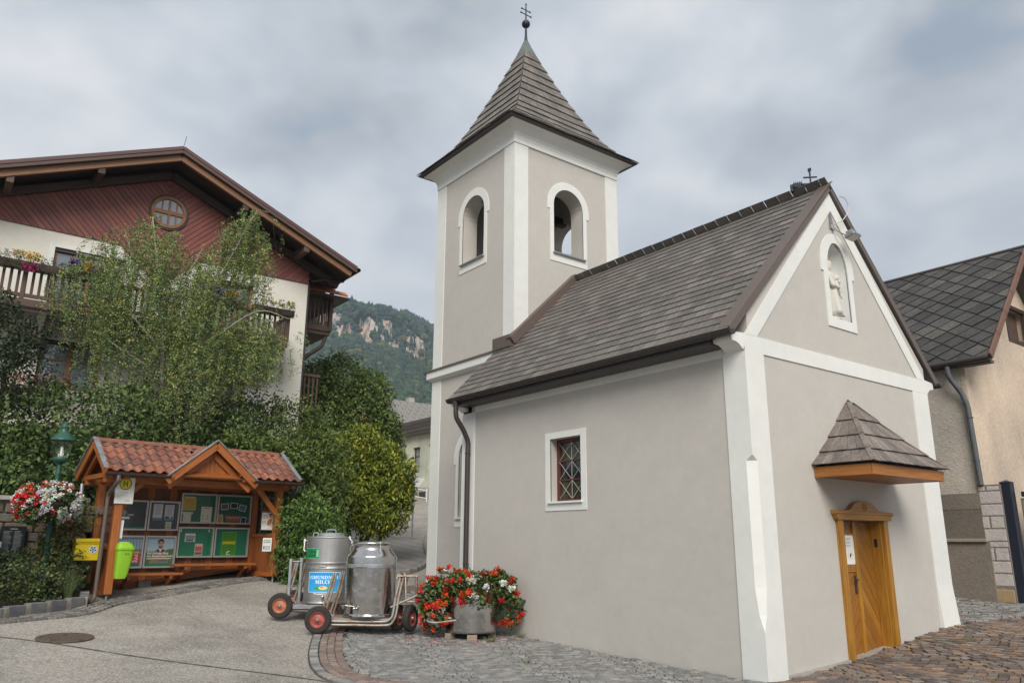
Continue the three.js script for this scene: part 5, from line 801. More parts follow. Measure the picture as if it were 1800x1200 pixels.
// display cases with posters
{
  const ink = (x, c, y0, n, l0, l1, lw, dy) => { x.fillStyle = c; const q = rng(y0 + n); for (let i = 0; i < n; i++) { let a = l0; while (a < l1) { const w = 6 + q() * 22; x.fillRect(a, y0 + i * dy, Math.min(w, l1 - a), lw); a += w + 5; } } };
  const cases = [
    [0.30, 0.97, 1.36, 2.00, 'display case with a dark photo poster of a bending person', (x, w, h) => { const g = x.createLinearGradient(0, 0, w, h); g.addColorStop(0, '#2e4a4a'); g.addColorStop(1, '#1c2c2c'); x.fillStyle = g; x.fillRect(0, 0, w, h); x.fillStyle = '#b5482a'; x.beginPath(); x.ellipse(60, 70, 70, 50, -0.4, 0, 7); x.fill(); x.fillStyle = '#3c3f47'; x.beginPath(); x.moveTo(120, 60); x.quadraticCurveTo(230, 20, 250, 140); x.quadraticCurveTo(240, 240, 170, 330); x.lineTo(110, 380); x.lineTo(90, 370); x.quadraticCurveTo(170, 250, 110, 170); x.fill(); x.fillStyle = '#8d8478'; x.beginPath(); x.arc(100, 150, 38, 0, 7); x.fill(); x.fillStyle = '#dfe3df'; x.font = 'bold 34px sans-serif'; x.fillText('Land', 150, 190); x.fillStyle = '#d9dcd6'; x.fillRect(0, 205, 180, 32); x.fillStyle = '#a7c3b7'; x.fillRect(0, 250, 120, 100); x.fillStyle = '#1d6a4d'; x.fillRect(0, h - 24, w, 24); }],
    [0.99, 1.66, 1.36, 2.00, 'display case with two white notices on dark grey board', (x, w, h) => { x.fillStyle = '#3b4344'; x.fillRect(0, 0, w, h); for (const [a, b] of [[46, 20], [206, 26]]) { x.fillStyle = '#c9c9d2'; x.fillRect(a, b, 130, 226); x.fillStyle = '#5f7898'; x.fillRect(a, b + 190, 130, 36); x.fillStyle = '#777'; for (let i = 0; i < 8; i++) x.fillRect(a + 20 + (i % 3) * 6, b + 20 + i * 17, 88 - (i % 3) * 12, 4); } x.fillStyle = '#444'; x.fillRect(214, 190, 60, 24); x.beginPath(); x.moveTo(284, 200); x.lineTo(330, 186); x.lineTo(320, 214); x.fill(); x.fillStyle = '#b7c197'; x.fillRect(232, 262, 86, 98); x.fillStyle = '#666'; x.fillRect(248, 292, 50, 6); x.fillRect(258, 318, 46, 6); x.fillRect(250, 342, 54, 5); }],
    [0.30, 0.97, 0.57, 1.25, 'display case with a red lettered poster behind the lime bin', (x, w, h) => { x.fillStyle = '#5d7688'; x.fillRect(0, 0, w, h); x.fillStyle = '#8fa9b8'; x.fillRect(0, 0, w, 160); for (let i = 0; i < 9; i++) { x.fillStyle = '#46606e'; x.fillRect(20 + i * 42, 30, 6, 150); } x.fillStyle = '#d8a233'; x.fillRect(210, 190, 160, 26); x.fillStyle = '#b02a3c'; x.fillRect(190, 216, w - 190, 130); x.fillStyle = '#f2e6e6'; x.font = 'bold 40px sans-serif'; x.textAlign = 'right'; x.fillText('ng', w - 30, 252); x.fillText('rig', w - 30, 292); x.fillText('atis', w - 30, 332); x.fillStyle = '#1d6a5a'; x.fillRect(0, h - 40, w, 40); }],
    [0.99, 1.66, 0.57, 1.25, 'display case with a portrait poster of a man before fields', (x, w, h) => { const g = x.createLinearGradient(0, 0, 0, h); g.addColorStop(0, '#9fb9c8'); g.addColorStop(0.45, '#a9bfca'); g.addColorStop(0.55, '#5f7a4a'); g.addColorStop(0.9, '#4b6a48'); g.addColorStop(0.9, '#1f7a58'); g.addColorStop(1, '#1f6f52'); x.fillStyle = g; x.fillRect(0, 0, w, h); x.fillStyle = '#4e7044'; x.beginPath(); x.ellipse(330, 200, 110, 40, -0.2, 0, 7); x.fill(); x.fillStyle = '#8b7355'; x.beginPath(); x.moveTo(70, 350); x.quadraticCurveTo(90, 190, 170, 165); x.lineTo(245, 165); x.quadraticCurveTo(310, 190, 330, 350); x.fill(); x.fillStyle = '#39424a'; x.beginPath(); x.moveTo(150, 180); x.lineTo(175, 150); x.lineTo(205, 195); x.lineTo(240, 150); x.lineTo(262, 182); x.lineTo(240, 200); x.lineTo(160, 200); x.fill(); x.fillStyle = '#e2ddd4'; x.beginPath(); x.moveTo(178, 158); x.lineTo(205, 200); x.lineTo(232, 158); x.fill(); x.fillStyle = '#2f2622'; x.beginPath(); x.ellipse(204, 66, 44, 44, 0, 0, 7); x.fill(); x.fillStyle = '#b98d74'; x.fillRect(188, 120, 34, 42); x.beginPath(); x.ellipse(206, 96, 37, 50, 0, 0, 7); x.fill(); x.fillStyle = '#2f2622'; x.beginPath(); x.moveTo(166, 78); x.quadraticCurveTo(180, 46, 226, 52); x.quadraticCurveTo(246, 60, 246, 84); x.quadraticCurveTo(250, 20, 205, 22); x.quadraticCurveTo(158, 24, 166, 78); x.fill(); x.fillStyle = '#5d463b'; x.beginPath(); x.ellipse(205, 122, 34, 24, 0, 0, 3.14); x.fill(); x.fillStyle = '#3a2d28'; x.fillRect(180, 78, 18, 5); x.fillRect(212, 78, 18, 5); x.fillStyle = '#f4f4f0'; x.font = 'bold 36px sans-serif'; x.fillText('Der richtige Weg.', 30, 228); x.fillText('Für Niederösterreich.', 30, 268); x.fillRect(30, 284, 330, 8); x.fillStyle = '#3f6a9a'; x.fillRect(190, 304, 120, 22); }],
    [1.68, 2.50, 1.53, 2.20, 'green notice board with yellow sheet and two white papers', (x, w, h) => { x.fillStyle = '#0d5a44'; x.fillRect(0, 0, w, h); x.fillStyle = '#b9982a'; x.fillRect(12, 40, 150, 140); x.fillStyle = '#c9b98a'; x.fillRect(20, 20, 130, 18); x.fillStyle = '#7d6a20'; for (let i = 0; i < 5; i++) x.fillRect(30, 60 + i * 22, 110, 4); x.fillStyle = '#c3c3b8'; x.fillRect(24, 205, 92, 150); x.fillRect(4, 196, 130, 22); x.fillStyle = '#cfcabb'; x.fillRect(228, 130, 130, 210); x.fillStyle = '#b86a5a'; x.fillRect(250, 142, 80, 10); x.fillStyle = '#333'; for (const [a, b] of [[254, 232], [308, 232], [254, 266], [308, 266]]) { x.beginPath(); x.arc(a, b, 7, 0, 7); x.fill(); } }],
    [2.52, 3.35, 1.53, 2.20, 'green notice board with a ring of small photographs', (x, w, h) => { x.fillStyle = '#0d5840'; x.fillRect(0, 0, w, h); const ph = (a, b, pw, p2, r, c) => { x.save(); x.translate(a, b); x.rotate(r); x.fillStyle = '#d5d5d0'; x.fillRect(-pw / 2, -p2 / 2, pw, p2); x.fillStyle = c; x.fillRect(-pw / 2 + 7, -p2 / 2 + 7, pw - 14, p2 - 14); x.restore(); }; ph(80, 120, 92, 74, -0.12, '#6a5560'); ph(192, 106, 90, 70, 0.03, '#2d3330'); ph(300, 130, 92, 74, 0.2, '#56707f'); ph(34, 268, 70, 104, -0.15, '#b88c3e'); ph(320, 282, 70, 96, 0.1, '#3a2f5e'); x.fillStyle = '#a35a4a'; x.fillRect(98, 210, 180, 78); x.fillStyle = '#d0c0b8'; for (let i = 0; i < 9; i++) { x.beginPath(); x.arc(112 + i * 19, 236 + (i % 2) * 14, 7, 0, 7); x.fill(); } x.fillStyle = '#3b2a2a'; x.fillRect(104, 214, 168, 12); }],
    [1.68, 2.50, 0.78, 1.45, 'green notice board with two small pictures pinned up', (x, w, h) => { x.fillStyle = '#0b6b4c'; x.fillRect(0, 0, w, h); x.fillStyle = '#c9cccd'; x.fillRect(72, 56, 118, 92); x.fillStyle = '#7f8c94'; x.fillRect(78, 76, 106, 44); x.fillStyle = '#6a4a4c'; x.fillRect(84, 122, 90, 20); x.fillStyle = '#c8a79c'; x.fillRect(196, 170, 92, 132); x.fillStyle = '#b0574e'; x.fillRect(202, 200, 80, 56); x.fillStyle = '#4a5a3c'; x.fillRect(202, 264, 80, 30); x.fillStyle = '#d8c8a8'; x.fillRect(14, 10, 16, 28); x.fillRect(340, 10, 16, 28); }],
    [2.52, 3.35, 0.78, 1.45, 'green notice board with a lime thank-you poster', (x, w, h) => { x.fillStyle = '#0a6a4e'; x.fillRect(0, 0, w, h); x.fillStyle = '#3c7a1c'; x.fillRect(84, 36, 168, 262); x.strokeStyle = '#7fbf3a'; x.lineWidth = 3; x.strokeRect(84, 36, 168, 262); x.fillStyle = '#e6d616'; x.font = 'italic bold 47px sans-serif'; x.fillText('DANKE', 88, 172); x.strokeStyle = '#dfe8d8'; x.lineWidth = 6; x.beginPath(); x.arc(168, 272, 18, 1.2, 5.2); x.stroke(); x.beginPath(); x.moveTo(152, 268); x.lineTo(190, 250); x.stroke(); x.fillStyle = '#dfe8d8'; x.fillRect(148, 286, 44, 5); }],
  ];
  for (const [a, b, c, d, lab, draw] of cases) {
    const w = b - a, h = d - c, o = onShelter('display_case', lab, 'notice board', (a + b) / 2, c, -1.17, 'display cases on the shelter back wall');
    mesh('frame', extZ(rectP(-w / 2, w / 2, 0, h), -0.03, 0.085, [rectP(-w / 2 + 0.035, w / 2 - 0.035, 0.035, h - 0.035)]), M.alu, o);
    mesh('poster', sheet(w - 0.07, h - 0.07, 0, h / 2, 0), printMat(384, Math.round(384 * (h - 0.07) / (w - 0.07)), draw, 0.6), o);
    mesh('pane', span(-w / 2 + 0.03, w / 2 - 0.03, 0.03, h - 0.03, 0.035, 0.039), M.caseGlass, o);
  }
}
// things fixed to the shelter
{
  const o = onShelter('bus_stop_sign', 'white bus stop sign with green H in a yellow disc', 'sign', 0.06, 1.86, 0.10);
  mesh('plate', rbox(0.36, 0.52, 0.012, 0, 0.26, 0, 0.005), M.alu, o);
  mesh('print', sheet(0.355, 0.515, 0, 0.26, 0.008, 0.002), printMat(512, 742, (x, w, h) => { x.fillStyle = '#dedfd8'; x.fillRect(0, 0, w, h); x.fillStyle = '#1f6b3a'; x.beginPath(); x.arc(256, 180, 172, 0, 7); x.fill(); x.fillStyle = '#e8c80e'; x.beginPath(); x.arc(256, 180, 146, 0, 7); x.fill(); x.fillStyle = '#1f6b3a'; x.font = 'bold 230px sans-serif'; x.textAlign = 'center'; x.fillText('H', 256, 262); x.fillStyle = '#666'; const r = rng(3); for (const [a, b, n, hh] of [[168, 420, 7, 26], [172, 484, 6, 26], [300, 640, 5, 30]]) for (let i = 0; i < n; i++) { x.fillRect(a + i * 26, b + (i % 3 ? 8 : 0), 8 + r() * 12, hh - (i % 3 ? 8 : 0)); } }, 0.5), o);
  const l = onShelter('litter_bin', 'lime green plastic litter bin hung on the shelter post', 'bin', 0.17, 0.42, 0.19);
  { const body = []; const sec = [[0.0, 0.10, 0.075, -0.03], [0.08, 0.12, 0.085, -0.02], [0.35, 0.145, 0.105, 0.0], [0.55, 0.155, 0.115, 0.005]]; const ring = ([y, a, b, s], n = 24) => Array.from({ length: n }, (_, i) => { const t = i / n * 6.2832, c = Math.cos(t), q = Math.sin(t), p = 0.45; return [Math.sign(c) * Math.pow(Math.abs(c), p) * a + s, y, Math.sign(q) * Math.pow(Math.abs(q), p) * b]; }); const loft = S => { const P = [], n = 24; for (let i = 0; i + 1 < S.length; i++) { const A = ring(S[i]), Bq = ring(S[i + 1]); for (let k = 0; k < n; k++) { const m = (k + 1) % n; P.push(...A[k], ...Bq[k], ...Bq[m], ...A[k], ...Bq[m], ...A[m]); } } for (const e of [0, S.length - 1]) { const A = ring(S[e]), c = [S[e][3], S[e][0], 0]; for (let k = 0; k < n; k++) P.push(...c, ...A[k], ...A[(k + 1) % n]); } const g = new THREE.BufferGeometry(); g.setAttribute('position', new THREE.Float32BufferAttribute(P, 3)); return uvm(norm(toCreasedNormals(mergeVertices(g), 0.7))); };
    mesh('bin_body', loft(sec), M.lime, l); mesh('lid', loft([[0.545, 0.17, 0.13, 0.01], [0.58, 0.172, 0.132, 0.01], [0.60, 0.155, 0.115, 0.0], [0.66, 0.13, 0.095, -0.01], [0.70, 0.07, 0.05, -0.03]]), M.lime, l);
    mesh('label', sheet(0.09, 0.03, 0.02, 0.47, 0.115, 0.004), printMat(128, 44, (x) => { x.fillStyle = '#6cae1a'; x.fillRect(0, 0, 128, 44); x.fillStyle = '#15181a'; for (let i = 0; i < 5; i++) x.fillRect(12 + i * 21, i % 2 ? 12 : 4, 13, i % 2 ? 26 : 34); x.fillStyle = '#cfd8c0'; x.fillRect(14, 40, 96, 4); }), l); }
  const y = onShelter('mailbox', 'yellow mailbox with a small ball sticker beside the shelter post', 'mailbox', -0.42, 0.76, -0.22);
  mesh('casing', rbox(0.44, 0.36, 0.26, 0, 0.18, 0, 0.015), M.yellow, y); mesh('lid', [rbox(0.47, 0.07, 0.30, 0, 0.385, 0.005, 0.015), rbox(0.44, 0.02, 0.02, 0, 0.335, 0.14, 0.006)], M.yellow, y); mesh('rib', [box(0.10, 0.12, 0.008, -0.13, 0.22, 0.132)], M.yellow, y);
  mesh('sticker', new THREE.CylinderGeometry(0.075, 0.075, 0.004, 24).rotateX(Math.PI / 2).rotateY(0).translate(0.09, 0.21, 0.133), printMat(128, 128, (x) => { x.fillStyle = '#b9c6cf'; x.fillRect(0, 0, 128, 128); x.fillStyle = '#2a3440'; for (let i = 0; i < 5; i++) { x.beginPath(); x.arc(64 + 38 * Math.cos(i * 1.257), 64 + 38 * Math.sin(i * 1.257), 14, 0, 7); x.fill(); } x.beginPath(); x.arc(64, 64, 15, 0, 7); x.fill(); }), y);
  mesh('label', sheet(0.09, 0.035, 0.0, 0.055, 0.133, 0.004), printMat(128, 50, (x) => { x.fillStyle = '#e2b80c'; x.fillRect(0, 0, 128, 50); x.fillStyle = '#15181a'; for (let i = 0; i < 5; i++) x.fillRect(12 + i * 21, i % 2 ? 12 : 4, 13, i % 2 ? 26 : 34); x.fillStyle = '#cfd8c0'; x.fillRect(14, 40, 96, 4); }), y);
  mesh('bracket', [box(0.05, 0.2, 0.1, 0.24, 0.1, 0), box(0.2, 0.04, 0.1, 0.20, 0.05, 0)], M.galv, y);
  const n = onShelter('notice', 'small white framed notice on the shelter side boards', 'notice', 3.28, 0.92, -0.02); n.rotation.y = SA - 0.3; mesh('backboard', rbox(0.2, 0.30, 0.012, 0, 0.15, 0, 0.003), M.paper, n); mesh('print', sheet(0.19, 0.29, 0, 0.15, 0.008, 0.002), printMat(192, 288, (x, w, h) => { x.fillStyle = '#cfd2cc'; x.fillRect(0, 0, w, h); x.fillStyle = '#27424a'; x.fillRect(20, 36, 12, 80); x.fillRect(16, 170, 26, 76); for (let i = 0; i < 2; i++) for (let k = 0; k < 5; k++) { x.fillRect(50 + k * 24, 44 + i * 40, 18, 20); x.fillRect(54 + k * 23, 178 + i * 44, 16, 22); } }), n);
  const p = onShelter('poster', 'poster of a violin player taped inside the shelter side glass', 'poster', 3.38, 1.40, -0.30); p.rotation.y = SA - 0.5; mesh('print', sheet(0.26, 0.46, 0, 0.23, 0, 0.003), printMat(192, 340, (x, w, h) => { x.fillStyle = '#c9c3bd'; x.fillRect(0, 0, w, h); x.fillStyle = '#7d3028'; x.fillRect(0, 0, w, 50); x.fillStyle = '#96433c'; for (let i = 0; i < 4; i++) { x.fillRect(14 + i * 22, 86 + (i % 2) * 8, 14, 22); x.fillRect(10 + i * 24, 130, 18, 16); } x.fillStyle = '#b9876a'; x.beginPath(); x.ellipse(140, 110, 24, 30, 0, 0, 7); x.fill(); x.fillStyle = '#5a2a1c'; x.beginPath(); x.ellipse(142, 84, 26, 16, 0, 0, 7); x.fill(); x.fillStyle = '#a3622f'; x.beginPath(); x.ellipse(130, 210, 34, 60, 0.4, 0, 7); x.fill(); x.fillStyle = '#2a2a2a'; x.fillRect(14, 200, 60, 8); x.fillRect(14, 230, 50, 6); x.fillStyle = '#d9d5cf'; x.fillRect(10, 280, 100, 40); }), p);
  const h = onShelter('leaflet_holder', 'narrow white leaflet holder on the inner side of the shelter post', 'holder', 0.115, 1.18, -0.02); mesh('box', rbox(0.06, 0.36, 0.09, 0, 0.18, 0, 0.006), M.paper, h);
  const el = onShelter('paving_slab', 'loose concrete slab leaning under the shelter bench', 'slab', 1.05, 0.12, -1.02); const sl = mesh('slab', rbox(0.26, 0.2, 0.05, 0, 0.09, 0, 0.006), M.concrete, el); sl.rotation.x = -0.2;
}
// lamp with flower ring
{
  const o = onShelter('street_lamp', 'green cast street lamp with glass lantern rising from the flowers', 'lamp', -1.10, 0.1, -0.25);
  mesh('pole', lathe([[0.075, 0], [0.075, 0.5], [0.06, 0.55], [0.05, 1.2], [0.045, 2.3], [0.06, 2.32], [0.04, 2.36], [0.04, 2.5]], 16), M.lampGreen, o);
  mesh('lantern_base', lathe([[0.03, 2.48], [0.10, 2.52], [0.13, 2.56], [0.14, 2.60], [0.12, 2.62]], 24), M.lampGreen, o); mesh('lantern_glass', lathe([[0.125, 2.62], [0.165, 2.80], [0.185, 2.96]], 24), M.glass, o);
  mesh('hood', lathe([[0.22, 2.95], [0.225, 2.965], [0.20, 3.0], [0.12, 3.09], [0.075, 3.13], [0.07, 3.2], [0.085, 3.21], [0.085, 3.23], [0.06, 3.24], [0.055, 3.28], [0.03, 3.30], [0, 3.31]], 24), M.lampGreen, o);
  mesh('lamp_tube', [lathe([[0.0, 2.62], [0.05, 2.62], [0.05, 2.68], [0.035, 2.69], [0.03, 2.82], [0, 2.84]], 12)], M.paper, o); for (let k = 0; k < 4; k++) { const a = k * Math.PI / 2 + 0.4; mesh('lantern_rib', rod([0.127 * Math.cos(a), 2.61, 0.127 * Math.sin(a)], [0.188 * Math.cos(a), 2.97, 0.188 * Math.sin(a)], 0.006, 5), M.lampGreen, o); }
  mesh('scroll', [tube([[0.0, 2.42, 0], [0.10, 2.36, 0], [0.16, 2.42, 0], [0.12, 2.5, 0]], 0.01, 6), tube([[0.0, 2.42, 0], [-0.10, 2.36, 0], [-0.16, 2.42, 0], [-0.12, 2.5, 0]], 0.01, 6)], M.lampGreen, o);
  const f = onShelter('flower_basket', 'round hanging basket of red and white geraniums round the lamp post', 'flowers', -1.27, 1.55, 0.05), q = rng(44);
  mesh('basket', lathe([[0.0, 0.0], [0.25, 0.02], [0.36, 0.25], [0.36, 0.28]], 20), M.pot, f);
  const fol = lobeList([[0, 0.28, 0, 0.56, 0.42, 0.52], [-0.2, 0.12, 0.1, 0.38, 0.30, 0.38], [0.22, 0.22, 0.05, 0.38, 0.32, 0.38]], 260, [[0.05, 0.085, 0.02], [0.035, 0.065, 0.018], [0.07, 0.11, 0.025]], 7, 0.9); scatter('foliage', LG.round, LM, fol, f);
  const red = [], wh = [], org = []; for (let i = 0; i < 400; i++) { const t = q() * 6.283, u = q() * 1.7 - 0.75, w = Math.sqrt(Math.max(0, 1 - u * u)), p = V(0.56 * w * Math.cos(t), 0.26 + 0.42 * u, 0.52 * w * Math.sin(t)); const k = fbm(p.x * 5 + 10, p.y * 5 + 10, 2); if (p.x < -0.26 ? q() < 0.62 : q() < 0.04 + 0.16 * (p.y > 0.5)) { for (let m = 0; m < 3; m++) (p.y > 0.42 ? org : red).push({ p: p.clone().add(V((q() - 0.5) * 0.07, (q() - 0.5) * 0.05, (q() - 0.5) * 0.07)), s: 1.1, c: (p.y > 0.42 ? [0.55, 0.09, 0.03] : [0.62, 0.03, 0.03]).map(v => v * (0.7 + 0.5 * q())) }); } else if (k > 0.36) for (let m = 0; m < 3; m++) wh.push({ p: p.clone().add(V((q() - 0.5) * 0.07, (q() - 0.5) * 0.05, (q() - 0.5) * 0.07)), s: 1.0, c: [0.72, 0.72, 0.68].map(v => v * (0.8 + 0.25 * q())) }); }
  scatter('red_blossoms', LG.petal, PM, red.concat(org), f); scatter('white_blossoms', LG.petal, PM, wh, f);
}
// rubble wall, memorial and planting bed left of the shelter
{
  const A = s2w(-7.5, 0, -1.30), L = 7.25, w = thing('rubble_wall', 'brown rubble stone wall behind the planting bed', 'wall', [A.x, 0.1, A.z], SA), q = rng(17), it = [], mt = mat([1, 1, 1], 0.95, { map: T.stone, mean: 0.68, bump: T.stoneB, bs: 0.008 });
  mesh('mortar', box(L, 2.35, 0.45, L / 2, 1.1, -0.10), M.concrete, w);
  for (let y = 0.05; y < 2.2;) { const h = 0.14 + q() * 0.14; let x = 0; while (x < L) { const l = 0.22 + q() * 0.36; if (x >= 0) { const p = s2w(-7.5 + x + l / 2, 0, -1.1); p.y = y + h / 2 + 0.1; it.push({ geo: rbox(1, 1, 1, 0, 0, 0, 0.09), m: new THREE.Matrix4().compose(V(x + l / 2, y + h / 2, 0.12 + q() * 0.03), new THREE.Quaternion().setFromEuler(new THREE.Euler((q() - 0.5) * 0.1, (q() - 0.5) * 0.1, (q() - 0.5) * 0.08)), V(l - 0.03, h - 0.025, 0.16)), c: [[0.16, 0.115, 0.08], [0.12, 0.09, 0.07], [0.20, 0.15, 0.11], [0.14, 0.12, 0.10]][Math.floor(q() * 4)], p }); } x += l; } y += h; }
  pieces(w, 'stone', it, mt, 150);
  const cp = mesh('coping', box(L, 0.08, 0.6, L / 2, 2.30, -0.02), M.concrete, w);
  const m1 = onShelter('memorial_plaque', 'black stone plaque with rows of engraved names on the rubble wall', 'plaque', -1.55, 0.75, -1.0); const pl = mesh('slab', rbox(0.44, 0.66, 0.06, 0, 0.33, 0, 0.01), M.black, m1); mesh('engraving', sheet(0.42, 0.64, 0, 0.33, 0.031, 0.003), printMat(256, 390, (x, W2, H2) => { x.fillStyle = '#14161a'; x.fillRect(0, 0, W2, H2); x.fillStyle = '#8d8f90'; const r = rng(4); x.fillRect(90, 24, 76, 9); for (let i = 0; i < 22; i++) { x.fillRect(24, 54 + i * 14, 60 + r() * 36, 4); x.fillRect(138, 54 + i * 14, 56 + r() * 36, 4); } }, 0.35), m1); m1.rotation.z = 0;
  const m2 = onShelter('stone_monument', 'grey granite monument with stone bowl on its ledge', 'monument', -2.15, -0.05, -0.75); mesh('base', [rbox(0.6, 1.05, 0.4, 0, 0.52, 0, 0.015), rbox(0.7, 0.12, 0.46, 0, 1.10, 0, 0.012)], M.galv, m2); mesh('ledge', rbox(0.62, 0.05, 0.42, 0, 1.185, 0, 0.01), M.black, m2); mesh('bowl', hexa([[-0.2, 1.21, -0.14], [0.2, 1.21, -0.14], [0.2, 1.21, 0.14], [-0.2, 1.21, 0.14], [-0.28, 1.42, -0.2], [0.28, 1.42, -0.2], [0.28, 1.42, 0.2], [-0.28, 1.42, 0.2]]), M.galv, m2); mesh('plate', rbox(0.12, 0.16, 0.02, 0.12, 0.82, 0.205, 0.01), M.steelDull, m2);
  const bq = rng(9), bl = []; for (let i = 0; i < 90; i++) bl.push({ p: V((bq() - 0.5) * 0.5, 1.44 + bq() * 0.1, (bq() - 0.5) * 0.34), s: 0.8, c: jit([[0.03, 0.06, 0.02]], bq) }); scatter('bowl_plants', LG.tiny, LM, bl, m2);
  // kerb stones
  const ln = [[-3, -13.2], [1.5, -15.9], [2.85, -16.85], [2.98, -17.6]], kb = thing('bed_kerb', 'kerb of dark granite blocks with pale joints round the planting bed', 'kerb', [0, 0, 0]), kq = rng(2), kc = [mat([0.12, 0.12, 0.125], 0.85, { map: T.stone, mean: 0.68 }), mat([0.15, 0.15, 0.15], 0.85, { map: T.stone, mean: 0.68 })], jm = mat([0.27, 0.23, 0.17], 0.95, { map: T.stone, mean: 0.68 });
  for (let i = 0; i + 1 < ln.length; i++) { const a = ln[i], b = ln[i + 1], d = Math.hypot(b[0] - a[0], b[1] - a[1]), n = Math.max(1, Math.round(d / 0.42)), an = Math.atan2(-(b[1] - a[1]), b[0] - a[0]); for (let k = 0; k < n; k++) { const t = (k + 0.5) / n, x = a[0] + (b[0] - a[0]) * t, z = a[1] + (b[1] - a[1]) * t; const m = mesh('kerb_stone', rbox(d / n - 0.09, 0.26, 0.16, 0, 0, 0, 0.015), kc[k % 2], kb); m.position.set(x, gy(x, z) + 0.07 + kq() * 0.01, z); m.rotation.y = an; const t2 = k / n, jx = a[0] + (b[0] - a[0]) * t2, jz = a[1] + (b[1] - a[1]) * t2; const j = mesh('joint_stone', rbox(0.085, 0.25, 0.13, 0, 0, 0, 0.01), jm, kb); j.position.set(jx, gy(jx, jz) + 0.06, jz); j.rotation.y = an; } }
  struct('planting_bed', (() => { const P = [[-3, -13.25], [1.5, -15.95], [2.85, -16.9], [2.98, -17.6], [3.1, -18.6], [-5, -18.0]], g = patch(P, 0.10, M.soil, null, null, 0.4); return g; })(), M.soil, 'dark soil of the planting bed');
}
// drainage strip of setts along the shelter and bed
{
  const ln = [[-3.2, -12.75], [1.45, -15.5], [2.75, -16.0], [3.5, -16.9], [4.48, -17.35], [6.3, -18.05], [8.9, -18.9]], q = rng(12), c = new THREE.CatmullRomCurve3(ln.map(p => V(p[0], 0, p[1]))), G = new THREE.Group(); G.name = 'drain_setts'; G.userData = { kind: 'structure', label: 'drainage strip of old grey setts along the shelter' }; scene.add(G);
  const bm = mat([1, 1, 1], 0.85, { map: T.stone, mean: 0.68, bump: T.stoneB, bs: 0.004 }), it = [], geo = [0, 1, 2].map(k => rbox(1, 1, 1, 0, 0, 0, 0.10)), n = Math.floor(c.getLength() / 0.16), pts = c.getSpacedPoints(n);
  for (let i = 0; i < n; i++) { const a = pts[i], b = pts[i + 1], an = Math.atan2(-(b.z - a.z), b.x - a.x), nx = -(b.z - a.z) / a.distanceTo(b), nz = (b.x - a.x) / a.distanceTo(b); for (let r = 0; r < 4; r++) { const o = -0.02 - r * 0.125 , x = (a.x + b.x) / 2 - nx * -o * 1, z = (a.z + b.z) / 2 + nz * o, y = gy(x, z) + 0.012 + q() * 0.006, k = 0.7 + 0.5 * q(); it.push({ geo: geo[0], m: new THREE.Matrix4().compose(V(x, y, z), new THREE.Quaternion().setFromEuler(new THREE.Euler((q() - 0.5) * 0.1, an + (q() - 0.5) * 0.12, (q() - 0.5) * 0.1)), V(0.14 + q() * 0.01, 0.05, 0.108)), c: [[0.19, 0.175, 0.16], [0.16, 0.15, 0.14], [0.22, 0.20, 0.18]][Math.floor(q() * 3)].map(v => v * Math.round(k * 6) / 6), p: V(x, y, z) }); } }
  pieces(G, 'sett', it, bm, 300);
  mesh('bedding', patch([...ln.map(p => [p[0], p[1]]), ...ln.map(p => [p[0] - 0.15, p[1] - 0.6]).reverse()], 0.004, M.bed, null, null), M.bed, G);
}

// ---------------------------------------------------------------- milk cans on carts
const cartTurn = -YAW; // the carts stand square to the street
function wheel(parent, x, z, r, rim, turn = 0) {
  const w = new THREE.Group(); w.name = 'wheel'; w.position.set(x, r, z); w.rotation.y = turn; parent.add(w);
  const prof = [[r * 0.56, -0.045], [r * 0.62, -0.055], [r * 0.85, -0.058], [r * 0.96, -0.045], [r * 1.0, -0.02], [r * 1.0, 0.02], [r * 0.96, 0.045], [r * 0.85, 0.058], [r * 0.62, 0.055], [r * 0.56, 0.045]];
  mesh('tyre', lathe(prof, 36).rotateX(Math.PI / 2), M.rubber, w);
  mesh('rim', lathe([[0.03, 0.035], [r * 0.28, 0.03], [r * 0.36, 0.012], [r * 0.48, 0.015], [r * 0.53, 0.045], [r * 0.575, 0.048], [r * 0.575, -0.048], [r * 0.53, -0.045], [r * 0.48, -0.015], [0.03, -0.03]], 32).rotateX(Math.PI / 2), rim, w);
  mesh('hub', lathe([[0, 0.075], [0.028, 0.07], [0.034, 0.03], [0.034, -0.05], [0, -0.05]], 14).rotateX(Math.PI / 2), M.frameSteel, w);
}
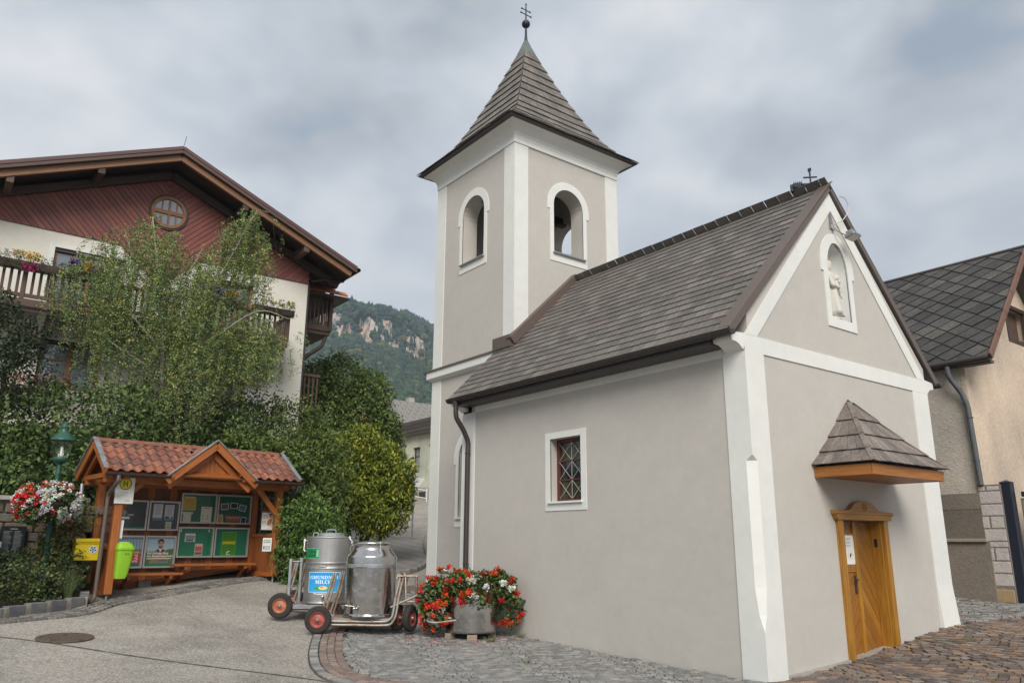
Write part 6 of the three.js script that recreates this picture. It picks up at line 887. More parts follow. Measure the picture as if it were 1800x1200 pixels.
function cart(pos, rim, label, front) {
  const o = thing('milk_cart', label, 'cart', pos, cartTurn, 'milk can carts'), tr = 0.48, R = 0.225;
  for (const z of [tr, -tr]) wheel(o, 0, z, R, rim);
  mesh('axle', rod([0, R, -tr], [0, R, tr], 0.02), M.frameSteel, o);
  for (const z of [0.36, -0.36]) for (const d of [0, 0.055]) mesh('side_rail', tube([[0.20 + d * 0.7, 0.98, z], [0.12 + d, 0.62, z * 1.05], [0.02 + d, 0.27, z * 1.08], [0.10 + d, 0.20 - d, z * 1.08], [0.6, 0.19 - d, z * 1.05], [1.12 + d, 0.19 - d, z], [1.24 + d, 0.28, z], [1.28 + d, 0.60, z * 0.9], [1.34 + d, 0.90, z * 0.8]], 0.022, 8, false, 70), M.frameSteel, o);
  mesh('platform', [box(1.1, 0.03, 0.7, 0.68, 0.225, 0), rod([0.3, 0.2, -0.4], [0.3, 0.2, 0.4], 0.02), rod([0.9, 0.2, -0.4], [0.9, 0.2, 0.4], 0.02)], M.frameSteel, o);
  if (front) {
    mesh('front_arch', [tube([[1.28, 0.88, 0.29], [1.31, 0.96, 0.27], [1.36, 0.90, 0.24], [1.40, 0.52, 0.12], [1.42, 0.40, 0.1]], 0.022, 8), tube([[1.28, 0.88, -0.29], [1.31, 0.96, -0.27], [1.36, 0.90, -0.24], [1.40, 0.52, -0.12], [1.42, 0.40, -0.1]], 0.022, 8), rod([1.28, 0.93, 0.29], [1.64, 0.93, 0.26], 0.018), rod([1.62, 0.93, 0.26], [1.62, 0.42, 0.16], 0.026)], M.frameSteel, o);
    const g = new THREE.Group(); g.name = 'steering_axle'; o.add(g); g.position.set(1.40, 0, 0.05); g.rotation.y = 1.22; for (const z of [0.125, -0.125]) { wheel(g, 0, z, R, M.rimRed); }
    mesh('axle', [rod([0, R, -0.16], [0, R, 0.16], 0.02), rod([0, R, 0], [0, 0.5, 0], 0.03), box(0.16, 0.03, 0.34, 0, 0.46, 0)], M.frameSteel, g);
    mesh('drawbar', [tube([[1.58, 0.46, 0.14], [1.78, 0.36, 0.25], [1.95, 0.27, 0.34], [2.3, 0.25, 0.42]], 0.026, 8), tube([[1.90, 0.28, 0.34], [1.86, 0.22, 0.55], [2.0, 0.20, 0.60], [2.4, 0.235, 0.46], [2.3, 0.25, 0.42]], 0.018, 8), rod([1.2, 0.42, 0.33], [1.66, 0.62, 0.33], 0.02), rod([1.3, 0.5, 0.1], [2.0, 0.5, 0.1], 0.013)], M.frameSteel, o);
  } else { mesh('upright', [rbox(0.05, 0.85, 0.11, 0.12, 0.62, 0.38, 0.008), rod([0.12, 1.0, 0.38], [0.30, 1.0, 0.38], 0.014), rbox(1.1, 0.07, 0.06, 0.62, 0.20, 0.42, 0.008)], M.galv, o); mesh('upright', rbox(0.05, 0.85, 0.11, 0.12, 0.62, -0.38, 0.008), M.galv, o); }
  return o;
}
function tap(o, x, y, r, ang) { const c = Math.cos(ang), s = Math.sin(ang), P = d => [x + s * (r + d), y, c * (r + d)]; mesh('tap', [rod(P(-0.02), P(0.09), 0.016), rod([x + s * (r + 0.07), y + 0.02, c * (r + 0.07)], [x + s * (r + 0.07), y - 0.06, c * (r + 0.07)], 0.018), rod([x + s * (r + 0.07), y + 0.04, c * (r + 0.07)], [x + s * (r + 0.07) - 0.16, y + 0.055, c * (r + 0.07)], 0.007), new THREE.SphereGeometry(0.03, 12, 8).translate(...P(0.07))].map(g => uvm(norm(g))), M.steelPolish, o); }
function curvedLabel(o, name, r, y, w, h, ang, draw, tw, thh, rad) { const g = new THREE.CylinderGeometry(r, r, h, 24, 1, true, ang - w / r / 2, w / r).translate(0, y, 0); const m = printMat(tw, thh, draw, 0.4); mesh(name, norm(g), m, o); }
{
  // cart B stands nearer the street, cart A behind it
  const yB = gy(5.95, -13.2), yA = gy(6.0, -15.3);
  const PB = fr(14.35, -3.26, 0), PA = fr(15.35, -4.20, 0); PB.y = gy(PB.x, PB.z) + 0.0; PA.y = gy(PA.x, PA.z);
  cart([PB.x, PB.y, PB.z], M.rimRed, 'tubular cart with red wheels carrying the shouldered milk can', true);
  cart([PA.x, PA.y, PA.z], M.rimOrange, 'flat steel cart with orange wheels carrying the labelled milk can', false);
  const cb = V(0.78, 0.243, 0).applyAxisAngle(V(0, 1, 0), cartTurn).add(PB), ca = V(0.74, 0.243, 0).applyAxisAngle(V(0, 1, 0), cartTurn).add(PA);
  const B = thing('milk_can', 'large stainless milk can with sloping shoulder and narrow neck', 'milk can', [cb.x, cb.y, cb.z], cartTurn, 'milk cans');
  const r = 0.44;
  mesh('can_body', lathe([[0, 0], [r + 0.012, 0], [r + 0.022, 0.03], [r + 0.012, 0.05], [r + 0.006, 0.06], [r, 0.065], [r, 0.82]], 64), M.steel, B);
  mesh('can_band', lathe([[r, 0.82], [r + 0.006, 0.825], [r + 0.006, 0.885], [r, 0.89]], 64), M.galv, B);
  mesh('shoulder', lathe([[r, 0.89], [r - 0.003, 1.0], [r - 0.012, 1.02], [r - 0.02, 1.03], [0.35, 1.12], [0.335, 1.14], [0.33, 1.20], [0.345, 1.215], [0.36, 1.225], [0.36, 1.245], [0.345, 1.25], [0.32, 1.25]], 64), M.steelPolish, B);
  mesh('lid', lathe([[0, 1.285], [0.12, 1.28], [0.30, 1.262], [0.335, 1.255], [0.335, 1.235]], 48), M.steelPolish, B);
  for (const a of [0.55, 2.6, 4.7]) mesh('lid_clip', [tube([[0.37 * Math.sin(a), 1.26, 0.37 * Math.cos(a)], [0.385 * Math.sin(a), 1.18, 0.385 * Math.cos(a)], [0.40 * Math.sin(a), 1.10, 0.40 * Math.cos(a)]], 0.008, 6), rbox(0.05, 0.03, 0.05, 0.365 * Math.sin(a), 1.24, 0.365 * Math.cos(a), 0.006)], M.steelDull, B);
  mesh('grip', [tube([[-0.21, 0.865, 0.40], [-0.2, 0.85, 0.43], [-0.05, 0.845, 0.455], [-0.03, 0.865, 0.44]], 0.007, 6)], M.steelDull, B);
  mesh('hanger', [rbox(0.012, 0.5, 0.05, 0.447, 0.76, 0.02, 0.004)], M.steelDull, B);
  tap(B, 0, 0.16, r, -0.36);
  const A = thing('milk_can', 'large straight stainless milk can with blue and green dairy labels', 'milk can', [ca.x, ca.y, ca.z], cartTurn, 'milk cans');
  mesh('can_body', lathe([[0, 0], [r + 0.014, 0], [r + 0.02, 0.02], [r + 0.012, 0.045], [r, 0.055], [r, 0.62], [r + 0.012, 0.628], [r + 0.012, 0.645], [r, 0.652], [r, 0.712], [r + 0.012, 0.72], [r + 0.012, 0.738], [r, 0.745], [r, 1.17], [r + 0.008, 1.18], [r + 0.012, 1.195], [r + 0.004, 1.21], [r - 0.012, 1.205]], 64), M.steelDull, A);
  mesh('lid', lathe([[r - 0.005, 1.19], [r - 0.05, 1.20], [0.27, 1.215], [0.24, 1.22], [0.235, 1.26], [0.20, 1.275], [0, 1.285]], 48), M.galv, A);
  mesh('lid_handle', [tube([[-0.30, 1.205, 0.16], [-0.29, 1.27, 0.16], [-0.21, 1.27, 0.18], [-0.20, 1.21, 0.18]], 0.014, 6), tube([[-0.09, 1.27, 0.0], [-0.08, 1.33, 0.0], [0.08, 1.33, 0.0], [0.09, 1.27, 0.0]], 0.012, 6)], M.galv, A);
  mesh('rope_handle', tube([[-0.44, 1.12, 0.12], [-0.475, 1.16, 0.11], [-0.465, 1.05, 0.12], [-0.47, 0.97, 0.12], [-0.445, 0.93, 0.12]], 0.014, 6), M.paper, A); mesh('rope_handle', tube([[0.40, 1.21, 0.19], [0.42, 1.16, 0.22], [0.45, 1.12, 0.2], [0.46, 1.05, 0.16]], 0.014, 6), M.paper, A);
  mesh('grip', tube([[-0.10, 0.69, 0.435], [-0.09, 0.672, 0.46], [0.04, 0.672, 0.465], [0.05, 0.69, 0.445]], 0.008, 6), M.steelPolish, A);
  curvedLabel(A, 'blue_label', r + 0.003, 0.39, 0.62, 0.36, 0.02, (x, w, h) => { x.fillStyle = '#d9e6ee'; x.fillRect(0, 0, w, h); x.fillStyle = '#1a86c8'; x.fillRect(8, 8, w - 16, h - 16); const g = x.createLinearGradient(0, 0, 0, h); g.addColorStop(0, '#1b8ed2'); g.addColorStop(1, '#3aa6de'); x.fillStyle = g; x.fillRect(10, 10, w - 20, h - 20); x.fillStyle = '#e8f2f8'; x.textAlign = 'center'; x.font = 'bold 74px serif'; x.fillText('GMUNDNER', w / 2, 112); x.fillText('MILCH', w / 2, 186); x.fillStyle = '#3f9a4a'; x.beginPath(); x.ellipse(w / 2, 262, 150, 34, 0, 0, 7); x.fill(); x.fillStyle = '#e6cf9a'; x.beginPath(); x.ellipse(w / 2, 256, 70, 30, 0, 0, 7); x.fill(); x.fillStyle = '#d9783a'; x.beginPath(); x.ellipse(w / 2 - 20, 248, 24, 12, 0, 0, 7); x.fill(); }, 512, 330);
  curvedLabel(A, 'green_label', r + 0.003, 0.90, 0.46, 0.19, -0.72, (x, w, h) => { x.fillStyle = '#1f7a48'; x.fillRect(0, 0, w, h); x.strokeStyle = '#7fb894'; x.lineWidth = 6; x.strokeRect(4, 4, w - 8, h - 8); x.fillStyle = '#0f4a2c'; for (let i = 0; i < 4; i++) { x.fillRect(120 + i * 24, 32, 14, 34); x.fillRect(110 + i * 26, 82, 16, 34); } x.fillStyle = '#8fb59c'; x.fillRect(216, 20, 26, 96); }, 256, 140);
  tap(A, 0, 0.14, r, 0.05);
}
// ---------------------------------------------------------------- flower tub by the wall
{
  const x = 8.08, z = -11.75, y = gy(x, z), q = rng(88);
  const tub = thing('flower_tub', 'round stainless steel flower tub standing on wooden blocks', 'planter', [x, y + 0.115, z]);
  mesh('tub', lathe([[0, 0], [0.44, 0], [0.455, 0.012], [0.46, 0.03], [0.46, 0.60], [0.47, 0.61], [0.43, 0.62], [0.42, 0.60], [0.42, 0.55], [0, 0.55]], 64), M.steel, tub); mesh('potting_soil', lathe([[0, 0.575], [0.42, 0.56]], 32), M.soil, tub);
  const bm = wood([0.28, 0.23, 0.17], 0.85); [[-0.20, 0.32], [-0.42, -0.02], [0.28, 0.20], [0.05, -0.32]].forEach(([dx, dz], i) => { const b = single('wooden_block', rbox(0.17, 0.115, 0.11, 0, 0, 0, 0.008), bm, ['square wooden block under the front of the flower tub', 'wooden block under the street side of the flower tub', 'wooden block under the wall side of the flower tub', 'wooden block under the back of the flower tub'][i], 'block', 'blocks under the flower tub'); b.position.set(x + dx, gy(x + dx, z + dz) + 0.062, z + dz); b.rotation.y = -0.6 + i; });
  const g = thing('geranium_plants', 'bushy red and white hanging geraniums filling the steel tub', 'flowers', [x, y + 0.70, z]);
  const nowall = p => p.x + x > X0 - 0.04 || p.y + y + 0.7 < y + 0.06;
  const D = (F, R) => [FWD.x * F + RGT.x * R, FWD.z * F + RGT.z * R];
  const lob = (F, R, yy, a, b, c) => { const d = D(F, R); return [d[0], yy, d[1], a, b, c]; };
  const lobes = [lob(0, 0, 0.12, 0.55, 0.30, 0.55), lob(-0.12, -0.58, -0.04, 0.34, 0.36, 0.34), lob(-0.05, -0.38, 0.16, 0.40, 0.30, 0.4), lob(-0.05, 0.46, 0.10, 0.36, 0.28, 0.36), lob(-0.05, 0.66, -0.2, 0.22, 0.30, 0.24), lob(-0.2, -0.62, -0.30, 0.22, 0.30, 0.24), lob(-0.35, 0.1, 0.02, 0.36, 0.2, 0.3), lob(0.1, 0.35, 0.26, 0.3, 0.18, 0.3)];
  scatter('foliage', LG.round, LM, lobeList(lobes, 330, [[0.055, 0.10, 0.018], [0.04, 0.075, 0.016], [0.085, 0.13, 0.025], [0.03, 0.055, 0.014]], 5, 0.85, nowall), g);
  const red = [], wh = []; const ball = (arr, p, c, n, rr) => { for (let i = 0; i < n; i++) arr.push({ p: p.clone().add(V((q() - 0.5), (q() - 0.5) * 0.8, (q() - 0.5)).multiplyScalar(rr)), s: 0.95, c: c.map(v => v * (0.75 + 0.45 * q())) }); };
  lobes.forEach((L, li) => { const n = [18, 30, 16, 14, 16, 28, 5, 12][li]; for (let i = 0; i < n; i++) { const t = q() * 6.283, u = q() * 1.8 - 0.8, w = Math.sqrt(Math.max(0, 1 - u * u)), p = V(L[0] + L[3] * w * Math.cos(t) * 1.06, L[1] + L[4] * u * 1.06, L[2] + L[5] * w * Math.sin(t) * 1.06); if (nowall(p)) continue; ball(red, p, q() < 0.35 ? [0.60, 0.10, 0.02] : [0.62, 0.022, 0.018], 5, 0.075); } });
  for (const [F, R, yy] of [[-0.62, 0.08, 0.04], [-0.5, 0.28, 0.16], [-0.45, 0.03, 0.26], [-0.4, -0.02, 0.30], [-0.35, 0.55, 0.22], [-0.3, 0.72, 0.12], [0.05, -0.52, 0.38]]) { const d = D(F, R), p = V(d[0], yy, d[1]); if (!nowall(p)) ball(wh, p, [0.72, 0.70, 0.62], 13, 0.09); }
  scatter('red_blossoms', LG.petal, PM, red, g); scatter('white_blossoms', LG.petal, PM, wh, g);
  // fallen petals
  const pf = [], pg = new THREE.BufferGeometry(); for (let i = 0; i < 260; i++) { const t = q() * 6.283, rr = 0.35 + q() * 0.75, d = D(-0.45 + Math.cos(t) * rr * 0.55, -0.2 + Math.sin(t) * rr); const px = x + d[0], pz = z + d[1]; if (px < X0 - 0.05) pf.push({ p: V(px, gy(px, pz) + 0.032, pz), s: 0.35, c: [0.42, 0.05, 0.05].map(v => v * (0.5 + 0.8 * q())) }); }
  const pt = scatter('fallen_petals', leafGeo(3, 0.05, 0.05, 71, 0.9), PM, pf, scene); tag(pt, 'fallen red petals on the setts round the tub', 'petals', null, 'stuff');
  for (const [wx, wz, n, lab] of [[8.05, -11.15, 60, 'small tuft of grass growing in front of the tub'], [8.72, -11.2, 40, 'thin weed at the foot of the chapel side wall'], [7.4, -9.3, 24, 'tiny weed tuft between the grey setts'], [12.9, -5.6, 26, 'tiny weed tuft among the porphyry setts']]) { const w = thing('weed', lab, 'weed', [wx, gy(wx, wz) + 0.015, wz]), p = []; for (let i = 0; i < n; i++) { const a = q() * 6.283, l = 0.06 + q() * 0.10, r0 = q() * 0.06, bx = r0 * Math.cos(a), bz = r0 * Math.sin(a), tx = bx + Math.cos(a) * l * 0.7, tz = bz + Math.sin(a) * l * 0.7; p.push(bx - 0.004, 0, bz, bx + 0.004, 0, bz + 0.004, tx, l * 0.8, tz); } const gg = new THREE.BufferGeometry(); gg.setAttribute('position', new THREE.Float32BufferAttribute(p, 3)); gg.computeVertexNormals(); mesh('blades', gg, mat([0.10, 0.13, 0.03], 0.8), w).userData.kind = 'stuff'; }
}
// manhole, street seam, small metal cover
{
  const x = 2.17, z = -13.92, m = thing('manhole_cover', 'round rusty iron manhole cover in the asphalt', 'manhole', [x, gy(x, z) + 0.004, z]), rm = mat([0.085, 0.068, 0.055], 0.8, { metal: 0.3, map: T.rust, mean: 0.6, bump: T.stoneB, bs: 0.003 });
  mesh('ring', lathe([[0.39, 0], [0.39, 0.014], [0.33, 0.014], [0.33, 0.006]], 40), rm, m); mesh('lid', [lathe([[0, 0.009], [0.322, 0.009], [0.322, 0]], 40), ...Array.from({ length: 9 }, (_, i) => box(0.02, 0.006, 2 * Math.sqrt(0.3 ** 2 - ((i - 4) * 0.065) ** 2), (i - 4) * 0.065, 0.012, 0))], rm, m);
  // tilt with the street
  m.rotation.set(Math.atan((gy(x, z + 0.4) - gy(x, z - 0.4)) / 0.8) * 1, 0, Math.atan((gy(x + 0.4, z) - gy(x - 0.4, z)) / 0.8)); m.rotation.x *= -1; m.position.y += 0.008;
  const S = [[-1.5, -16.6], [1.4, -14.3], [2.9, -12.1], [4.35, -9.85], [5.1, -8.1], [6.4, -6.3], [7.8, -4.4]], c = new THREE.CatmullRomCurve3(S.map(p => V(p[0], 0, p[1]))), pts = c.getSpacedPoints(240), p = []; const q = rng(4);
  let pw = 0.02; for (let i = 0; i + 1 < pts.length; i++) { const a = pts[i], b = pts[i + 1], d = b.clone().sub(a).normalize(), w = 0.012 + q() * 0.022, f = (o, s, ww) => { const X = o.x - d.z * s * ww, Z = o.z + d.x * s * ww; return [X, gy(X, Z) + 0.005, Z]; }; const A = f(a, -1, pw), B2 = f(a, 1, pw), C2 = f(b, 1, w), D2 = f(b, -1, w); pw = w; p.push(...A, ...B2, ...C2, ...A, ...C2, ...D2); }
  const g = new THREE.BufferGeometry(); g.setAttribute('position', new THREE.Float32BufferAttribute(p, 3)); g.computeVertexNormals(); struct('asphalt_seam', uvm(g), mat([0.09, 0.085, 0.08], 0.9, { map: T.stone, mean: 0.68 }), 'dark tar seam between two asphalt strips');
  const cx = 14.3, cz = -5.0, pc = single('metal_cover', rbox(0.55, 0.02, 0.16, 0, 0, 0, 0.005), M.steelDull, 'narrow shiny metal cover let into the porphyry paving', 'cover'); pc.position.set(cx, gy(cx, cz) + 0.025, cz); pc.rotation.set(0, -0.3, 0.08);
}
// ---------------------------------------------------------------- old house beyond the alley
{
  const X = 17.6, ZC = -7.05, o = worldThing('old_house', 'old beige rendered house with steep diamond-slate roof beyond the alley', 'house', [20.6, 0.5, -12]), st = (c, bs = 0.008) => mat(c, 0.95, { map: T.stucco, mean: 0.72, bump: T.stuccoB, bs });
  const rend = st([0.43, 0.385, 0.325]), peach = st([0.50, 0.405, 0.315], 0.005), dark = st([0.19, 0.16, 0.128], 0.006), dark2 = st([0.15, 0.127, 0.102], 0.006);
  const ex = 17.42, ey = 5.42, rx = 20.6, ry = 8.60, roofAt = x => ry - Math.abs(x - rx) * (ry - ey) / (rx - ex), zBk = -19;
  mesh('wall', extX(rectP(-ZC, -zBk, 0.0, 5.45), X, 0.4), rend, o);
  const gp = [[X + 0.001, 0], [23.6, 0], [23.6, roofAt(23.6) - 0.12], [rx, ry - 0.14], [X + 0.001, roofAt(X) - 0.12]];
  mesh('wall', extZ(gp, ZC - 0.4 + 0.001, 0.4, [rectP(20.3, 21.5, 6.35, 7.25)]), peach, o);
  mesh('wall', span(23.2, 23.6, 0, 5.4, zBk, ZC - 0.4), rend, o); mesh('wall', extZ(gp, zBk - 0.3, 0.3), rend, o);
  mesh('plinth', hexa([[X - 0.10, -0.2, zBk], [X, -0.2, zBk], [X, -0.2, ZC + 0.03], [X - 0.10, -0.2, ZC + 0.03], [X - 0.05, 1.66, zBk], [X, 1.66, zBk], [X, 1.66, ZC + 0.02], [X - 0.05, 1.66, ZC + 0.02]]), dark, o);
  mesh('dado', span(X - 0.022, X + 0.05, 1.72, 2.32, zBk, ZC - 0.06), dark2, o); mesh('dado', span(X - 0.028, X + 0.05, 2.32, 2.64, zBk, ZC - 0.06), dark, o);
  mesh('ledge', rbox(0.14, 0.065, -zBk + ZC - 0.02, X - 0.035, 1.69, (zBk + ZC) / 2, 0.01), st([0.30, 0.25, 0.19]), o);
  mesh('corner_strip', span(X - 0.012, X + 0.03, 2.7, 5.3, ZC - 0.10, ZC - 0.02), st([0.45, 0.38, 0.29]), o);
  // pier of raw aerated blocks
  { const pr = mesh('block_pier', span(X - 0.02, X + 0.30, 0.3, 2.80, ZC - 0.08, ZC + 0.36), mat([0.19, 0.165, 0.145], 0.95, { map: T.stucco, mean: 0.72, bump: T.stuccoB, bs: 0.01 }), o); const bmat = mat([0.46, 0.42, 0.39], 0.9, { map: T.stucco, mean: 0.72, bump: T.stuccoB, bs: 0.006 }), q = rng(6); let y = 0.80, k = 0; mesh('block', rbox(0.3, 0.26, 0.36, X + 0.12, 0.62, ZC + 0.16, 0.02), mat([0.34, 0.24, 0.13], 0.9, { map: T.stucco, mean: 0.72 }), pr); while (y < 2.75) { const h = Math.min([0.25, 0.24, 0.26, 0.12, 0.25][k % 5], 2.78 - y); if (k % 3 === 2) { mesh('block', rbox(0.3, h - 0.025, 0.13, X + 0.125, y + h / 2, ZC - 0.0, 0.012), bmat, pr); mesh('block', rbox(0.3, h - 0.025, 0.24, X + 0.125, y + h / 2, ZC + 0.215, 0.012), bmat, pr); } else mesh('block', rbox(0.3, h - 0.022, 0.40 + q() * 0.02, X + 0.125, y + h / 2, ZC + 0.145, 0.012), bmat, pr); y += h; k++; } }
  // roof and diamond slates
  for (const s of [-1, 1]) { const e = rx + s * (rx - ex), P = [[rx, ry], [e, ey], [e, ey - 0.1], [rx, ry - 0.1]]; const r = mesh('roof', extZ(areaP(P) < 0 ? P.slice().reverse() : P, zBk - 0.2, ZC + 0.62 - zBk + 0.2), M.soot, o);
    if (s < 0) {
      const u = V(rx - ex, ry - ey, 0).normalize(), n = V(-(ry - ey), rx - ex, 0).normalize(), SLn = Math.hypot(rx - ex, ry - ey), it = [], q = rng(15), a = 0.27, b = 0.245, zA = ZC + 0.56, base = V(ex, ey, 0), cl = [[0, 0], [zA - zBk, 0], [zA - zBk, SLn], [0, SLn]], dm = mat([1, 1, 1], 0.85, { map: T.slate, mean: 0.55, bump: T.slateB, bs: 0.006 });
      for (let j = 0; j * b < SLn + b; j++) for (let i = 0; i * a * 2 < zA - zBk + a; i++) { const cz = i * 2 * a + (j % 2) * a, cy = j * b; const po = clipPoly([[cz - a * 0.965, cy], [cz, cy - b * 0.965], [cz + a * 0.965, cy], [cz, cy + b * 0.965]], cl); if (po.length < 3 || Math.abs(areaP(po)) < 0.004) continue; const jl = q() * 0.012, lift = (t, top) => 0.010 + jl + (cy + b - t) / (2 * b) * 0.030 + top; const pt = ([z, t], top) => { const v = base.clone().addScaledVector(u, t).addScaledVector(n, lift(t, top)); return [v.x, v.y, zA - z]; }; const G = []; const T0 = po.map(w => pt(w, 0.008)), L0 = po.map(w => pt(w, -0.004)); for (let k = 1; k + 1 < po.length; k++) G.push(...T0[0], ...T0[k + 1], ...T0[k]); for (let k = 0; k < po.length; k++) { const m = (k + 1) % po.length; G.push(...L0[k], ...T0[m], ...L0[m], ...L0[k], ...T0[k], ...T0[m]); } const g = new THREE.BufferGeometry(); g.setAttribute('position', new THREE.Float32BufferAttribute(G, 3)); g.computeVertexNormals(); const ce = base.clone().addScaledVector(u, cy); ce.z = zA - cz; it.push({ geo: uvm(g, q() * 3, q() * 3), m: null, c: [[0.058, 0.054, 0.051], [0.040, 0.038, 0.037], [0.082, 0.076, 0.069], [0.054, 0.049, 0.046], [0.068, 0.064, 0.062], [0.046, 0.044, 0.044]][Math.floor(q() * 6)], p: ce }); }
      pieces(r, 'diamond_slate', it, dm, 300);
      mesh('verge_board', beam([ex - 0.03, ey - 0.02, zA + 0.06], [rx, ry + 0.05, zA + 0.06], 0.15, 0.05, 0.01, [n.x, n.y, 0]), mat([0.12, 0.065, 0.045], 0.6, { map: T.rust, mean: 0.6 }), r);
      for (let z = zA - 0.2; z > zBk; z -= 0.42) mesh('ridge_tile', rbox(0.16, 0.06, 0.44, rx, ry + 0.03, z, 0.02), M.soot, r);
      const gx = ex - 0.05, gY = ey - 0.04; mesh('gutter', [tube([[gx, gY, zA + 0.05], [gx, gY, zBk]], 0.07, 10)], M.brown, o);
      mesh('soffit', span(ex + 0.05, X + 0.1, 5.30, 5.36, zBk, zA), M.soot, o);
      mesh('downpipe', [tube([[gx, 5.32, ZC - 0.25], [gx, 5.2, ZC - 0.25], [gx + 0.02, 5.05, ZC - 0.22], [gx + 0.12, 4.72, ZC - 0.08], [X - 0.07, 4.45, ZC - 0.02], [X - 0.07, 4.2, ZC - 0.01], [X - 0.06, 2.8, ZC + 0.02]], 0.055, 12, false, 50), ...[4.2, 3.3].map(y => new THREE.TorusGeometry(0.06, 0.008, 6, 16).rotateX(Math.PI / 2).translate(X - 0.065, y, ZC))].map(g => uvm(norm(g))), M.zinc, o);
    } }
  const w = mesh('window_opening', span(20.3, 21.5, 6.35, 7.25, ZC - 0.38, ZC - 0.33), M.black, o); mesh('window_frame', extZ(rectP(20.27, 21.53, 6.32, 7.28), ZC - 0.05, 0.07, [rectP(20.36, 21.44, 6.41, 7.19)]), M.houseDark, w); for (let k = 0; k < 5; k++) mesh('louvre', box(0.36, 0.02, 0.10, 20.56, 6.48 + k * 0.15, ZC - 0.16), M.black, w); mesh('shutter', span(20.75, 21.42, 6.42, 7.18, ZC - 0.2, ZC - 0.17), M.houseBrown, w);
  mesh('chimney', [span(20.3, 20.9, 8.2, 9.45, -14.9, -14.3), span(20.2, 21.0, 9.45, 9.53, -15.0, -14.2)], st([0.16, 0.12, 0.10]), o);
}
// gate post and fence at the corner of the old house
{
  const gp = single('gate_post', [rbox(0.2, 2.42, 0.2, 0, 1.21, 0, 0.008), uvm(norm(new THREE.ConeGeometry(0.16, 0.05, 4).rotateY(Math.PI / 4).translate(0, 2.44, 0)))], M.darkBlue, 'square black steel gate post with pointed cap beside the block pier', 'post'); gp.position.set(17.72, 0.42, -6.62);
  const f = thing('board_fence', 'weathered grey board fence hung from a black rail', 'fence', [17.85, 0.4, -6.55]), wm = [wood([0.15, 0.13, 0.11], 0.9), wood([0.11, 0.10, 0.088], 0.9), wood([0.19, 0.165, 0.14], 0.9)];
  for (let i = 0; i < 14; i++) { const m = mesh('board', plankX(2.0, 0.135, 0.025).rotateZ(Math.PI / 2), wm[i % 3], f); m.position.set(0.10 + i * 0.145, 1.12, 0.10 + i * 0.02); } mesh('rail', rbox(2.1, 0.10, 0.06, 1.05, 2.2, 0.15, 0.008), M.darkBlue, f);
}


// ---------------------------------------------------------------- garden bank and planting
{
  const bank = (x, z) => { const f = sst(-19.0, -22.6, z) * (1 - sst(8.2, 9.5, x)); return gy(x, z) - 0.12 + f * 3.6; }, p = [], idx = [], nx = 60, nz = 40; for (let j = 0; j <= nz; j++) for (let i = 0; i <= nx; i++) { const x = -10 + 20 * i / nx, z = -18.95 - 9 * j / nz; p.push(x, bank(x, z) + 0.08 * (fbm(x, z, 3) - 0.5), z); if (i && j) { const b = j * (nx + 1) + i; idx.push(b, b - nx - 2, b - 1, b, b - nx - 1, b - nx - 2); } }
  const g = new THREE.BufferGeometry(); g.setAttribute('position', new THREE.Float32BufferAttribute(p, 3)); g.setIndex(idx); g.computeVertexNormals(); struct('garden_bank', uvm(norm(g)), M.soil, 'planted earth bank below the guest house');
}
function bush(name, label, cat, base, lobes, per, pal, geo, size, stems, group, mt = LM) {
  const o = thing(name, label, cat, base, 0, group), b = V(...base); const loc = lobes.map(l => [l[0] - b.x, l[1] - b.y, l[2] - b.z, l[3], l[4], l[5]]);
  (stems || []).forEach(([pts, r0, r1], i) => mesh(i ? 'limb' : 'trunk', limb(pts.map(p => [p[0] - b.x, p[1] - b.y, p[2] - b.z]), r0, r1), M.bark, o));
  scatter('crown', geo, mt, lobeList(loc, per, pal, Math.round(base[0] * 31 + 900 + base[1] * 7), size), o); return o;
}
const G = { dark: [[0.082, 0.13, 0.036], [0.058, 0.096, 0.03], [0.112, 0.165, 0.045]], mid: [[0.10, 0.146, 0.036], [0.072, 0.112, 0.03], [0.135, 0.182, 0.046]], yel: [[0.21, 0.25, 0.028], [0.14, 0.19, 0.025], [0.30, 0.31, 0.035], [0.095, 0.14, 0.022]], laurel: [[0.078, 0.14, 0.03], [0.11, 0.18, 0.038], [0.05, 0.095, 0.024]], far: [[0.06, 0.085, 0.024], [0.045, 0.068, 0.022], [0.085, 0.11, 0.03]] };
const st = (a, b, r) => [[a, [(a[0] + b[0]) / 2 + 0.1, (a[1] + b[1]) / 2, (a[2] + b[2]) / 2], b], r, r * 0.4];
bush('hazel_shrub', 'tall dark leafy shrub above the rubble wall behind the lamp', 'shrub', [2.4, 1.9, -20.3], [[1.2, 3.6, -20.9, 1.2, 1.3, 1.0], [2.4, 3.9, -20.4, 1.2, 1.35, 1.0], [3.5, 4.0, -20.0, 1.1, 1.3, 1.0], [2.2, 2.7, -19.9, 1.2, 0.9, 0.8], [0.2, 3.0, -20.3, 1.2, 1.0, 0.9], [3.3, 2.8, -19.7, 0.9, 0.9, 0.7], [1.0, 2.5, -19.6, 1.1, 0.6, 0.6]], 95, G.dark, LG.mid, 1.0, [st([2.4, 1.7, -20.3], [2.5, 3.6, -20.4], 0.08), st([2.4, 1.7, -20.3], [1.4, 3.3, -20.8], 0.06)], 'shrubs on the garden bank');
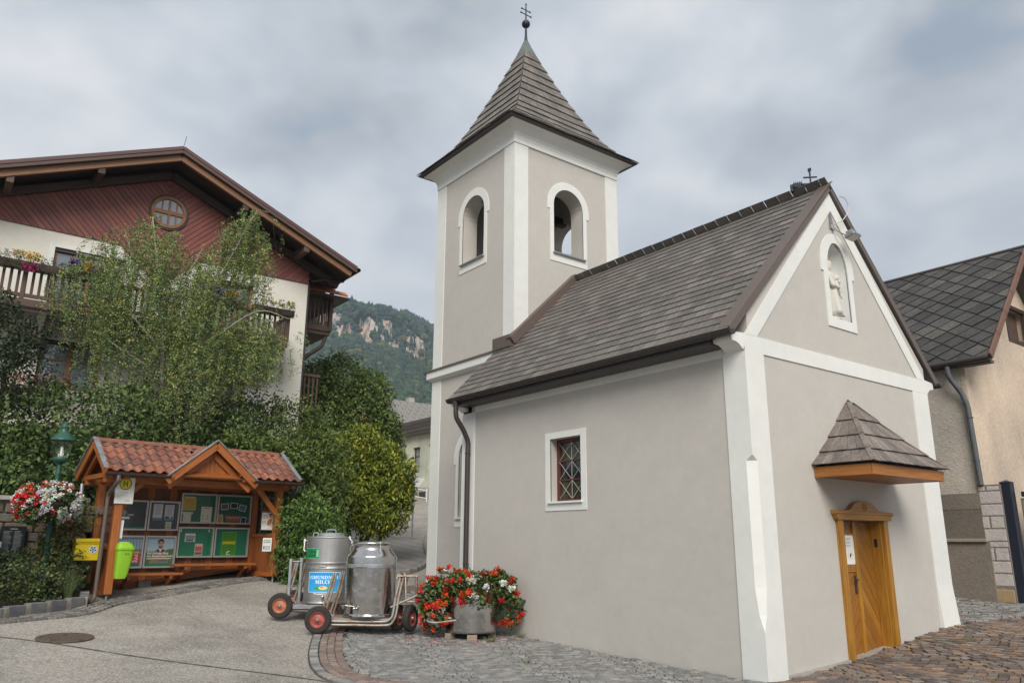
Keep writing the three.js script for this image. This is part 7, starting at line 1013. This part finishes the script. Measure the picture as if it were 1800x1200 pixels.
bush('hazel_shrub', 'dense dark green shrub rising behind the shelter ridge', 'shrub', [5.0, 2.0, -20.6], [[4.4, 3.9, -20.7, 1.1, 1.2, 0.9], [5.4, 4.0, -20.5, 1.1, 1.25, 0.9], [6.3, 4.0, -20.2, 1.1, 1.2, 0.9], [5.2, 3.1, -20.2, 1.6, 0.9, 0.7], [6.6, 3.2, -19.9, 0.9, 0.9, 0.7]], 95, G.dark, LG.mid, 0.95, [st([5, 2, -20.6], [5.2, 3.8, -20.6], 0.08)], 'shrubs on the garden bank');
bush('lilac_shrub', 'rounded grey-green shrub spilling over the shelter end roof', 'shrub', [7.6, 1.6, -20.2], [[7.0, 4.2, -20.4, 1.15, 1.3, 1.0], [8.0, 4.1, -20.0, 1.1, 1.3, 1.0], [8.5, 3.4, -19.6, 0.9, 1.1, 0.9], [7.5, 3.2, -19.6, 1.2, 1.1, 0.9], [8.3, 2.5, -19.3, 0.8, 0.8, 0.7], [6.6, 3.4, -19.8, 0.8, 0.9, 0.7], [7.0, 3.6, -19.0, 0.75, 0.6, 0.6], [6.3, 3.9, -19.2, 0.6, 0.45, 0.5]], 105, G.mid, LG.mid, 0.9, [st([7.6, 1.5, -20.2], [7.7, 3.9, -20.1], 0.09), st([7.6, 1.5, -20.2], [8.3, 3.3, -19.8], 0.06)], 'shrubs on the garden bank');
bush('laurel_bush', 'glossy upright laurel bush between shelter post and milk cart', 'bush', [7.55, 0.55, -17.75], [[7.35, 1.95, -17.75, 0.62, 0.75, 0.62], [7.7, 1.75, -17.6, 0.62, 0.75, 0.6], [7.4, 1.1, -17.6, 0.62, 0.55, 0.6], [7.85, 1.1, -17.6, 0.5, 0.5, 0.5], [7.05, 1.15, -17.7, 0.35, 0.35, 0.35], [7.3, 2.35, -17.8, 0.4, 0.35, 0.4]], 190, G.laurel, LG.long, 0.75, [st([7.55, 0.5, -17.75], [7.5, 1.7, -17.7], 0.05)], null, LMgloss);
bush('box_tree', 'spreading yellow-green bush with dark bare stems on the low wall', 'bush', [10.55, 1.0, -21.4], [[9.86, 3.9, -22.08, 0.95, 0.85, 0.9], [10.66, 4.1, -21.48, 0.95, 0.85, 0.9], [11.26, 3.5, -21.08, 0.85, 0.95, 0.85], [10.26, 3.1, -21.58, 1.15, 0.8, 1.0], [11.36, 2.6, -20.93, 0.62, 0.75, 0.6], [9.51, 3.0, -22.08, 0.85, 0.85, 0.8], [10.96, 2.3, -21.08, 0.7, 0.6, 0.6], [9.26, 4.4, -22.38, 0.5, 0.4, 0.5], [9.36, 2.3, -21.78, 0.7, 0.6, 0.6], [11.51, 3.1, -20.88, 0.55, 0.7, 0.5], [10.36, 2.6, -21.08, 0.9, 0.6, 0.6]], 190, G.yel, LG.long, 0.95, [st([10.5, 0.9, -21.4], [10.0, 3.2, -21.8], 0.10), st([10.5, 0.9, -21.4], [11.2, 3.0, -21.0], 0.09), st([10.6, 0.9, -21.3], [10.7, 3.4, -21.4], 0.08), st([10.4, 0.9, -21.5], [9.6, 2.5, -22], 0.07), st([10.6, 0.95, -21.4], [11.6, 2.3, -20.9], 0.06)], null, LMgloss);
bush('garden_tree', 'bushy green tree standing beside the guest house side balcony', 'tree', [12.2, 2.2, -26.2], [[12.0, 7.2, -26.2, 0.9, 1.25, 0.9], [11.6, 6.2, -26.5, 1.05, 1.1, 1.0], [12.7, 6.0, -25.7, 1.05, 1.15, 1.0], [13.1, 5.0, -25.4, 1.0, 1.0, 1.0], [12.1, 4.8, -26.0, 1.4, 1.2, 1.2], [11.2, 5.2, -26.9, 0.9, 1.1, 0.9], [10.6, 6.4, -27.2, 0.7, 0.9, 0.7], [13.3, 4.2, -25.2, 0.7, 0.8, 0.7], [12.9, 6.9, -25.6, 0.75, 0.9, 0.7], [11.3, 7.2, -26.7, 0.8, 0.9, 0.8], [13.3, 5.6, -25.2, 0.6, 0.8, 0.6]], 150, G.mid, LG.mid, 1.05, [st([12.2, 1.8, -26.2], [12.1, 6.3, -26.2], 0.14), st([12.2, 2.5, -26.2], [12.9, 5.4, -25.7], 0.08)]);
bush('yew_tree', 'dark fine-leaved evergreen in front of the guest house window', 'tree', [1.25, 2.0, -20.9], [[1.1, 6.0, -20.5, 0.75, 0.9, 0.7], [1.4, 5.2, -20.4, 0.7, 0.8, 0.7], [0.7, 5.4, -20.6, 0.8, 1.1, 0.7], [1.6, 5.9, -20.2, 0.45, 0.5, 0.4], [0.9, 6.7, -20.6, 0.45, 0.45, 0.4]], 130, [[0.028, 0.042, 0.018], [0.022, 0.035, 0.016], [0.038, 0.055, 0.022]], LG.small, 0.9, [st([1.25, 1.8, -20.9], [1.2, 5.8, -20.5], 0.09)]);
bush('bed_shrub', 'low small-leaved shrub at the street side of the planting bed', 'shrub', [1.5, 0.45, -16.8], [[0.9, 0.75, -16.5, 0.6, 0.4, 0.5], [1.6, 0.8, -16.9, 0.6, 0.45, 0.5], [2.1, 0.75, -17.0, 0.45, 0.4, 0.45], [0.2, 0.7, -16.2, 0.6, 0.4, 0.5]], 260, [[0.05, 0.075, 0.022], [0.075, 0.10, 0.03], [0.035, 0.055, 0.018], [0.11, 0.13, 0.045]], LG.tiny, 1.0, null, 'bed plants');
bush('bed_shrub', 'taller shrub against the rubble wall below the plaque', 'shrub', [2.0, 0.45, -17.7], [[1.6, 0.95, -17.6, 0.55, 0.5, 0.4], [2.2, 1.0, -17.6, 0.5, 0.55, 0.4], [2.6, 0.9, -17.5, 0.35, 0.5, 0.35]], 260, [[0.04, 0.062, 0.018], [0.06, 0.085, 0.022], [0.028, 0.046, 0.016]], LG.tiny, 1.1, null, 'bed plants');
bush('bed_shrub', 'slender yellowish green plant beside the yellow mailbox', 'shrub', [2.55, 0.45, -17.75], [[2.5, 1.5, -17.8, 0.40, 0.5, 0.3], [2.7, 2.0, -17.9, 0.35, 0.35, 0.3], [2.35, 1.2, -17.7, 0.3, 0.4, 0.3]], 150, [[0.10, 0.11, 0.03], [0.07, 0.085, 0.025], [0.14, 0.13, 0.04]], LG.long, 0.7, [st([2.55, 0.45, -17.75], [2.6, 1.8, -17.85], 0.015)], 'bed plants');
{ const o = thing('ornamental_grass', 'clump of long arching grass at the bed corner', 'grass', [2.62, 0.5, -17.1]), p = [], q = rng(3); for (let i = 0; i < 90; i++) { const a = q() * 6.283, l = 0.4 + q() * 0.5, r = 0.06 * q(), d = 0.1 + 0.25 * q(); let px = r * Math.cos(a), pz = r * Math.sin(a), py = 0; for (let k = 1; k <= 4; k++) { const t = k / 4, nx = r * Math.cos(a) + Math.cos(a) * d * t * t, nz = r * Math.sin(a) + Math.sin(a) * d * t * t, ny = l * (t - 0.25 * t * t * d * 2), w = 0.006 * (1.1 - t); p.push(px - w, py, pz, px + w, py, pz + w, nx, ny, nz); px = nx; py = ny; pz = nz; } } const g = new THREE.BufferGeometry(); g.setAttribute('position', new THREE.Float32BufferAttribute(p, 3)); g.computeVertexNormals(); mesh('blades', g, mat([0.09, 0.12, 0.04], 0.8), o).userData.kind = 'stuff'; }
bush('far_tree', 'tree top showing just above the chapel ridge', 'tree', [16.2, 1.0, -20.5], [[15.9, 9.6, -20.2, 1.5, 1.6, 1.5], [17.0, 9.2, -20.5, 1.2, 1.2, 1.2], [16.6, 11.2, -20.0, 0.5, 0.55, 0.5], [17.6, 11.3, -19.4, 0.35, 0.4, 0.35], [16.3, 8, -20.4, 1.6, 1.5, 1.5]], 60, G.far, LG.mid, 1.0, [st([16.2, 0.8, -20.5], [16.3, 9.5, -20.3], 0.16)]);
// weeping birch
{
  const b = V(4.95, 2.6, -20.6), o = thing('birch_tree', 'weeping birch with drooping yellow-green twigs before the guest house', 'tree', [b.x, b.y, b.z]), q = rng(19);
  const at = (px, py, dF = 0) => { const F = 19.3 + dF, R = (px - 300) * 0.0151 - 8.84, Y = 7.16 - (py - 560) * 0.01505, s = F / 19.3; return V(FWD.x * F + RGT.x * R * s, 1.6 + (Y - 1.6) * s, FWD.z * F + RGT.z * R * s).sub(b); };
  const L = p => [p.x, p.y, p.z];
  const limbs = [[[[0, -0.6, 0], L(at(300, 700, -0.1)), L(at(285, 560)), L(at(262, 450)), L(at(245, 372))], 0.09, 0.015], [[L(at(292, 600)), L(at(345, 540, -0.2)), L(at(376, 482, -0.3)), L(at(405, 415, -0.3)), L(at(432, 358, -0.3)), L(at(450, 362, -0.4))], 0.035, 0.008], [[L(at(295, 620)), L(at(220, 540, 0.2)), L(at(165, 455, 0.3)), L(at(120, 440, 0.2))], 0.035, 0.008], [[L(at(297, 640)), L(at(380, 590, -0.5)), L(at(450, 545, -0.6)), L(at(505, 560, -0.7))], 0.03, 0.006], [[L(at(297, 660)), L(at(230, 620, -0.6)), L(at(170, 580, -0.8))], 0.03, 0.007], [[L(at(288, 580)), L(at(320, 480, 0.4)), L(at(340, 430, 0.5))], 0.03, 0.007], [[L(at(288, 560)), L(at(230, 470, -0.4)), L(at(200, 400, -0.5))], 0.03, 0.007]];
  limbs.forEach(([p, r0, r1], i) => mesh(i ? 'limb' : 'trunk', limb(p, r0, r1), M.birchBark, o));
  const cols = [[112, 465, 560, 9], [135, 440, 620, 18], [165, 408, 665, 26], [200, 388, 700, 34], [240, 368, 760, 40], [280, 400, 790, 42], [318, 435, 790, 40], [350, 465, 740, 30], [372, 520, 720, 22], [404, 560, 700, 20], [438, 545, 680, 22], [470, 535, 670, 22], [500, 558, 660, 14], [394, 368, 505, 14], [418, 356, 560, 15], [440, 362, 520, 12], [340, 425, 560, 10]];
  const bits = [], twigs = []; const pal = [[0.15, 0.205, 0.075], [0.12, 0.175, 0.065], [0.185, 0.235, 0.085], [0.095, 0.14, 0.055], [0.25, 0.25, 0.07]];
  for (const [px, y0, y1, n] of cols) for (let i = 0; i < n * 4.8; i++) {
    const sx = px + (q() - 0.5) * 42, sy = y0 + Math.pow(q(), 1.15) * Math.max(20, (y1 - y0) * 0.72), dF = (q() - 0.5) * (px > 385 ? 1.0 : 2.4), len = Math.min((y1 - sy) * 0.015, 0.5 + q() * 1.7); let p = at(sx, sy, dF); const drift = V((q() - 0.5) * 0.5, 0, (q() - 0.5) * 0.5), p0 = p.clone(), tint = 0.95 + 0.45 * q();
    const cl = fbm(sx * 0.022 + 3, sy * 0.014 + dF * 0.8 + 7, 3, 0, 0, 13); if (cl < 0.455) continue; const step = 0.062; for (let s = 0; s < len; s += step) { const k = s / Math.max(0.3, len); const w = p0.clone().addScaledVector(drift, 1.6 * Math.sin(Math.min(1, s * 1.4) * 1.57)).add(V(0, -s + 0.10 * Math.sin(Math.min(1, s * 2) * 3.14), 0)); if (q() < 0.86) bits.push({ p: w.add(V((q() - 0.5) * 0.09, (q() - 0.5) * 0.05, (q() - 0.5) * 0.09)), s: 0.62 + 0.45 * q(), c: jit(pal, q).map(v => v * tint) }); }
    if (i % 4 === 0) twigs.push(rod(L(p0), L(p0.clone().addScaledVector(drift, 1).add(V(0, -len, 0))), 0.004, 3, 0.002));
  }
  scatter('crown', LG.tiny, LM, bits, o); const tw = mesh('twigs', twigs, M.bark, o); tw.userData.kind = 'stuff';
}
// ---------------------------------------------------------------- low wall, kerb, sign and buildings up the road
{
  const A = fr(22.2, -4.95), B = fr(21.6, -3.25); const wl = thing('low_wall', 'low weathered concrete garden wall under the yellow-green bush', 'wall', [A.x, 0.5, A.z], -Math.atan2(B.z - A.z, B.x - A.x)); const d = A.distanceTo(B); const lw = mat([0.17, 0.15, 0.125], 0.95, { map: T.stucco, mean: 0.72, bump: T.stuccoB, bs: 0.008 }); mesh('wall', rbox(d, 1.1, 0.25, d / 2, 0.55, 0, 0.02), lw, wl);
  // kerb curving up the road
  const K = [fr(20.6, -3.9), fr(22.0, -2.75), fr(24.6, -2.55), fr(28, -3.0), fr(31, -3.3)].map(p => [p.x, p.z]), c = new THREE.CatmullRomCurve3(K.map(p => V(p[0], 0, p[1]))).getSpacedPoints(26), kb = thing('road_kerb', 'stone kerb curving round the corner of the rising road', 'kerb', [0, 0, 0]), km = mat([0.24, 0.225, 0.20], 0.9, { map: T.stone, mean: 0.68 });
  for (let i = 0; i < 26; i++) { const a = c[i], b = c[i + 1], m = mesh('kerb_stone', rbox(a.distanceTo(b) - 0.012, 0.25, 0.14, 0, 0, 0, 0.015), km, kb); m.position.set((a.x + b.x) / 2, gy((a.x + b.x) / 2, (a.z + b.z) / 2) + 0.0, (a.z + b.z) / 2); m.rotation.set(0, -Math.atan2(b.z - a.z, b.x - a.x), 0); }
  const gp = [...K, [fr(31, -6).x, fr(31, -6).z], [fr(21.5, -5.2).x, fr(21.5, -5.2).z]]; struct('road_verge', patch(gp, 0.05, M.bed, null, null, 0.5), mat([0.20, 0.185, 0.165], 0.95, { map: T.stone, mean: 0.68, bump: T.stoneB, bs: 0.01 }), 'stony verge behind the road kerb');
  const dr = fr(24, -3.0), d3 = fr(23.2, -0.6), dc = single('drain_channel', rbox(dr.distanceTo(d3), 0.05, 0.28, 0, 0, 0, 0.01), mat([0.10, 0.075, 0.065], 0.8, { map: T.rust, mean: 0.6 }), 'rusty drain channel across the rising road', 'drain'); dc.position.set((dr.x + d3.x) / 2, gy((dr.x + d3.x) / 2, (dr.z + d3.z) / 2) + 0.0, (dr.z + d3.z) / 2); dc.rotation.y = -Math.atan2(d3.z - dr.z, d3.x - dr.x);
  // sign seen from behind
  const sp = fr(30, -3.72), sg = thing('yield_sign', 'triangular road sign on a post beside the bush', 'sign', [sp.x, gy(sp.x, sp.z), sp.z], -0.3); mesh('post', rod([0, 0, 0], [0, 2.3, 0], 0.03), M.galv, sg); mesh('plate', extZ([[-0.1, 2.35], [0.42, 2.35], [0.06, 1.78]], 0, 0.02), M.paper, sg);
  // pale workshop building
  const X = 24.4, o = worldThing('workshop_building', 'pale green rendered building with dark fascia up the road', 'building', [26.5, 4, -38]), wm = mat([0.46, 0.47, 0.37], 0.95, { map: T.stucco, mean: 0.72, bump: T.stuccoB, bs: 0.008 });
  const wn = [[41.35, 42.2, 5.7, 7.25], [39.3, 40.35, 5.8, 7.3]]; mesh('wall', extX(rectP(33, 44.3, 2.5, 8.0), X, 0.4, wn.map(w => rectP(...w))), wm, o); mesh('wall', span(X, 31, 2.5, 8.0, -44.3, -43.9), wm, o); mesh('wall', span(30.6, 31, 2.5, 8.0, -43.9, -33), wm, o); mesh('wall', span(X, 31, 2.5, 8.0, -33, -32.6), wm, o);
  for (const w of wn) { const f = mesh('window', extX(rectP(...w), X + 0.14, 0.06, [rectP(w[0] + 0.07, w[1] - 0.07, w[2] + 0.07, w[3] - 0.07)]), M.houseDark, o); mesh('pane', span(X + 0.18, X + 0.19, w[2] + 0.05, w[3] - 0.05, -w[1] + 0.05, -w[0] - 0.05), M.paintedSkyGlass, f); mesh('glazing_bar', span(X + 0.15, X + 0.18, (w[2] + w[3]) / 2 + 0.2, (w[2] + w[3]) / 2 + 0.26, -w[1] + 0.05, -w[0] - 0.05), M.houseDark, f); }
  const fm = [wood([0.05, 0.045, 0.042], 0.9), wood([0.065, 0.057, 0.05], 0.9)], fs = mesh('roof_slab', span(X - 0.3, 31.3, 8.0, 8.1, -44.6, -32.5), M.soot, o); for (let k = 0; k < 4; k++) mesh('fascia_board', plankX(12.1, 0.22, 0.04).rotateY(Math.PI / 2).translate(X - 0.32 - k * 0.02, 8.06 + k * 0.225, -38.55), fm[k % 2], fs); for (let k = 0; k < 4; k++) mesh('fascia_board', plankX(7, 0.22, 0.04).translate(27.8, 8.06 + k * 0.225, -44.62 - k * 0.02), fm[k % 2], fs);
  mesh('basement_band', span(X - 0.05, X + 0.02, 2.5, 4.75, -44.3, -33), mat([0.30, 0.29, 0.25], 0.95, { map: T.stucco, mean: 0.72 }), o); mesh('basement_opening', span(X - 0.06, X - 0.04, 3.9, 4.5, -41.2, -40.5), M.black, o);
  const rl = thing('handrail', 'white pipe handrail in front of the pale building', 'railing', [X - 0.9, 3.9, -40.5]); mesh('rail', [rod([0, 0.95, -1.5], [0, 0.55, 1.6], 0.03), rod([0, 0.5, -1.5], [0, 0.1, 1.6], 0.03)], M.paper, rl); for (const z of [-1.5, 0, 1.6]) mesh('baluster', rod([0, -0.5, z], [0, 0.9 - z * 0.13, z], 0.03), M.paper, rl);
  // roofs of the houses behind
  const rm = mat([0.20, 0.19, 0.175], 0.9, { map: T.slate, mean: 0.55 }), h2 = worldThing('far_house', 'house with grey slate roof showing over the pale building', 'house', [30, 5, -52]); const rp = [[24.9, 9.6], [28.8, 12.0], [40, 12.0], [40, 9.6]]; mesh('wall', span(25.4, 39, 4, 9.6, -56, -49), wm, h2); mesh('roof', hexa([[24.8, 9.5, -48.4], [40, 9.5, -48.4], [40, 9.5, -56.5], [24.8, 9.5, -56.5], [26.2, 12.1, -52.3], [40, 12.1, -52.3], [40, 12.1, -52.5], [26.2, 12.1, -52.5]]), rm, h2); const rq = rng(5); for (let r = 0; r < 7; r++) for (let i = 0; i < 12; i++) { const t = r / 7, u = 25 + 1.2 * t + i * 0.6 + (r % 2) * 0.3, m = mesh('roof_slate', box(0.56, 0.03, 0.72), rm, h2); m.position.set(u, 9.55 + 2.6 * (t + 0.07), -48.4 - 3.9 * (t + 0.07)); m.position.sub(h2._base); m.rotation.x = 0.58; } mesh('chimney', span(29.7, 30.2, 11.4, 12.5, -52.8, -52.3), M.concrete, h2);
  const om = mat([0.36, 0.15, 0.085], 0.9, { map: T.stone, mean: 0.68 }), h3 = worldThing('far_house', 'house with orange tiled roof beside the bush', 'house', [22, 4, -48]); mesh('wall', span(17, 23.8, 3, 7.8, -50, -45.5), wm, h3); const om2 = mesh('roof', hexa([[16.6, 7.7, -45.1], [24.2, 7.7, -45.1], [24.2, 7.7, -50.4], [16.6, 7.7, -50.4], [16.6, 9.9, -47.7], [24.2, 9.9, -47.7], [24.2, 9.9, -47.8], [16.6, 9.9, -47.8]]), om, h3); for (let r = 0; r < 8; r++) for (let i = 0; i < 12; i++) { const t = r / 8, m = mesh('roof_tile', rbox(0.28, 0.06, 0.46, 0, 0, 0, 0.02), om, om2); m.position.set(20.6 + i * 0.3, 7.75 + 2.2 * (t + 0.06), -45.1 - 2.6 * (t + 0.06)); m.rotation.x = 0.70; }
}
// ---------------------------------------------------------------- wooded mountain with limestone cliffs
{
  const D2R = Math.PI / 180, top = az => { const k = [[-80, 0.12], [-40, 0.18], [-24, 0.27], [-14.5, 0.292], [-13, 0.298], [-11.5, 0.297], [-10.1, 0.293], [-8.1, 0.285], [-6.5, 0.272], [-5.5, 0.264], [0, 0.22], [8, 0.16], [40, 0.12], [80, 0.1]]; for (let i = 0; i + 1 < k.length; i++) if (az <= k[i + 1][0]) { const t = (az - k[i][0]) / (k[i + 1][0] - k[i][0]); return k[i][1] + (k[i + 1][1] - k[i][1]) * t; } return 0.1; };
  const cliffAt = az => { const n = fbm(az * 1.6 + 50, 3.3, 3), m = sst(-15.5, -14.6, az) * (1 - sst(-6.9, -6.3, az)); let w = m * (0.45 + 1.1 * sst(0.28, 0.48, n)); if (az > -6.1 && az < -5.2) w = Math.max(w, 0.45 * sst(-6.1, -5.9, az) * (1 - sst(-5.5, -5.2, az))); return Math.min(1, w); };
  const lo = az => 0.80 + 0.035 * (fbm(az * 2.3 + 9, 1.7, 3) - 0.5) * 2 + (az < -11.5 ? 0.04 : 0) + (az > -7.5 && az < -6.2 ? -0.015 : 0) + (az > -6.2 ? 0.06 : 0);
  const prof = (az, t) => { const w = cliffAt(az), L = lo(az), h = 0.17 * w, s = 0.085; // radial elevation fraction
    const base = t < 0.62 ? L * Math.pow(t / 0.62, 0.72) : t < 0.62 + s ? L + h * (t - 0.62) / s + (1 - w) * (1 - L) * 0.2 * (t - 0.62) / s : (() => { const e = L + h + (1 - w) * (1 - L) * 0.2; return e + (1 - e) * Math.pow((t - 0.62 - s) / (0.38 - s), 0.8); })(); return base; };
  const Y = (az, D) => { const t = (D - 300) / 700, tt = Math.min(1, Math.max(0, t)); let e = top(az) * (0.06 + 0.94 * prof(az, tt)); const F = D * Math.cos(az * D2R); let y = 1.6 + F * e; if (t > 1) y = 1.6 + 1000 * Math.cos(az * D2R) * top(az) - (D - 1000) * 0.25; return y + 5 * (fbm(az * 3 + 40, D * 0.02, 4, 0, 0, 4) - 0.5) * sst(0.05, 0.3, tt); };
  const pos = (az, D, y) => { const a = az * D2R, c = Math.cos(a), s = Math.sin(a); return V(FWD.x * D * c + RGT.x * D * s, y, FWD.z * D * c + RGT.z * D * s); };
  const azs = []; for (let a = -80; a < -17; a += 1.5) azs.push(a); for (let a = -17; a < -4; a += 0.045) azs.push(a); for (let a = -4; a <= 80; a += 1.5) azs.push(a);
  const Ds = []; for (let t = 0; t < 0.6; t += 0.03) Ds.push(300 + 700 * t); for (let t = 0.60; t < 0.72; t += 0.0045) Ds.push(300 + 700 * t); for (let t = 0.72; t < 1; t += 0.02) Ds.push(300 + 700 * t); Ds.push(1000, 1030, 1100, 1250, 1500);
  const p = [], c = [], idx = [], nA = azs.length, rockAt = (az, D) => { const t = (D - 300) / 700, w = cliffAt(az); const edge = 0.02 * (fbm(az * 5, D * 0.06, 3) - 0.5); return t > 0.612 + edge && t < 0.71 + edge && w > 0.34 + 0.22 * (fbm(az * 4 + 7, D * 0.1, 3) - 0.5) * 2; };
  Ds.forEach((D, j) => azs.forEach((az, i) => { const inC = D > 725 && D < 800, jag = inC ? cliffAt(az) * (fbm(az * 9 + 3, D * 0.05, 5, 0, 0, 8, 0.65) - 0.5) * 34 : 0, v = pos(az, D + jag, Y(az, D) + (inC ? jag * 0.25 : 0)); p.push(v.x, v.y, v.z); let k; if (rockAt(az, D)) { const n = fbm(az * 8, D * 0.08, 4), o = sst(0.48, 0.66, fbm(az * 2.5 + 4, D * 0.05, 3)), g = 0.75 + 0.6 * n; k = [(0.36 + 0.06 * o) * g, (0.32 - 0.04 * o) * g, (0.275 - 0.10 * o) * g]; if (n < 0.36) k = [0.09, 0.095, 0.07]; } else k = [0.022, 0.032, 0.018]; c.push(...k); if (i && j) { const b = j * nA + i; idx.push(b, b - nA - 1, b - 1, b, b - nA, b - nA - 1); } }));
  const g = new THREE.BufferGeometry(); g.setAttribute('position', new THREE.Float32BufferAttribute(p, 3)); g.setAttribute('color', new THREE.Float32BufferAttribute(c, 3)); g.setIndex(idx); g.computeVertexNormals(); struct('mountain', uvm(norm(g)), mat([1, 1, 1], 1, { vertexColors: true }), 'wooded mountain ridge with pale limestone cliffs');
  const q = rng(202), con = [], dec = []; const addTree = (az, D, big = 1) => { if (rockAt(az, D) && q() > 0.06) return; const v = pos(az, D, Y(az, D) - 1), n = fbm(az * 1.2 + 20, D * 0.012 + 5, 3), isC = q() < 0.35 + 0.5 * (n - 0.5) * 2; const k = 0.6 + 0.7 * q(); (isC ? con : dec).push({ p: v, s: big * (0.7 + 0.7 * q()), c: (isC ? [0.018, 0.034, 0.020] : q() < 0.10 ? [0.07, 0.074, 0.024] : [0.032, 0.056, 0.022]).map(a => a * k) }); };
  for (let i = 0; i < 15000; i++) addTree(-17 + 13 * q(), 300 + 715 * Math.pow(q(), 0.75)); for (let i = 0; i < 900; i++) addTree(-16 + 12 * q(), 985 + 30 * q(), 1.0); for (let i = 0; i < 5000; i++) { const a = -75 + 150 * q(); if (a < -17 || a > -4) addTree(a, 320 + 690 * q(), 1.6); }
  const cg = mergeGeometries([[3.0, 7, 4.5], [2.3, 6, 8], [1.5, 5, 11.5]].map(([r, h, y]) => norm(new THREE.ConeGeometry(r, h, 6).translate(0, y, 0)))), dg = (() => { const gs = [], r = rng(5); for (let i = 0; i < 9; i++) { const s = 1.5 + r() * 1.3, e = new THREE.IcosahedronGeometry(s, 0).translate((r() - 0.5) * 5.2, 4 + r() * 6, (r() - 0.5) * 5.2); gs.push(norm(e)); } return mergeGeometries(gs); })();
  const up = (im, l) => { const o = new THREE.Object3D(), r = rng(9); l.forEach((t, i) => { o.position.copy(t.p); o.rotation.set((r() - 0.5) * 0.1, r() * 6.28, (r() - 0.5) * 0.1); o.scale.set(t.s * (0.8 + 0.4 * r()), t.s, t.s * (0.8 + 0.4 * r())); o.updateMatrix(); im.setMatrixAt(i, o.matrix); im.setColorAt(i, new THREE.Color().setRGB(...t.c)); }); };
  for (const [n, gg, l, lab] of [['conifer_forest', cg, con, 'distant spruce wood on the mountain slope'], ['broadleaf_forest', dg, dec, 'distant broadleaf wood on the mountain slope']]) { const im = new THREE.InstancedMesh(gg, mat([1, 1, 1], 0.95), l.length); im.name = n; up(im, l); scene.add(im); tag(im, lab, 'forest', null, 'stuff'); }
  scene.fog = new THREE.FogExp2(new THREE.Color().setRGB(0.50, 0.64, 0.80), 0.00028);
}

renderer.render(scene, camera);
